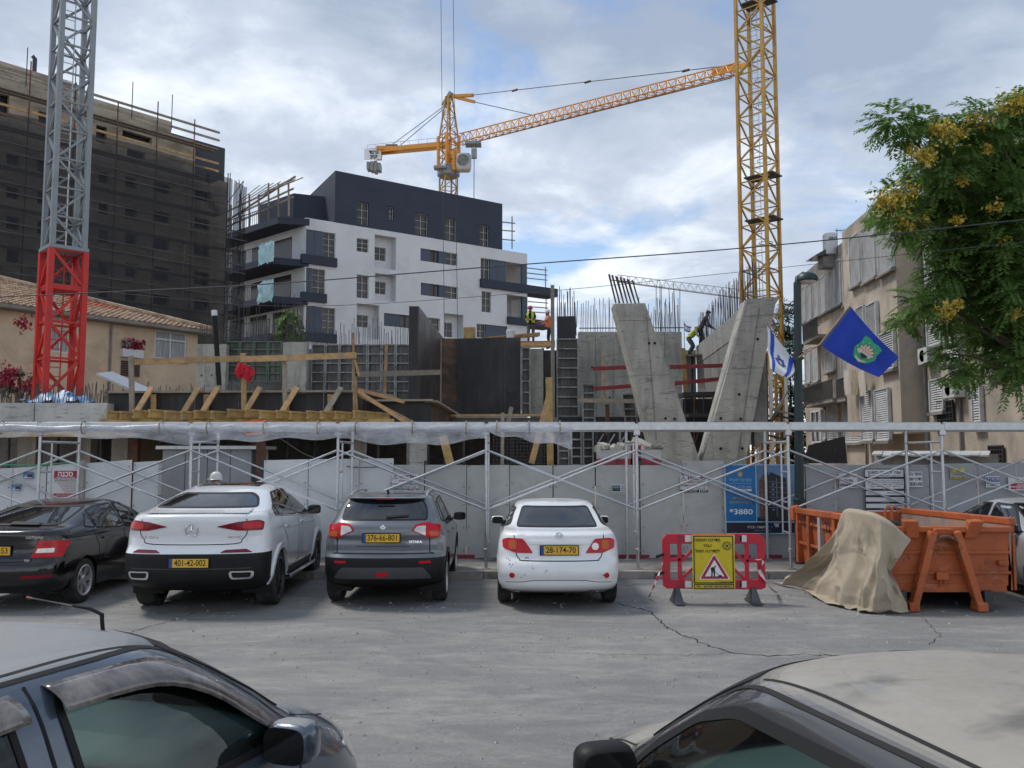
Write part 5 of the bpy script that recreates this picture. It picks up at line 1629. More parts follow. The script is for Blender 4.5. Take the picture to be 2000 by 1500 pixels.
n_ = Sign('phone_notice', 'white phone notice right of the permit board behind a scaffold post', 1769, 921, 1801, 951, 'fence_white', -.035)
for k, (t, f_) in enumerate((('מחזור בטיח', .9), ('חדרני שטיח', .95), ('050-4138282', .95))):
 n_.text(t, 0.5, 0.16 + 0.33 * k, 0.30, 'ink_black', fit=f_)
y_ = Sign('yellow_sticker', 'small yellow and black sticker on the fence beyond the skip', 1856, 914, 1886, 936, 'fence_mid', -.035, 'sticker')
y_.box(0.1, 0.0, 0.9, 0.38, 'sign_yellow')
y_.text('גרירה', 0.5, 0.12, 0.2, 'ink_black', lay=3)
y_.text('דרכים', 0.55, 0.30, 0.17, 'ink_black', lay=3)
y_.text('שירות 24 שעות', 0.5, 0.55, 0.15, 'photo_grey', fit=0.7)
y_.box(0.0, 0.80, 1.0, 0.98, 'sign_yellow')
y_.text('054-4121896', 0.5, 0.89, 0.17, 'ink_black', False, fit=0.9, lay=3)
t_ = Sign('letter_sticker', 'white sticker with three blue letter squares on the fence beyond the skip', 1926, 930, 1952, 952, 'fence_white', -.035, 'sticker')
for k, t in enumerate('TMM'):
 t_.box(0.02 + 0.33 * k, 0.1, 0.32 + 0.33 * k, 0.5, 'plate_blue')
 t_.text(t, 0.17 + 0.33 * k, 0.3, 0.34, 'ink_white', False, lay=3)
t_.box(0.05, 0.6, 0.95, 0.66, 'photo_grey'), t_.box(0.3, 0.76, 0.95, 0.86, 'photo_grey')
r_ = Sign('danger_sticker', 'white notice with red bands at the right end of the fence', 1970, 932, 2010, 958, 'sign_white', -.035, 'sticker')
r_.box(0.1, 0.45, 1, 0.68, 'sign_red'), r_.box(0.1, 0.76, 1, 0.90, 'sign_red')
r_.text('סכנה', 0.55, 0.57, 0.24, 'ink_white', lay=3)
r_.text('כאן בונים', 0.55, 0.83, 0.15, 'ink_white', lay=3)
# ================================================================ vehicles
def pchip(xs, ys, xq):
 xs, ys, xq = np.asarray(xs, float), np.asarray(ys, float), np.asarray(xq, float)
 h = np.diff(xs)
 d = np.diff(ys) / h
 m = np.zeros_like(ys)
 m[0], m[-1] = d[0], d[-1]
 for i in range(1, len(xs) - 1):
  if d[i - 1] * d[i] > 0:
   w1, w2 = 2 * h[i] + h[i - 1], h[i] + 2 * h[i - 1]
   m[i] = (w1 + w2) / (w1 / d[i - 1] + w2 / d[i])
 k = np.clip(np.searchsorted(xs, xq) - 1, 0, len(xs) - 2)
 t = (xq - xs[k]) / h[k]
 return ((2 * t**3 - 3 * t**2 + 1) * ys[k] + (t**3 - 2 * t**2 + t) * h[k] * m[k] + (-2 * t**3 + 3 * t**2) * ys[k + 1] + (t**3 - t**2) * h[k] * m[k + 1])

def rounded(poly, r=0.03, n=4):
 """polygon with rounded corners; r may be a list"""
 out = []
 m = len(poly)
 for i in range(m):
  a, b, c = V(poly[i - 1]), V(poly[i]), V(poly[(i + 1) % m])
  ri = r[i] if isinstance(r, (list, tuple)) else r
  e1, e2 = a - b, c - b
  k = min(ri, e1.length * 0.49, e2.length * 0.49)
  if k < 1e-4:
   out.append(tuple(b))
   continue
  p, q = b + e1.normalized() * k, b + e2.normalized() * k
  for j in range(n + 1):
   t = j / n
   out.append(tuple(p * (1 - t)**2 + b * 2 * t * (1 - t) + q * t * t))
 return out
def inside(poly, x, y):
 c = False
 j = len(poly) - 1
 for i in range(len(poly)):
  xi, yi = poly[i]
  xj, yj = poly[j]
  if (yi > y) != (yj > y) and x < (xj - xi) * (y - yi) / (yj - yi + 1e-12) + xi:
   c = not c
  j = i
 return c
def shrink(poly, d):
 """inset a polygon by d (simple mitre)"""
 a = sum(poly[i - 1][0] * poly[i][1] - poly[i][0] * poly[i - 1][1] for i in range(len(poly)))
 s = 1 if a > 0 else -1
 out = []
 m = len(poly)
 for i in range(m):
  p, b, q = V(poly[i - 1]), V(poly[i]), V(poly[(i + 1) % m])
  e1, e2 = (b - p), (q - b)
  if e1.length < 1e-7: e1 = e2
  if e2.length < 1e-7: e2 = e1
  e1, e2 = e1.normalized(), e2.normalized()
  n1, n2 = V((-e1.y, e1.x)) * s, V((-e2.y, e2.x)) * s
  nn = n1 + n2
  if nn.length < 1e-6:
   nn = n1
  nn.normalize()
  out.append(tuple(b + nn * (d / max(0.5, nn.dot(n1)))))
 return out

class Car:
 def __init__(s, name, label, loc, rz, L, lev, wheels, paint, res=(64, 16, 46), group=None, cat='car', tail=None):
  """lev rows: z, x_rear, x_front, half width, rear quarter depth, front quarter depth, rear exponent, front exponent"""
  s.root = thing(name, label, cat, loc, rz, group)
  s.L, s.paint = L, paint
  lev = np.array(lev, float)
  t = np.concatenate([[0], np.cumsum(np.sqrt(np.diff(lev[:, 0])**2 + 0.10 * np.diff(lev[:, 1])**2 + 0.10 * np.diff(lev[:, 2])**2 + 0.4 * np.diff(lev[:, 3])**2) + 0.004)])
  nl, nq, ns = res
  tq = np.linspace(0, t[-1], nl)
  q = np.stack([pchip(t, lev[:, i], tq) for i in range(8)], 1)
  s.V, s.F = [], []
  no = 4 * nq + 2 * ns
  for z, xr, xf, w, ar, af, er, ef in q:
   half = []
   ln = max(0.02, xf - xr)
   k = min(1.0, ln / (ar + af + 0.02))
   ar, af = ar * k, af * k
   for i in range(nq):
    a = (i / nq) * pi / 2
    half.append((xr + ar * (1 - cos(a)**(2 / er)), w * sin(a)**(2 / er)))
   for i in range(ns + 1):
    half.append((xr + ar + (xf - af - xr - ar) * i / ns, w))
   for i in range(1, nq + 1):
    a = (1 - i / nq) * pi / 2
    half.append((xf - af * (1 - cos(a)**(2 / ef)), w * max(0.0, sin(a))**(2 / ef)))
   xm, hl = (xr + xf) / 2, max(0.01, (xf - xr) / 2)
   pts = []
   for x, y in half:
    u = (x - xm) / hl
    pts.append((x, y * (1 - 0.022 * u * u), z))
   for x, y, zz_ in reversed(pts[1:-1]):
    pts.append((x, -y, zz_))
   s.V += pts
  no = len(s.V) // nl
  for j in range(nl - 1):
   for i in range(no):
    a, b = j * no + i, j * no + (i + 1) % no
    s.F.append((a, b, b + no, a + no))
  s.F.append(tuple(range(no))[::-1])
  s.F.append(tuple((nl - 1) * no + i for i in range(no)))
  s.V = [V(p) for p in s.V]
  s.bvh = BVHTree.FromPolygons(s.V, s.F)
  s.holes = []       # (view, polygon) openings in the shell
  s.split = []       # (test(center), part name, material)
  s.wh = wheels      # (x rear axle, x front axle, tyre radius, half track to tyre outside, tyre width, arch radius)
  s.no = no
 def ray(s, view, a, b):
  if view == 'rear':
   r = s.bvh.ray_cast(V((-3, a, b)), V((1, 0, 0)))
  elif view == 'front':
   r = s.bvh.ray_cast(V((s.L + 3, a, b)), V((-1, 0, 0)))
  elif view == 'top':
   r = s.bvh.ray_cast(V((a, b, 4)), V((0, 0, -1)))
  else:
   y = 3 if view == 'left' else -3
   r = s.bvh.ray_cast(V((a, y, b)), V((0, -1 if y > 0 else 1, 0)))
  if r[0] is None:
   p = {'rear': V((0, a, b)), 'front': V((s.L, a, b)), 'top': V((a, b, 1.4)), 'left': V((a, 0.9, b)), 'right': V((a, -0.9, b))}[view]
   r = s.bvh.find_nearest(p)
  n = r[1]
  d = {'rear': V((-1, 0, 0)), 'front': V((1, 0, 0)), 'top': V((0, 0, 1)), 'left': V((0, 1, 0)), 'right': V((0, -1, 0))}[view]
  if n.dot(d) < 0:
   n = -n
  return r[0], (n * 0.7 + d * 0.3).normalized()
 def patch(s, name, view, poly, m, off=0.004, inner=None, parent=None, step=0.06, skirt=0.012, smooth=True):
  """a sheet that lies on the shell, cut to a polygon drawn in side, rear, front or top view"""
  def dense(pl):
   o = []
   for i in range(len(pl)):
    a, b = V(pl[i]), V(pl[(i + 1) % len(pl)])
    k = max(1, int((b - a).length / step))
    o += [a.lerp(b, j / k) for j in range(k)]
   return o
  bd = dense(poly)
  nb = len(bd)
  pts = list(bd)
  edges = [(i, (i + 1) % nb) for i in range(nb)]
  if inner:
   ib = dense(inner)
   edges += [(nb + i, nb + (i + 1) % len(ib)) for i in range(len(ib))]
   pts += ib
  xs, ys = [p[0] for p in bd], [p[1] for p in bd]
  pin = [tuple(p) for p in bd]
  sp = shrink(pin, step * 0.35) if not inner else None
  if not inner:
   gx = np.arange(min(xs) + step / 2, max(xs), step)
   gy = np.arange(min(ys) + step / 2, max(ys), step)
   for x in gx:
    for y in gy:
     if inside(sp, x, y):
      pts.append(V((x, y)))
  r = delaunay_2d_cdt([V((p[0], p[1])) for p in pts], edges, [], 0, 1e-5)
  vs, fs = r[0], r[2]
  keep = []
  inn = [tuple(p) for p in ib] if inner else None
  for f in fs:
   cx = sum(vs[i][0] for i in f) / 3
   cy = sum(vs[i][1] for i in f) / 3
   if inside(pin, cx, cy) and not (inn and inside(inn, cx, cy)):
    keep.append(list(f))
  mb = MB()
  base = []
  for p in vs:
   h, n = s.ray(view, p[0], p[1])
   mb.v.append(h + n * off)
   base.append(h - n * skirt)
  cnt = {}
  for f in keep:
   for a, b in zip(f, f[1:] + f[:1]):
    k = (min(a, b), max(a, b))
    cnt[k] = (cnt[k][0] + 1, (a, b)) if k in cnt else (1, (a, b))
  mb.f = keep
  if skirt:
   nv = len(mb.v)
   mb.v += base
   for k, (c, (a, b)) in cnt.items():
    if c == 1:
     mb.f.append([a, b, b + nv, a + nv])
  return mb.build(name, m, parent or s.root, 'auto' if smooth else False, local=True)
 def line(s, view, pts, m, width=0.012, off=0.003, name='panel_gap', parent=None, step=0.05):
  mb = MB()
  P3 = []
  if len(pts) > 4:
   pts = catmull(pts, 6)
  for a, b in zip(pts, pts[1:]):
   a, b = V(a), V(b)
   k = max(1, int((b - a).length / step))
   P3 += [a.lerp(b, j / k) for j in range(k)]
  P3.append(V(pts[-1]))
  for i, p in enumerate(P3):
   d = (P3[min(i + 1, len(P3) - 1)] - P3[max(0, i - 1)]).normalized()
   n2 = V((-d.y, d.x)) * (width / 2)
   for q in (p + n2, p - n2):
    h, n = s.ray(view, q.x, q.y)
    mb.v.append(h + n * off)
  mb.f = [[2 * i, 2 * i + 1, 2 * i + 3, 2 * i + 2] for i in range(len(P3) - 1)]
  return mb.build(name, m, parent or s.root, local=True)
 def window(s, name, view, poly, glass, rubber, frame=0.022, hole=False, r=0.05, off=0.003):
  pl = rounded(poly, r)
  inn = shrink(pl, frame)
  if hole:
   s.holes.append((view, shrink(pl, frame * 0.5)))
  g = s.patch(name, view, inn, glass, off + (0.001 if not hole else -0.001), step=0.07, skirt=0.0 if hole else 0.006)
  s.patch('window_seal', view, pl, rubber, off + 0.003, inner=inn, parent=g, skirt=0.02)
  return g
 def finish(s, under, liner):
  xr, xf, R, tr, tw, ra = s.wh
  kill = set()
  cents = []
  for fi, f in enumerate(s.F):
   c = sum((s.V[i] for i in f), V((0, 0, 0))) / len(f)
   cents.append(c)
  for fi, c in enumerate(cents[:-2]):
   if abs(c.y) > tr - tw - 0.25:
    for ax in (xr, xf):
     if (c.x - ax)**2 + (c.z - R)**2 < (ra + 0.012)**2:
      kill.add(fi)
   for view, pl in s.holes:
    if view in ('left', 'right'):
     if (c.y > 0) == (view == 'left') and inside(pl, c.x, c.z) and abs(c.y) > 0.35:
      kill.add(fi)
    elif view == 'rear' and c.x < s.L * 0.45 and inside(pl, c.y, c.z):
     kill.add(fi)
    elif view == 'front' and c.x > s.L * 0.5 and inside(pl, c.y, c.z):
     kill.add(fi)
  groups = {'body': (s.paint, [])}
  for fi, f in enumerate(s.F):
   if fi in kill:
    continue
   nm = 'body'
   if fi == len(s.F) - 2:
    nm = 'underbody'
    groups.setdefault(nm, (under, []))
   else:
    for test, pn, m in s.split:
     if test(cents[fi]):
      nm = pn
      groups.setdefault(pn, (m, []))
      break
   groups[nm][1].append(f)
  for nm, (m, fs) in groups.items():
   mp, mb = {}, MB()
   for f in fs:
    g = []
    for i in f:
     if i not in mp:
      mp[i] = len(mb.v)
      mb.v.append(s.V[i])
     g.append(mp[i])
    mb.f.append(g)
   mb.build(nm, m, s.root, 'all', local=True)
  # wheel housings
  for ax in (xr, xf):
   for sd in (-1, 1):
    mb = MB()
    n = 20
    y0, y1 = sd * (tr - 0.02), sd * (tr - tw - 0.16)
    for k in range(n + 1):
     a = pi * (-0.12 + 1.24 * k / n)
     for y in (y0, y1):
      mb.v.append(V((ax + (ra + 0.01) * cos(a), y, R + (ra + 0.01) * sin(a))))
    mb.f = [[2 * k, 2 * k + 1, 2 * k + 3, 2 * k + 2] for k in range(n)]
    mb.f.append([2 * k + 1 for k in range(n + 1)])
    mb.build('wheel_housing', liner, s.root, local=True)
 def arches(s, m, width=0.05, off=0.006, lo=0.2, name='wheel_arch', sides=('left', 'right')):
  xr, xf, R, tr, tw, ra = s.wh
  for view in sides:
   for ax in (xr, xf):
    a0 = math.asin(max(-0.9, min(0.9, (lo - R) / (ra + width))))
    outer, inner = [], []
    for k in range(25):
     a = a0 + (pi - 2 * a0) * k / 24
     outer.append((ax + (ra + width) * cos(a), R + (ra + width) * sin(a)))
     inner.append((ax + ra * cos(a), R + ra * sin(a)))
    s.patch(name, view, outer + inner[::-1], m, off, step=0.05, skirt=0.03)
 def wheels(s, tyre, rim, dark, spokes=5, style=0, rim_r=None, detail=True):
  xr, xf, R, tr, tw, ra = s.wh
  rr = rim_r or R * 0.66
  # built lying along +y: outside face at y=0, inside at -tw
  t = MB().lathe([(rr, -0.02), (rr + 0.015, -0.004), (R - 0.045, 0.0), (R - 0.012, -0.018), (R, -0.05), (R, -tw + 0.05), (R - 0.012, -tw + 0.018), (R - 0.05, -tw), (rr, -tw + 0.01)], 40, axis='y', cap=False)
  tm = t.mesh('tyre', tyre, 'auto')
  b = MB().lathe([(rr + 0.012, -0.006), (rr - 0.004, 0.0), (rr - 0.02, -0.012), (rr - 0.03, -0.06), (rr - 0.03, -tw * 0.8)], 40, axis='y', cap=False)
  rm = b.mesh('rim', rim, 'auto')
  d = MB().lathe([(rr - 0.02, -tw * 0.55), (0.14, -tw * 0.45), (0.0, -tw * 0.42)], 28, axis='y', cap=False)
  dm = d.mesh('brake_disc', dark, 'auto')
  sp = MB()
  for k in range(spokes):
   a = 2 * pi * k / spokes + 0.3
   prs = [(0.0, 0.075 if style == 0 else 0.028)] if style == 0 else [(-0.10, 0.02), (0.10, 0.02)]
   for da, wd in prs:
    e = a + da * 0.9
    r1 = rr - 0.012
    c0, c1 = V((cos(a + da * 0.5) * 0.045, -0.03, sin(a + da * 0.5) * 0.045)), V((cos(e) * r1, -0.022, sin(e) * r1))
    tg0, tg1 = V((-sin(a), 0, cos(a))), V((-sin(e), 0, cos(e)))
    dp = V((0, -0.035, 0))
    w0, w1 = wd * 0.42, wd * 0.62
    sp.hexa([c0 - tg0 * w0 + dp, c0 + tg0 * w0 + dp, c0 + tg0 * w0, c0 - tg0 * w0],
      [c1 - tg1 * w1 + dp, c1 + tg1 * w1 + dp, c1 + tg1 * w1, c1 - tg1 * w1])
  sp.lathe([(0.075, -0.07), (0.075, -0.026), (0.05, -0.014), (0.0, -0.012)], 20, axis='y', cap=False)
  sm = sp.mesh('spokes', rim)
  for ax in (xr, xf):
   for sd in (-1, 1):
    o = bpy.data.objects.new('wheel', tm)
    COL.objects.link(o)
    o.parent = s.root
    o.location = (ax, sd * tr, R)
    o.rotation_euler = (0, random.random(), 0) if sd > 0 else (0, random.random(), pi)
    for nm, me in (('rim', rm), ('brake_disc', dm), ('spokes', sm)):
     c = bpy.data.objects.new(nm, me)
     COL.objects.link(c)
     c.parent = o
 def plate(s, text, y, z, view='rear', w=0.52, h=0.115, x=None, tilt=0.0, frame=True):
  p, n = s.ray(view, y, z)
  sg = -1 if view == 'rear' else 1
  xx = (x if x is not None else min(s.ray(view, y, z - h * 0.4)[0].x, s.ray(view, y, z + h * 0.4)[0].x)) + sg * 0.012
  rot = Euler((0, tilt, 0)).to_matrix()
  fr = MB().box((xx + 0.002, y, z), (0.014, w + 0.024, h + 0.024)).build('number_plate_frame', MATS['car_black_plastic'], s.root, local=True)
  pl = MB().box((xx - 0.006, y, z), (0.006, w, h)).build('number_plate', MATS['plate_yellow'], fr, local=True)
  MB().box((xx - 0.0075, y + w / 2 - 0.022, z), (0.006, 0.044, h - 0.002)).build('blue_band', MATS['plate_blue'], fr, local=True)
  write(text, MATS['ink_black'], fr, (xx - 0.0102, y - 0.02, z), h * 0.98, xdir=(0, -1, 0), bold=0.012, name='plate_number', world=False, fit=w * 0.80)
  return fr
 def badge(s, text, view, a, b, size, m, fit=None, name='badge_lettering', rtl=False):
  p, n = s.ray(view, a, b)
  if view == 'rear':
   xd, up = V((0, -1, 0)), V((0, 0, 1))
  elif view == 'right':
   xd, up = V((1, 0, 0)), V((0, 0, 1))
  up = (up - n * up.dot(n)).normalized()
  xd = (xd - n * xd.dot(n) - up * xd.dot(up)).normalized()
  return write(text, m, s.root, p + n * 0.006, size, xdir=xd, up=up, name=name, world=False, fit=fit, bold=0.01)
 def mirrors(s, x, y, z, shell, glass, sides=(-1, 1), size=(0.10, 0.21, 0.14), big=False):
  for sd in sides:
   mb = MB()
   dx, dy, dz = size
   n, k = 20, 8
   def f(u, v):
    a = u * 2 * pi
    t = v * pi
    # rounded block: superellipsoid
    c = lambda q, e: math.copysign(abs(q)**e, q)
    return (x + dx / 2 * c(cos(t), 0.6) * 1.0 + 0.0, sd * (y + dy / 2) + dy / 2 * c(sin(t), 0.7) * c(cos(a), 0.55), z + dz / 2 * c(sin(t), 0.7) * c(sin(a), 0.55))
   mb.grid(f, n, k)
   hs = mb.build('door_mirror', shell, s.root, 'all', local=True)
   g = MB()
   for i in range(24):
    a = 2 * pi * i / 24
    c = lambda q, e: math.copysign(abs(q)**e, q)
    g.v.append(V((x - dx / 2 - 0.003, sd * (y + dy / 2) + dy * 0.44 * c(cos(a), 0.55), z + dz * 0.42 * c(sin(a), 0.55))))
   g.f = [list(range(24))]
   g.build('mirror_glass', glass, hs, local=True)
   MB().hexa([V((x + 0.0, sd * (y - 0.09), z - dz * 0.42)), V((x + 0.07, sd * (y - 0.09), z - dz * 0.42)), V((x + 0.05, sd * (y + 0.03), z - dz * 0.36)), V((x + 0.0, sd * (y + 0.03), z - dz * 0.36))],
      [V((x + 0.0, sd * (y - 0.09), z - dz * 0.2)), V((x + 0.07, sd * (y - 0.09), z - dz * 0.2)), V((x + 0.05, sd * (y + 0.03), z - dz * 0.2)), V((x + 0.0, sd * (y + 0.03), z - dz * 0.2))]
      ).build('mirror_arm', MATS['car_black_plastic'], hs, local=True)
 def block(s, name, c, size, m, parent=None, bevel=0.01, rot=None):
  return MB().box(c, size, rot).build(name, m, parent or s.root, local=True, bevel=bevel)
def catmull(pts, n):
 q = [V(p) for p in pts]
 out = []
 for k in range(len(q) - 1):
  a, b, c, d = q[max(k - 1, 0)], q[k], q[k + 1], q[min(k + 2, len(q) - 1)]
  for j in range(n):
   e = j / n
   out.append(0.5 * ((2 * b) + (c - a) * e + (2 * a - 5 * b + 4 * c - d) * e * e + (3 * b - a - 3 * c + d) * e ** 3))
 return out + [q[-1]]
def mirror_poly(pl):
 return [(-a, b) for a, b in pl][::-1]
# ---- white sedan, rear towards the camera ------------------------------------------------
def wheel_y(py):
 return GP(1000, py).y
def sedan(name, label, loc, rz, pt):
 L = 4.54
 lev = [(0.20, 0.50, L - 0.45, 0.78, 0.45, 0.5, 2.6, 2.5), (0.30, 0.10, L - 0.12, 0.83, 0.50, 0.6, 2.7, 2.5), (0.37, 0.035, L - 0.04, 0.855, 0.50, 0.65, 2.8, 2.5),
   (0.42, 0.03, L - 0.02, 0.86, 0.50, 0.65, 2.9, 2.5), (0.52, 0.0, L, 0.872, 0.50, 0.7, 2.9, 2.5), (0.64, 0.015, L - 0.02, 0.877, 0.5, 0.7, 2.9, 2.5), (0.69, 0.045, L - 0.05, 0.878, 0.5, 0.7, 2.9, 2.5),
   (0.74, 0.085, L - 0.12, 0.878, 0.48, 0.7, 2.9, 2.5), (0.84, 0.10, L - 0.40, 0.872, 0.46, 0.7, 2.8, 2.5), (0.96, 0.115, L - 0.95, 0.852, 0.45, 0.6, 2.7, 2.6), (1.03, 0.125, L - 1.16, 0.825, 0.42, 0.5, 2.6, 2.6),
   (1.065, 0.16, L - 1.24, 0.80, 0.40, 0.5, 2.6, 2.6), (1.085, 0.28, L - 1.29, 0.785, 0.40, 0.5, 2.6, 2.6), (1.11, 0.56, L - 1.34, 0.765, 0.42, 0.5, 2.6, 2.6), (1.14, 0.68, L - 1.40, 0.745, 0.45, 0.5, 2.5, 2.6),
   (1.25, 0.93, L - 1.60, 0.695, 0.5, 0.55, 2.5, 2.5), (1.34, 1.15, L - 1.78, 0.645, 0.5, 0.6, 2.5, 2.5), (1.40, 1.33, L - 1.94, 0.598, 0.5, 0.6, 2.5, 2.5), (1.432, 1.50, L - 2.08, 0.545, 0.5, 0.6, 2.4, 2.4),
   (1.452, 1.72, L - 2.25, 0.43, 0.45, 0.5, 2.3, 2.3), (1.463, 1.95, L - 2.42, 0.24, 0.3, 0.3, 2.2, 2.2), (1.466, 2.1, L - 2.43, 0.02, 0.1, 0.1, 2, 2)]
 c = Car(name, label, loc, rz, L, lev, (0.96, 3.56, 0.315, 0.868, 0.20, 0.355), pt)
 c.window('rear_window', 'rear', [(-0.60, 1.115), (0.60, 1.115), (0.50, 1.385), (-0.50, 1.385)], G, BP, 0.02, r=0.05)
 for sd, vw in ((1, 'left'), (-1, 'right')):
  c.window('side_window', vw, [(0.86, 1.12), (1.88, 1.03), (1.84, 1.385), (1.45, 1.36)], G, BP, 0.02, r=0.06)
  c.window('side_window', vw, [(1.96, 1.025), (3.12, 0.985), (2.42, 1.375), (1.93, 1.39)], G, BP, 0.02, r=0.06)
  c.line(vw, [(1.92, 0.25), (1.92, 1.02)], K)
  c.line(vw, [(3.05, 0.25), (3.08, 0.96)], K)
  c.line(vw, [(1.27, 0.62), (1.0, 0.95)], K)
  f = (lambda p: p) if sd > 0 else mirror_poly
  o = f([(0.79, 0.97), (0.715, 1.0), (0.50, 0.995), (0.36, 0.80), (0.61, 0.80), (0.78, 0.86)])
  t = c.patch('tail_light', 'rear', rounded(o, 0.03), MATS['lamp_red'], 0.012, step=0.05)
  c.patch('indicator', 'rear', rounded(f([(0.70, 0.975), (0.585, 0.975), (0.60, 0.84), (0.70, 0.85)]), 0.05), MATS['lamp_amber'], 0.017, parent=t, step=0.04)
  if sd < 0:
   cc = [(-0.50 + 0.05 * cos(a * pi / 8), 0.89 + 0.05 * sin(a * pi / 8)) for a in range(16)]
   c.patch('reversing_lamp', 'rear', cc, MATS['lamp_clear'], 0.018, parent=t, step=0.03)
  cc = [(sd * (0.655 + 0 * a) + 0.036 * cos(a * pi / 8), 0.50 + 0.036 * sin(a * pi / 8)) for a in range(16)]
  c.patch('rear_reflector', 'rear', cc, MATS['lamp_red'], 0.01, step=0.03)
 c.line('rear', [(0.63, 1.06), (0.60, 0.80), (0.55, 0.72), (0.45, 0.70), (-0.45, 0.70), (-0.55, 0.72), (-0.60, 0.80), (-0.63, 1.06)], K, 0.012)
 c.patch('boot_handle_trim', 'rear', rounded([(-0.42, 0.925), (0.42, 0.925), (0.43, 0.965), (-0.43, 0.965)], 0.02), pt, 0.022, step=0.04, skirt=0.02)
 c.plate('28-174-70', 0.0, 0.842)
 em = MB()
 for rx, rz_, tl in ((0.052, 0.036, 0), (0.018, 0.034, 0), (0.034, 0.014, 0.012)):
  pts = [(0, rx * cos(a * pi / 16), 1.04 + tl + rz_ * sin(a * pi / 16)) for a in range(33)]
  pts = [c.ray('rear', p[1], p[2])[0] + V((-0.008, 0, 0)) for p in pts]
  em.tube(pts, 0.0045, 6, cap=False)
 em.build('oval_emblem', MATS['chrome'], c.root, 'auto', local=True)
 c.badge('ıııııı', 'rear', 0.53, 1.045, 0.03, MATS['chrome'], 0.10)
 st = c.patch('sticker', 'rear', [(0.45 + 0.06 * cos(a * pi / 8), 0.735 + 0.026 * sin(a * pi / 8)) for a in range(16)], MATS['ink_white'], 0.003, step=0.03)
 c.badge('101', 'rear', 0.45, 0.735, 0.045, MATS['lamp_dark_red'])
 sc = MB()
 rnd = random.Random(5)
 for a, b in ((0.70, 0.66), (0.66, 0.63), (0.62, 0.655), (0.715, 0.71), (0.40, 0.60), (0.36, 0.61), (-0.58, 0.49), (-0.60, 0.52), (-0.55, 0.46), (0.55, 0.47), (0.5, 0.5), (-0.3, 0.43), (0.2, 0.56)):
  for k in range(3):
   p, n = c.ray('rear', a + rnd.uniform(-.03, .03), b + rnd.uniform(-.02, .02))
   e = V((0, rnd.uniform(-.02, .02), rnd.uniform(-.02, .02)))
   q = V((0, rnd.uniform(.002, .006), rnd.uniform(.002, .006)))
   sc.quad(p + n * .002 - e, p + n * .002 - q, p + n * .002 + e, p + n * .002 + q)
 sc.build('paint_scratches', MATS['gap_black'], c.root, local=True, fix=False)
 c.line('rear', [(0.74, 0.40), (0.50, 0.415), (0.3, 0.44), (-0.3, 0.44), (-0.50, 0.415), (-0.74, 0.40)], MATS['car_grey_plastic'], 0.008)
 c.arches(pt, 0.035, 0.006)
 c.mirrors(3.0, 0.80, 1.05, pt, MATS['mirror_black'])
 c.block('exhaust_pipe', (0.35, -0.45, 0.27), (0.4, 0.06, 0.06), MATS['brake_metal'], bevel=0.02)
 c.finish(BP, MATS['gap_black'])
 c.wheels(MATS['tyre_rubber'], MATS['alloy_silver'], MATS['brake_metal'], 7)
 return c
ya = wheel_y(1175)
sedan('sedan_car', 'white sedan with scratched rear bumper and plate 28-174-70, parked nose to fence', (P(1086, 1000, ya).x, ya - 0.96, 0), pi / 2, MATS['paint_white'])

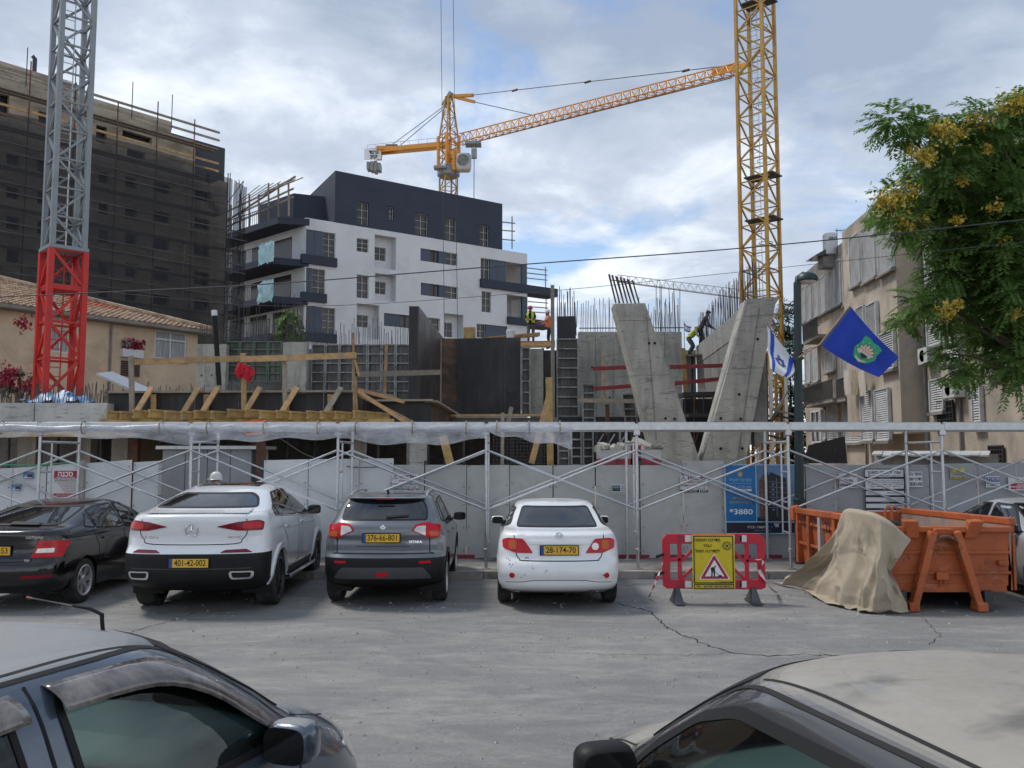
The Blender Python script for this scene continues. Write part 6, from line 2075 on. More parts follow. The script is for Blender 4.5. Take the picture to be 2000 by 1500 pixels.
# ---- grey compact SUV ---------------------------------------------------------------------
def compact_suv():
 L = 4.18
 pt = MATS['paint_grey']
 lev = [(0.24, 0.42, L - 0.5, 0.80, 0.4, 0.5, 2.8, 2.5), (0.36, 0.08, L - 0.15, 0.845, 0.42, 0.6, 2.9, 2.5), (0.42, 0.03, L - 0.05, 0.865, 0.42, 0.6, 3.0, 2.6), (0.55, 0.0, L, 0.88, 0.42, 0.6, 3.0, 2.6),
   (0.68, 0.0, L, 0.886, 0.42, 0.6, 3.0, 2.6), (0.735, 0.03, L - 0.03, 0.887, 0.42, 0.6, 3.0, 2.6), (0.78, 0.075, L - 0.06, 0.887, 0.4, 0.6, 3.0, 2.6), (0.88, 0.07, L - 0.12, 0.884, 0.4, 0.6, 3.0, 2.6),
   (0.95, 0.075, L - 0.3, 0.872, 0.4, 0.6, 3.0, 2.6), (1.02, 0.05, L - 0.75, 0.852, 0.4, 0.6, 3.0, 2.6), (1.09, 0.055, L - 1.1, 0.835, 0.4, 0.5, 2.9, 2.7), (1.15, 0.075, L - 1.22, 0.815, 0.4, 0.5, 2.9, 2.7), (1.22, 0.14, L - 1.34, 0.785, 0.4, 0.5, 2.9, 2.7),
   (1.35, 0.25, L - 1.53, 0.735, 0.4, 0.5, 2.9, 2.7), (1.46, 0.345, L - 1.70, 0.685, 0.4, 0.5, 2.8, 2.7), (1.53, 0.41, L - 1.84, 0.64, 0.4, 0.5, 2.8, 2.6), (1.56, 0.44, L - 1.95, 0.60, 0.4, 0.5, 2.7, 2.6),
   (1.58, 0.62, L - 2.12, 0.53, 0.4, 0.5, 2.5, 2.4), (1.592, 0.9, L - 2.3, 0.38, 0.3, 0.3, 2.3, 2.3), (1.598, 1.3, L - 2.5, 0.05, 0.1, 0.1, 2, 2)]
 c = Car('compact_suv', 'grey compact SUV with roof rails and plate 376-66-801, parked beside the white sedan', (P(762, 1000, wheel_y(1172)).x, wheel_y(1172) - 0.78, 0), pi / 2 + RAD(0.5), L, lev, (0.78, 3.28, 0.335, 0.872, 0.215, 0.385), pt)
 c.split.append((lambda p: p.z < 0.70 and p.x < 0.62, 'bumper_cladding', BP))
 c.split.append((lambda p: p.z < 0.40, 'sill_cladding', BP))
 c.window('rear_window', 'rear', [(-0.625, 1.225), (0.625, 1.225), (0.60, 1.40), (0.535, 1.505), (-0.535, 1.505), (-0.60, 1.40)], G, BP, 0.018, r=0.05)
 sp = MB()
 for k in range(17):
  y = -0.57 + 1.14 * k / 16
  p = c.ray('rear', y, 1.53)[0]
  b = 0.16 - 0.10 * abs(y)**2
  for q in ((p.x - b * 0.6, 1.522), (p.x - b * 0.65, 1.535), (p.x + 0.06, 1.568), (p.x + 0.12, 1.55)):
   sp.v.append(V((q[0], y, q[1])))
 for k in range(16):
  for j in range(4):
   a, b = 4 * k + j, 4 * k + (j + 1) % 4
   sp.f.append([a, b, b + 4, a + 4])
 sp.f += [[0, 1, 2, 3], [64, 65, 66, 67]]
 spo = sp.build('roof_spoiler', pt, c.root, 'auto', local=True)
 MB().box((0.285, 0, 1.524), (0.02, 0.26, 0.022)).build('high_brake_light', MATS['lamp_dark_red'], spo, local=True)
 for sd, vw in ((1, 'left'), (-1, 'right')):
  c.window('side_window', vw, [(0.62, 1.19), (0.98, 1.15), (0.95, 1.47), (0.72, 1.44)], G, BP, 0.016, r=0.05)
  c.window('side_window', vw, [(1.04, 1.145), (1.92, 1.08), (1.86, 1.51), (1.00, 1.485)], G, BP, 0.016, r=0.05)
  c.window('side_window', vw, [(1.99, 1.075), (3.0, 1.03), (2.36, 1.49), (1.93, 1.51)], G, BP, 0.016, r=0.05)
  for ln in ([(1.95, 0.4), (1.95, 1.06)], [(3.02, 0.4), (3.02, 1.02)], [(1.12, 0.72), (1.0, 0.95), (1.02, 1.12)]):
   c.line(vw, ln, K)
  c.patch('door_handle', vw, rounded([(1.15, 0.97), (1.33, 0.965), (1.33, 0.995), (1.15, 1.0)], 0.012), pt, 0.022, step=0.04, skirt=0.02)
  c.patch('door_handle', vw, rounded([(2.10, 0.94), (2.28, 0.935), (2.28, 0.965), (2.10, 0.97)], 0.012), pt, 0.022, step=0.04, skirt=0.02)
  f = (lambda p: p) if sd > 0 else mirror_poly
  t = c.patch('tail_light', 'rear', rounded(f([(0.80, 1.15), (0.60, 1.195), (0.46, 1.165), (0.41, 1.085), (0.64, 0.985), (0.79, 0.985)]), 0.02), MATS['lamp_red'], 0.014, step=0.05)
  c.patch('reversing_lamp', 'rear', rounded(f([(0.60, 1.15), (0.475, 1.14), (0.435, 1.085), (0.60, 1.015)]), 0.015), MATS['lamp_clear'], 0.019, parent=t, step=0.04)
  c.patch('indicator', 'rear', rounded(f([(0.77, 1.06), (0.65, 1.075), (0.65, 1.0), (0.77, 1.0)]), 0.015), MATS['lamp_amber'], 0.019, parent=t, step=0.04)
  c.patch('rear_reflector', 'rear', rounded(f([(0.68, 0.63), (0.68, 0.665), (0.515, 0.665), (0.515, 0.63)]), 0.006), MATS['lamp_red'], 0.008, step=0.05)
  rl = MB()
  pts = []
  for k in range(15):
   x = 0.60 + 1.75 * k / 14
   y = sd * (0.565 - 0.02 * (k / 14))
   p = c.ray('top', x, y)[0]
   h = 0.045 * min(1, 4 * (k / 14), 4 * (1 - k / 14)) - 0.01
   pts.append(V((x, y, p.z + h)))
  rl.tube(pts, 0.017, 8)
  rl.build('roof_rail', MATS['alloy_silver'], c.root, 'auto', local=True)
 c.line('rear', [(0.655, 1.20), (0.66, 0.80), (0.62, 0.765), (-0.62, 0.765), (-0.66, 0.80), (-0.655, 1.20)], K, 0.014)
 c.patch('tailgate_handle_trim', 'rear', rounded([(-0.40, 1.065), (0.40, 1.065), (0.40, 1.105), (-0.40, 1.105)], 0.015), pt, 0.03, step=0.04, skirt=0.03)
 c.line('rear', [(0.38, 0.865), (-0.38, 0.865)], K, 0.007)
 c.plate('376-66-801', 0.02, 0.985)
 c.patch('bumper_skid_panel', 'rear', rounded([(-0.70, 0.42), (0.70, 0.42), (0.58, 0.575), (-0.58, 0.575)], 0.04), MATS['car_grey_plastic'], 0.018, step=0.05, skirt=0.03)
 c.patch('rear_fog_light', 'rear', rounded([(-0.085, 0.455), (0.085, 0.455), (0.085, 0.51), (-0.085, 0.51)], 0.01), MATS['lamp_red'], 0.026, step=0.04, skirt=0.02)
 p, n = c.ray('rear', 0.02, 1.30)
 c.line('rear', [(-0.03, 1.265), (-0.35, 1.285)], BP, 0.025, 0.02, name='rear_wiper')
 lg = MB()
 for pl in ([(0.045, 0.0), (0.0, 0.04), (-0.012, 0.028), (0.014, 0.004), (-0.018, -0.026), (-0.006, -0.036)], [(-0.045, 0.0), (0.0, -0.04), (0.012, -0.028), (-0.014, -0.004), (0.018, 0.026), (0.006, 0.036)]):
  lg.prism([c.ray('rear', a, 1.13 + b)[0] + V((-0.004, 0, 0)) for a, b in pl], (-0.008, 0, 0))
 lg.build('angular_emblem', MATS['chrome'], c.root, local=True)
 c.badge('VITARA', 'rear', -0.46, 0.925, 0.05, MATS['chrome'], 0.19)
 c.arches(BP, 0.07, 0.012, 0.25)
 c.mirrors(2.95, 0.84, 1.10, BP, MATS['mirror_black'])
 MB().tube([(0.75, 0.02, 1.585), (0.72, 0.02, 1.62), (0.66, 0.02, 1.625)], 0.018, 8).build('roof_aerial', BP, c.root, 'auto', local=True)
 c.finish(BP, MATS['gap_black'])
 c.wheels(MATS['tyre_rubber'], MATS['alloy_silver'], MATS['brake_metal'], 5)
 c.block('rear_axle', (0.78, 0, 0.3), (0.12, 1.3, 0.1), BP)
 return c
compact_suv()

# ---- white coupe SUV ---------------------------------------------------------------------
def coupe_suv():
 L = 4.94
 pt = MATS['paint_white_suv']
 lev = [(0.28, 0.50, L - 0.5, 0.90, 0.5, 0.6, 2.8, 2.5), (0.40, 0.12, L - 0.15, 0.95, 0.5, 0.7, 2.9, 2.5), (0.46, 0.04, L - 0.06, 0.975, 0.5, 0.7, 3.0, 2.5), (0.60, 0.0, L, 0.99, 0.5, 0.7, 3.0, 2.5),
   (0.78, 0.0, L, 0.998, 0.5, 0.7, 3.0, 2.5), (0.84, 0.015, L, 1.0, 0.5, 0.7, 3.0, 2.5), (0.88, 0.06, L - 0.02, 1.0, 0.5, 0.7, 3.0, 2.5), (0.95, 0.10, L - 0.06, 1.0, 0.48, 0.7, 3.0, 2.5),
   (1.05, 0.10, L - 0.18, 0.995, 0.48, 0.7, 2.9, 2.5), (1.12, 0.085, L - 0.55, 0.985, 0.5, 0.7, 2.9, 2.5), (1.20, 0.075, L - 1.15, 0.965, 0.52, 0.6, 2.8, 2.6), (1.27, 0.07, L - 1.32, 0.935, 0.52, 0.6, 2.7, 2.6), (1.325, 0.075, L - 1.42, 0.90, 0.52, 0.6, 2.7, 2.6),
   (1.352, 0.13, L - 1.47, 0.88, 0.52, 0.6, 2.6, 2.6), (1.37, 0.30, L - 1.5, 0.865, 0.55, 0.6, 2.6, 2.6), (1.40, 0.44, L - 1.55, 0.845, 0.6, 0.6, 2.6, 2.6), (1.48, 0.72, L - 1.70, 0.79, 0.65, 0.6, 2.6, 2.6),
   (1.56, 1.02, L - 1.86, 0.725, 0.7, 0.65, 2.6, 2.5), (1.63, 1.33, L - 2.02, 0.66, 0.7, 0.65, 2.6, 2.5), (1.675, 1.62, L - 2.16, 0.60, 0.6, 0.6, 2.5, 2.4), (1.70, 1.85, L - 2.28, 0.53, 0.5, 0.5, 2.4, 2.3), (1.717, 2.1, L - 2.42, 0.40, 0.4, 0.4, 2.3, 2.2),
   (1.726, 2.3, L - 2.52, 0.22, 0.2, 0.2, 2.2, 2.2), (1.728, 2.4, L - 2.54, 0.02, 0.05, 0.05, 2, 2)]
 ya = wheel_y(1180)
 c = Car('coupe_suv', 'white sloping-roof SUV with black lower bumper and plate 401-42-002', (P(372, 1000, ya - 1.05).x, ya - 1.05, 0), pi / 2 + RAD(2.2), L, lev, (1.05, 3.98, 0.385, 0.985, 0.29, 0.43), pt)
 c.split.append((lambda p: p.z < 0.845 and p.x < 0.50, 'bumper_insert', BP))
 c.split.append((lambda p: p.z < 0.46, 'sill_cladding', BP))
 c.window('rear_window', 'rear', [(-0.73, 1.415), (0.73, 1.415), (0.63, 1.54), (0.50, 1.605), (-0.50, 1.605), (-0.63, 1.54)], G, BP, 0.02, r=0.06)
 for sd, vw in ((1, 'left'), (-1, 'right')):
  f = (lambda p: p) if sd > 0 else mirror_poly
  c.window('side_window', vw, [(0.93, 1.30), (1.15, 1.265), (1.15, 1.44), (0.98, 1.37)], G, BP, 0.014, r=0.03)
  c.window('side_window', vw, [(1.18, 1.26), (2.22, 1.225), (2.18, 1.63), (1.62, 1.60), (1.18, 1.455)], G, BP, 0.016, r=0.05)
  c.window('side_window', vw, [(2.29, 1.222), (3.45, 1.19), (2.78, 1.59), (2.25, 1.635)], G, BP, 0.016, r=0.05)
  pts = [(0.86, 1.30), (0.98, 1.39), (1.20, 1.50), (1.62, 1.625), (2.2, 1.66), (2.8, 1.615), (3.2, 1.40)]
  c.line(vw, [(0.9, 1.285), (2.25, 1.21), (3.5, 1.175)], MATS['chrome'], 0.012, 0.008, name='window_trim')
  for ln in ([(2.25, 0.45), (2.26, 1.2)], [(3.42, 0.45), (3.45, 1.17)], [(1.52, 0.62), (1.45, 0.9), (1.22, 1.1), (1.2, 1.24)]):
   c.line(vw, ln, K)
  c.line(vw, [(1.5, 1.06), (3.6, 1.02)], K, 0.004)
  for hx in (1.35, 2.45):
   c.patch('door_handle', vw, rounded([(hx, 1.085), (hx + 0.2, 1.08), (hx + 0.2, 1.11), (hx, 1.115)], 0.012), MATS['chrome'], 0.024, step=0.04, skirt=0.02)
  t = c.patch('tail_light', 'rear', rounded(f([(0.325, 1.19), (0.60, 1.252), (0.84, 1.268), (0.90, 1.235), (0.90, 1.13), (0.60, 1.135)]), 0.02), MATS['lamp_dark_red'], 0.014, step=0.05)
  c.patch('brake_lamp', 'rear', rounded(f([(0.66, 1.235), (0.83, 1.248), (0.88, 1.22), (0.88, 1.155), (0.66, 1.16)]), 0.02), MATS['lamp_red'], 0.02, parent=t, step=0.04)
  c.patch('rear_reflector', 'rear', rounded(f([(0.40, 0.845), (0.80, 0.845), (0.72, 0.885), (0.46, 0.878)]), 0.01), MATS['lamp_dark_red'], 0.012, step=0.05)
  ex = c.patch('exhaust_trim', 'rear', rounded(f([(0.54, 0.50), (0.81, 0.50), (0.83, 0.60), (0.52, 0.605)]), 0.04), MATS['chrome'], 0.03, step=0.05, skirt=0.03,
      inner=rounded(f([(0.57, 0.52), (0.78, 0.52), (0.80, 0.585), (0.55, 0.588)]), 0.03))
  c.patch('exhaust_mouth', 'rear', rounded(f([(0.57, 0.52), (0.78, 0.52), (0.80, 0.585), (0.55, 0.588)]), 0.03), MATS['gap_black'], 0.012, parent=ex, step=0.05)
 c.line('rear', [(0.68, 1.40), (0.72, 1.14), (0.66, 1.02), (0.52, 0.955), (-0.52, 0.955), (-0.66, 1.02), (-0.72, 1.14), (-0.68, 1.40)], K, 0.012)
 c.line('rear', [(0.70, 1.365), (0.3, 1.372), (-0.3, 1.372), (-0.70, 1.365)], pt, 0.03, 0.02, name='boot_spoiler')
 c.line('rear', [(0.80, 0.64), (0.3, 0.635), (-0.3, 0.635), (-0.80, 0.64)], MATS['car_grey_plastic'], 0.012, 0.012, name='bumper_crease')
 c.plate('401-42-002', 0.0, 0.715, x=0.0)
 st = MB()
 st.tube([c.ray('rear', 0.083 * cos(a * pi / 16), 1.145 + 0.083 * sin(a * pi / 16))[0] + V((-0.008, 0, 0)) for a in range(33)], 0.0075, 8, cap=False)
 for k in range(3):
  a = pi / 2 + k * 2 * pi / 3
  p0 = c.ray('rear', 0, 1.145)[0] + V((-0.012, 0, 0))
  p1 = c.ray('rear', 0.08 * cos(a), 1.145 + 0.08 * sin(a))[0] + V((-0.008, 0, 0))
  st.tube([p0, p1], [0.014, 0.003], 6)
 st.build('star_emblem', MATS['chrome'], c.root, 'auto', local=True)
 c.badge('GLE 350 e', 'rear', 0.59, 1.045, 0.05, MATS['chrome'], 0.27)
 c.badge('4MATIC', 'rear', -0.56, 1.045, 0.045, MATS['chrome'], 0.19)
 c.patch('panoramic_roof', 'top', rounded([(1.75, -0.47), (2.95, -0.47), (2.95, 0.47), (1.75, 0.47)], 0.06), G, 0.004, step=0.08, skirt=0.003)
 c.arches(pt, 0.07, 0.022, 0.36)
 c.mirrors(3.32, 0.93, 1.23, BP, MATS['mirror_black'], size=(0.12, 0.22, 0.16))
 for sd in (-1, 1):
  MB().beam((1.55, sd * 0.985, 0.34), (3.5, sd * 0.985, 0.34), 0.10, 0.05).build('running_board', MATS['chrome'], c.root, local=True, bevel=0.01)
 c.finish(BP, MATS['gap_black'])
 c.wheels(MATS['tyre_rubber'], MATS['alloy_dark'], MATS['brake_metal'], 10, 1, rim_r=0.285)
 c.block('rear_axle', (1.05, 0, 0.38), (0.14, 1.3, 0.14), BP)
 return c
coupe_suv()

# ---- black liftback ------------------------------------------------------------------------
def liftback():
 L = 4.66
 pt = MATS['paint_black']
 lev = [(0.20, 0.45, L - 0.45, 0.80, 0.45, 0.5, 2.6, 2.5), (0.30, 0.08, L - 0.12, 0.855, 0.50, 0.6, 2.8, 2.5), (0.40, 0.02, L - 0.03, 0.88, 0.50, 0.65, 2.9, 2.5), (0.55, 0.0, L, 0.90, 0.50, 0.7, 3.0, 2.5), (0.66, 0.02, L - 0.02, 0.905, 0.5, 0.7, 3.0, 2.5),
   (0.72, 0.07, L - 0.1, 0.905, 0.48, 0.7, 3.0, 2.5), (0.84, 0.10, L - 0.40, 0.90, 0.46, 0.7, 2.9, 2.5), (0.96, 0.10, L - 0.95, 0.885, 0.45, 0.6, 2.8, 2.6), (1.05, 0.095, L - 1.2, 0.855, 0.45, 0.5, 2.7, 2.6), (1.095, 0.11, L - 1.28, 0.83, 0.45, 0.5, 2.6, 2.6),
   (1.115, 0.20, L - 1.31, 0.82, 0.45, 0.5, 2.6, 2.6), (1.14, 0.38, L - 1.36, 0.80, 0.48, 0.5, 2.6, 2.6), (1.20, 0.62, L - 1.46, 0.765, 0.5, 0.5, 2.5, 2.6), (1.29, 0.96, L - 1.64, 0.71, 0.55, 0.55, 2.5, 2.5), (1.36, 1.25, L - 1.79, 0.66, 0.55, 0.6, 2.5, 2.5),
   (1.41, 1.52, L - 1.95, 0.61, 0.55, 0.6, 2.5, 2.5), (1.438, 1.75, L - 2.1, 0.55, 0.5, 0.6, 2.4, 2.4), (1.453, 2.0, L - 2.25, 0.43, 0.45, 0.5, 2.3, 2.3), (1.461, 2.15, L - 2.36, 0.22, 0.2, 0.2, 2.2, 2.2), (1.463, 2.22, L - 2.4, 0.02, 0.05, 0.05, 2, 2)]
 ya = wheel_y(1176)
 c = Car('liftback_car', 'black liftback with silver alloy wheels parked at the far left of the row', (-7.20, ya - 0.93, 0), pi / 2 - RAD(1.0), L, lev, (0.93, 3.62, 0.325, 0.893, 0.21, 0.365), pt)
 c.window('rear_window', 'rear', [(-0.66, 1.155), (0.66, 1.155), (0.56, 1.385), (-0.56, 1.385)], G, BP, 0.02, r=0.06)
 for sd, vw in ((1, 'left'), (-1, 'right')):
  f = (lambda p: p) if sd > 0 else mirror_poly
  c.window('side_window', vw, [(0.96, 1.10), (1.25, 1.06), (1.25, 1.295), (1.15, 1.255)], G, BP, 0.016, r=0.04)
  c.window('side_window', vw, [(1.29, 1.055), (2.12, 1.01), (2.08, 1.40), (1.60, 1.375), (1.29, 1.31)], G, BP, 0.018, r=0.05)
  c.window('side_window', vw, [(2.20, 1.005), (3.28, 0.965), (2.66, 1.37), (2.17, 1.405)], G, BP, 0.018, r=0.05)
  for ln in ([(2.15, 0.25), (2.15, 1.0)], [(3.2, 0.25), (3.22, 0.95)], [(1.36, 0.5), (1.30, 0.8), (1.18, 1.02)]):
   c.line(vw, ln, K)
  c.line(vw, [(0.35, 0.93), (3.9, 0.83)], K, 0.005)
  for hx in (1.42, 2.36):
   c.patch('door_handle', vw, rounded([(hx, 0.885), (hx + 0.19, 0.88), (hx + 0.19, 0.91), (hx, 0.915)], 0.012), pt, 0.024, step=0.04, skirt=0.02)
  t = c.patch('tail_light', 'rear', rounded(f([(0.53, 0.735), (0.86, 0.735), (0.88, 0.93), (0.84, 0.965), (0.60, 0.965)]), 0.015), MATS['lamp_red'], 0.012, step=0.05)
  c.patch('reversing_lamp', 'rear', rounded(f([(0.575, 0.80), (0.78, 0.80), (0.78, 0.865), (0.60, 0.86)]), 0.012), MATS['lamp_clear'], 0.017, parent=t, step=0.04)
  c.patch('rear_reflector', 'rear', rounded(f([(0.43, 0.455), (0.80, 0.47), (0.80, 0.505), (0.45, 0.50)]), 0.008), MATS['lamp_dark_red'], 0.008, step=0.05)
 c.line('rear', [(0.70, 1.12), (0.60, 0.98), (0.54, 0.74), (0.46, 0.69), (-0.46, 0.69), (-0.54, 0.74), (-0.60, 0.98), (-0.70, 1.12)], K, 0.012)
 c.plate('80-144-53', 0.0, 0.835)
 c.badge('OCTAVIA', 'rear', -0.55, 1.01, 0.05, MATS['chrome'], 0.22)
 c.badge('TDI', 'rear', -0.49, 0.70, 0.04, MATS['chrome'], 0.07)
 c.line('rear', [(0.0, 1.175), (-0.42, 1.165)], BP, 0.03, 0.02, name='rear_wiper')
 c.arches(pt, 0.035, 0.006)
 c.mirrors(3.12, 0.86, 1.03, pt, MATS['mirror_black'])
 c.finish(BP, MATS['gap_black'])
 c.wheels(MATS['tyre_rubber'], MATS['alloy_silver'], MATS['brake_metal'], 6, rim_r=0.215)
 return c
liftback()

# ---- silver car beyond the skip, front towards the road -------------------------------------
def silver():
 L = 4.5
 pt = MATS['paint_silver']
 lev = [(0.20, 0.45, L - 0.45, 0.78, 0.45, 0.5, 2.6, 2.5), (0.32, 0.06, L - 0.10, 0.845, 0.50, 0.6, 2.7, 2.5), (0.50, 0.0, L, 0.885, 0.50, 0.7, 2.9, 2.5), (0.66, 0.02, L - 0.03, 0.89, 0.5, 0.7, 2.9, 2.5), (0.78, 0.06, L - 0.15, 0.885, 0.5, 0.8, 2.9, 2.3),
   (0.90, 0.09, L - 0.62, 0.87, 0.46, 0.7, 2.8, 2.4), (0.99, 0.11, L - 1.05, 0.845, 0.45, 0.6, 2.7, 2.5), (1.05, 0.14, L - 1.22, 0.815, 0.42, 0.5, 2.6, 2.6), (1.09, 0.30, L - 1.29, 0.79, 0.40, 0.5, 2.6, 2.6), (1.12, 0.55, L - 1.35, 0.77, 0.42, 0.5, 2.6, 2.6),
   (1.25, 0.90, L - 1.60, 0.70, 0.5, 0.55, 2.5, 2.5), (1.36, 1.2, L - 1.82, 0.64, 0.5, 0.6, 2.5, 2.5), (1.43, 1.5, L - 2.05, 0.56, 0.5, 0.6, 2.4, 2.4), (1.46, 1.8, L - 2.25, 0.40, 0.45, 0.5, 2.3, 2.3), (1.472, 2.05, L - 2.4, 0.03, 0.1, 0.1, 2, 2)]
 c = Car('silver_sedan', 'silver car half hidden behind the right edge of the orange skip', (8.72, 16.35, 0), -pi / 2 - RAD(4), L, lev, (0.95, 3.6, 0.32, 0.875, 0.205, 0.36), pt)
 c.window('windscreen', 'front', [(-0.66, 1.02), (0.66, 1.02), (0.55, 1.40), (-0.55, 1.40)], G, BP, 0.02, r=0.06)
 for sd, vw in ((1, 'left'), (-1, 'right')):
  c.window('side_window', vw, [(0.9, 1.12), (1.95, 1.03), (1.9, 1.39), (1.5, 1.37)], G, BP, 0.02, r=0.06)
  c.window('side_window', vw, [(2.03, 1.025), (3.14, 0.98), (2.46, 1.375), (1.99, 1.395)], G, BP, 0.02, r=0.06)
  c.line(vw, [(1.99, 0.25), (1.99, 1.02)], K)
  c.line(vw, [(3.08, 0.25), (3.1, 0.96)], K)
  f = (lambda p: p) if sd > 0 else mirror_poly
  c.patch('headlight', 'front', rounded(f([(0.45, 0.66), (0.80, 0.68), (0.80, 0.78), (0.55, 0.74)]), 0.02), MATS['lamp_clear'], 0.01, step=0.05)
 c.arches(pt, 0.035, 0.006)
 c.mirrors(3.05, 0.82, 1.04, BP, MATS['mirror_black'])
 c.finish(BP, MATS['gap_black'])
 c.wheels(MATS['tyre_rubber'], MATS['alloy_silver'], MATS['brake_metal'], 5)
silver()
# ---- the two near cars, nose out into the road -----------------------------------------------
def interior(c, L, xd, w, bench):
 """seats, dashboard, wheel and door linings seen through the glass"""
 r = c.root
 c.block('cabin_floor', ((xd + 0.8) / 2, 0, 0.36), (xd - 0.7, w * 1.75, 0.05), MATS['dash_plastic'])
 d = MB()
 d.prism([(xd - 0.42, -w * 0.86, 0.62), (xd - 0.40, -w * 0.86, 0.86), (xd - 0.22, -w * 0.86, 0.95), (xd + 0.25, -w * 0.86, 0.97), (xd + 0.25, -w * 0.86, 0.6)], (0, w * 1.72, 0))
 dd = d.build('dashboard', MATS['dash_plastic'], r, local=True, bevel=0.03)
 for y in (-w * 0.70, -0.1, 0.1, w * 0.70):
  MB().box((xd - 0.425, y, 0.83), (0.03, 0.13, 0.075)).build('air_vent', MATS['gap_black'], dd, local=True, bevel=0.01)
 st = MB()
 ctr, tl = V((xd - 0.56, 0.36, 0.80)), RAD(62)
 ring = [ctr + V((cos(a) * 0.185 * cos(tl), sin(a) * 0.185, cos(a) * 0.185 * sin(tl) * 1.0)) for a in [2 * pi * k / 28 for k in range(29)]]
 st.tube(ring, 0.016, 8, cap=False)
 for a in (0, pi, -pi / 2 * 1.0):
  st.tube([ctr, ctr + V((sin(a) * 0 + cos(a + pi / 2) * 0, 0, 0)) + V((cos(a - pi / 2) * 0.0, sin(a + pi / 2) * 0.18, 0)) if a != -pi / 2 else ctr + V((-0.18 * cos(tl), 0, -0.18 * sin(tl)))], 0.014, 6)
 st.lathe([(0.0, -0.03), (0.07, -0.03), (0.07, 0.03), (0.0, 0.03)], 16, ctr, 'x')
 st.tube([ctr, ctr + V((0.25, 0, -0.08))], 0.03, 8)
 st.build('steering_wheel', MATS['car_black_plastic'], r, 'auto', local=True)
 for y in (-0.36, 0.36):
  s = MB()
  def back(u, v):
   zz_ = 0.50 + 0.62 * v
   yy = (u - 0.5) * (0.50 - 0.10 * v)
   bow = 0.06 * (abs(u - 0.5) * 2)**2
   return (xd - 1.30 - 0.20 * v + bow, y + yy, zz_)
  s.grid(back, 8, 8)
  s.grid(lambda u, v: back(u, v)[0:1] and (back(u, v)[0] - 0.13 + 0.12 * (abs(u - 0.5) * 2)**4, back(u, v)[1], back(u, v)[2]), 8, 8)
  s.box((xd - 1.05, y, 0.52), (0.55, 0.50, 0.15))
  se = s.build('front_seat', MATS['seat_cloth'], r, 'auto', local=True)
  h = MB()
  def hr(u, v):
   a, t = u * 2 * pi, v * pi
   q = lambda k, e: math.copysign(abs(k)**e, k)
   return (xd - 1.54 + 0.055 * q(cos(t), 0.7), y + 0.13 * q(sin(t), 0.6) * q(cos(a), 0.6), 1.22 + 0.09 * q(sin(t), 0.6) * q(sin(a), 0.6))
  h.grid(hr, 16, 8)
  h.build('headrest', MATS['seat_cloth'], se, 'all', local=True)
 b = MB()
 b.box((bench, 0, 0.52), (0.5, w * 1.5, 0.18)).box((bench - 0.32, 0, 0.82), (0.16, w * 1.45, 0.6), (0, RAD(-14), 0))
 b.build('rear_bench', MATS['seat_cloth'], r, local=True, bevel=0.04)
 for sd in (-1, 1):
  c.block('door_lining', ((xd + 0.9) / 2, sd * w * 0.93, 0.66), (xd - 0.9, 0.04, 0.56), MATS['seat_cloth'])
 c.block('inner_mirror', (xd - 0.55, 0, 1.27), (0.04, 0.22, 0.06), BP)

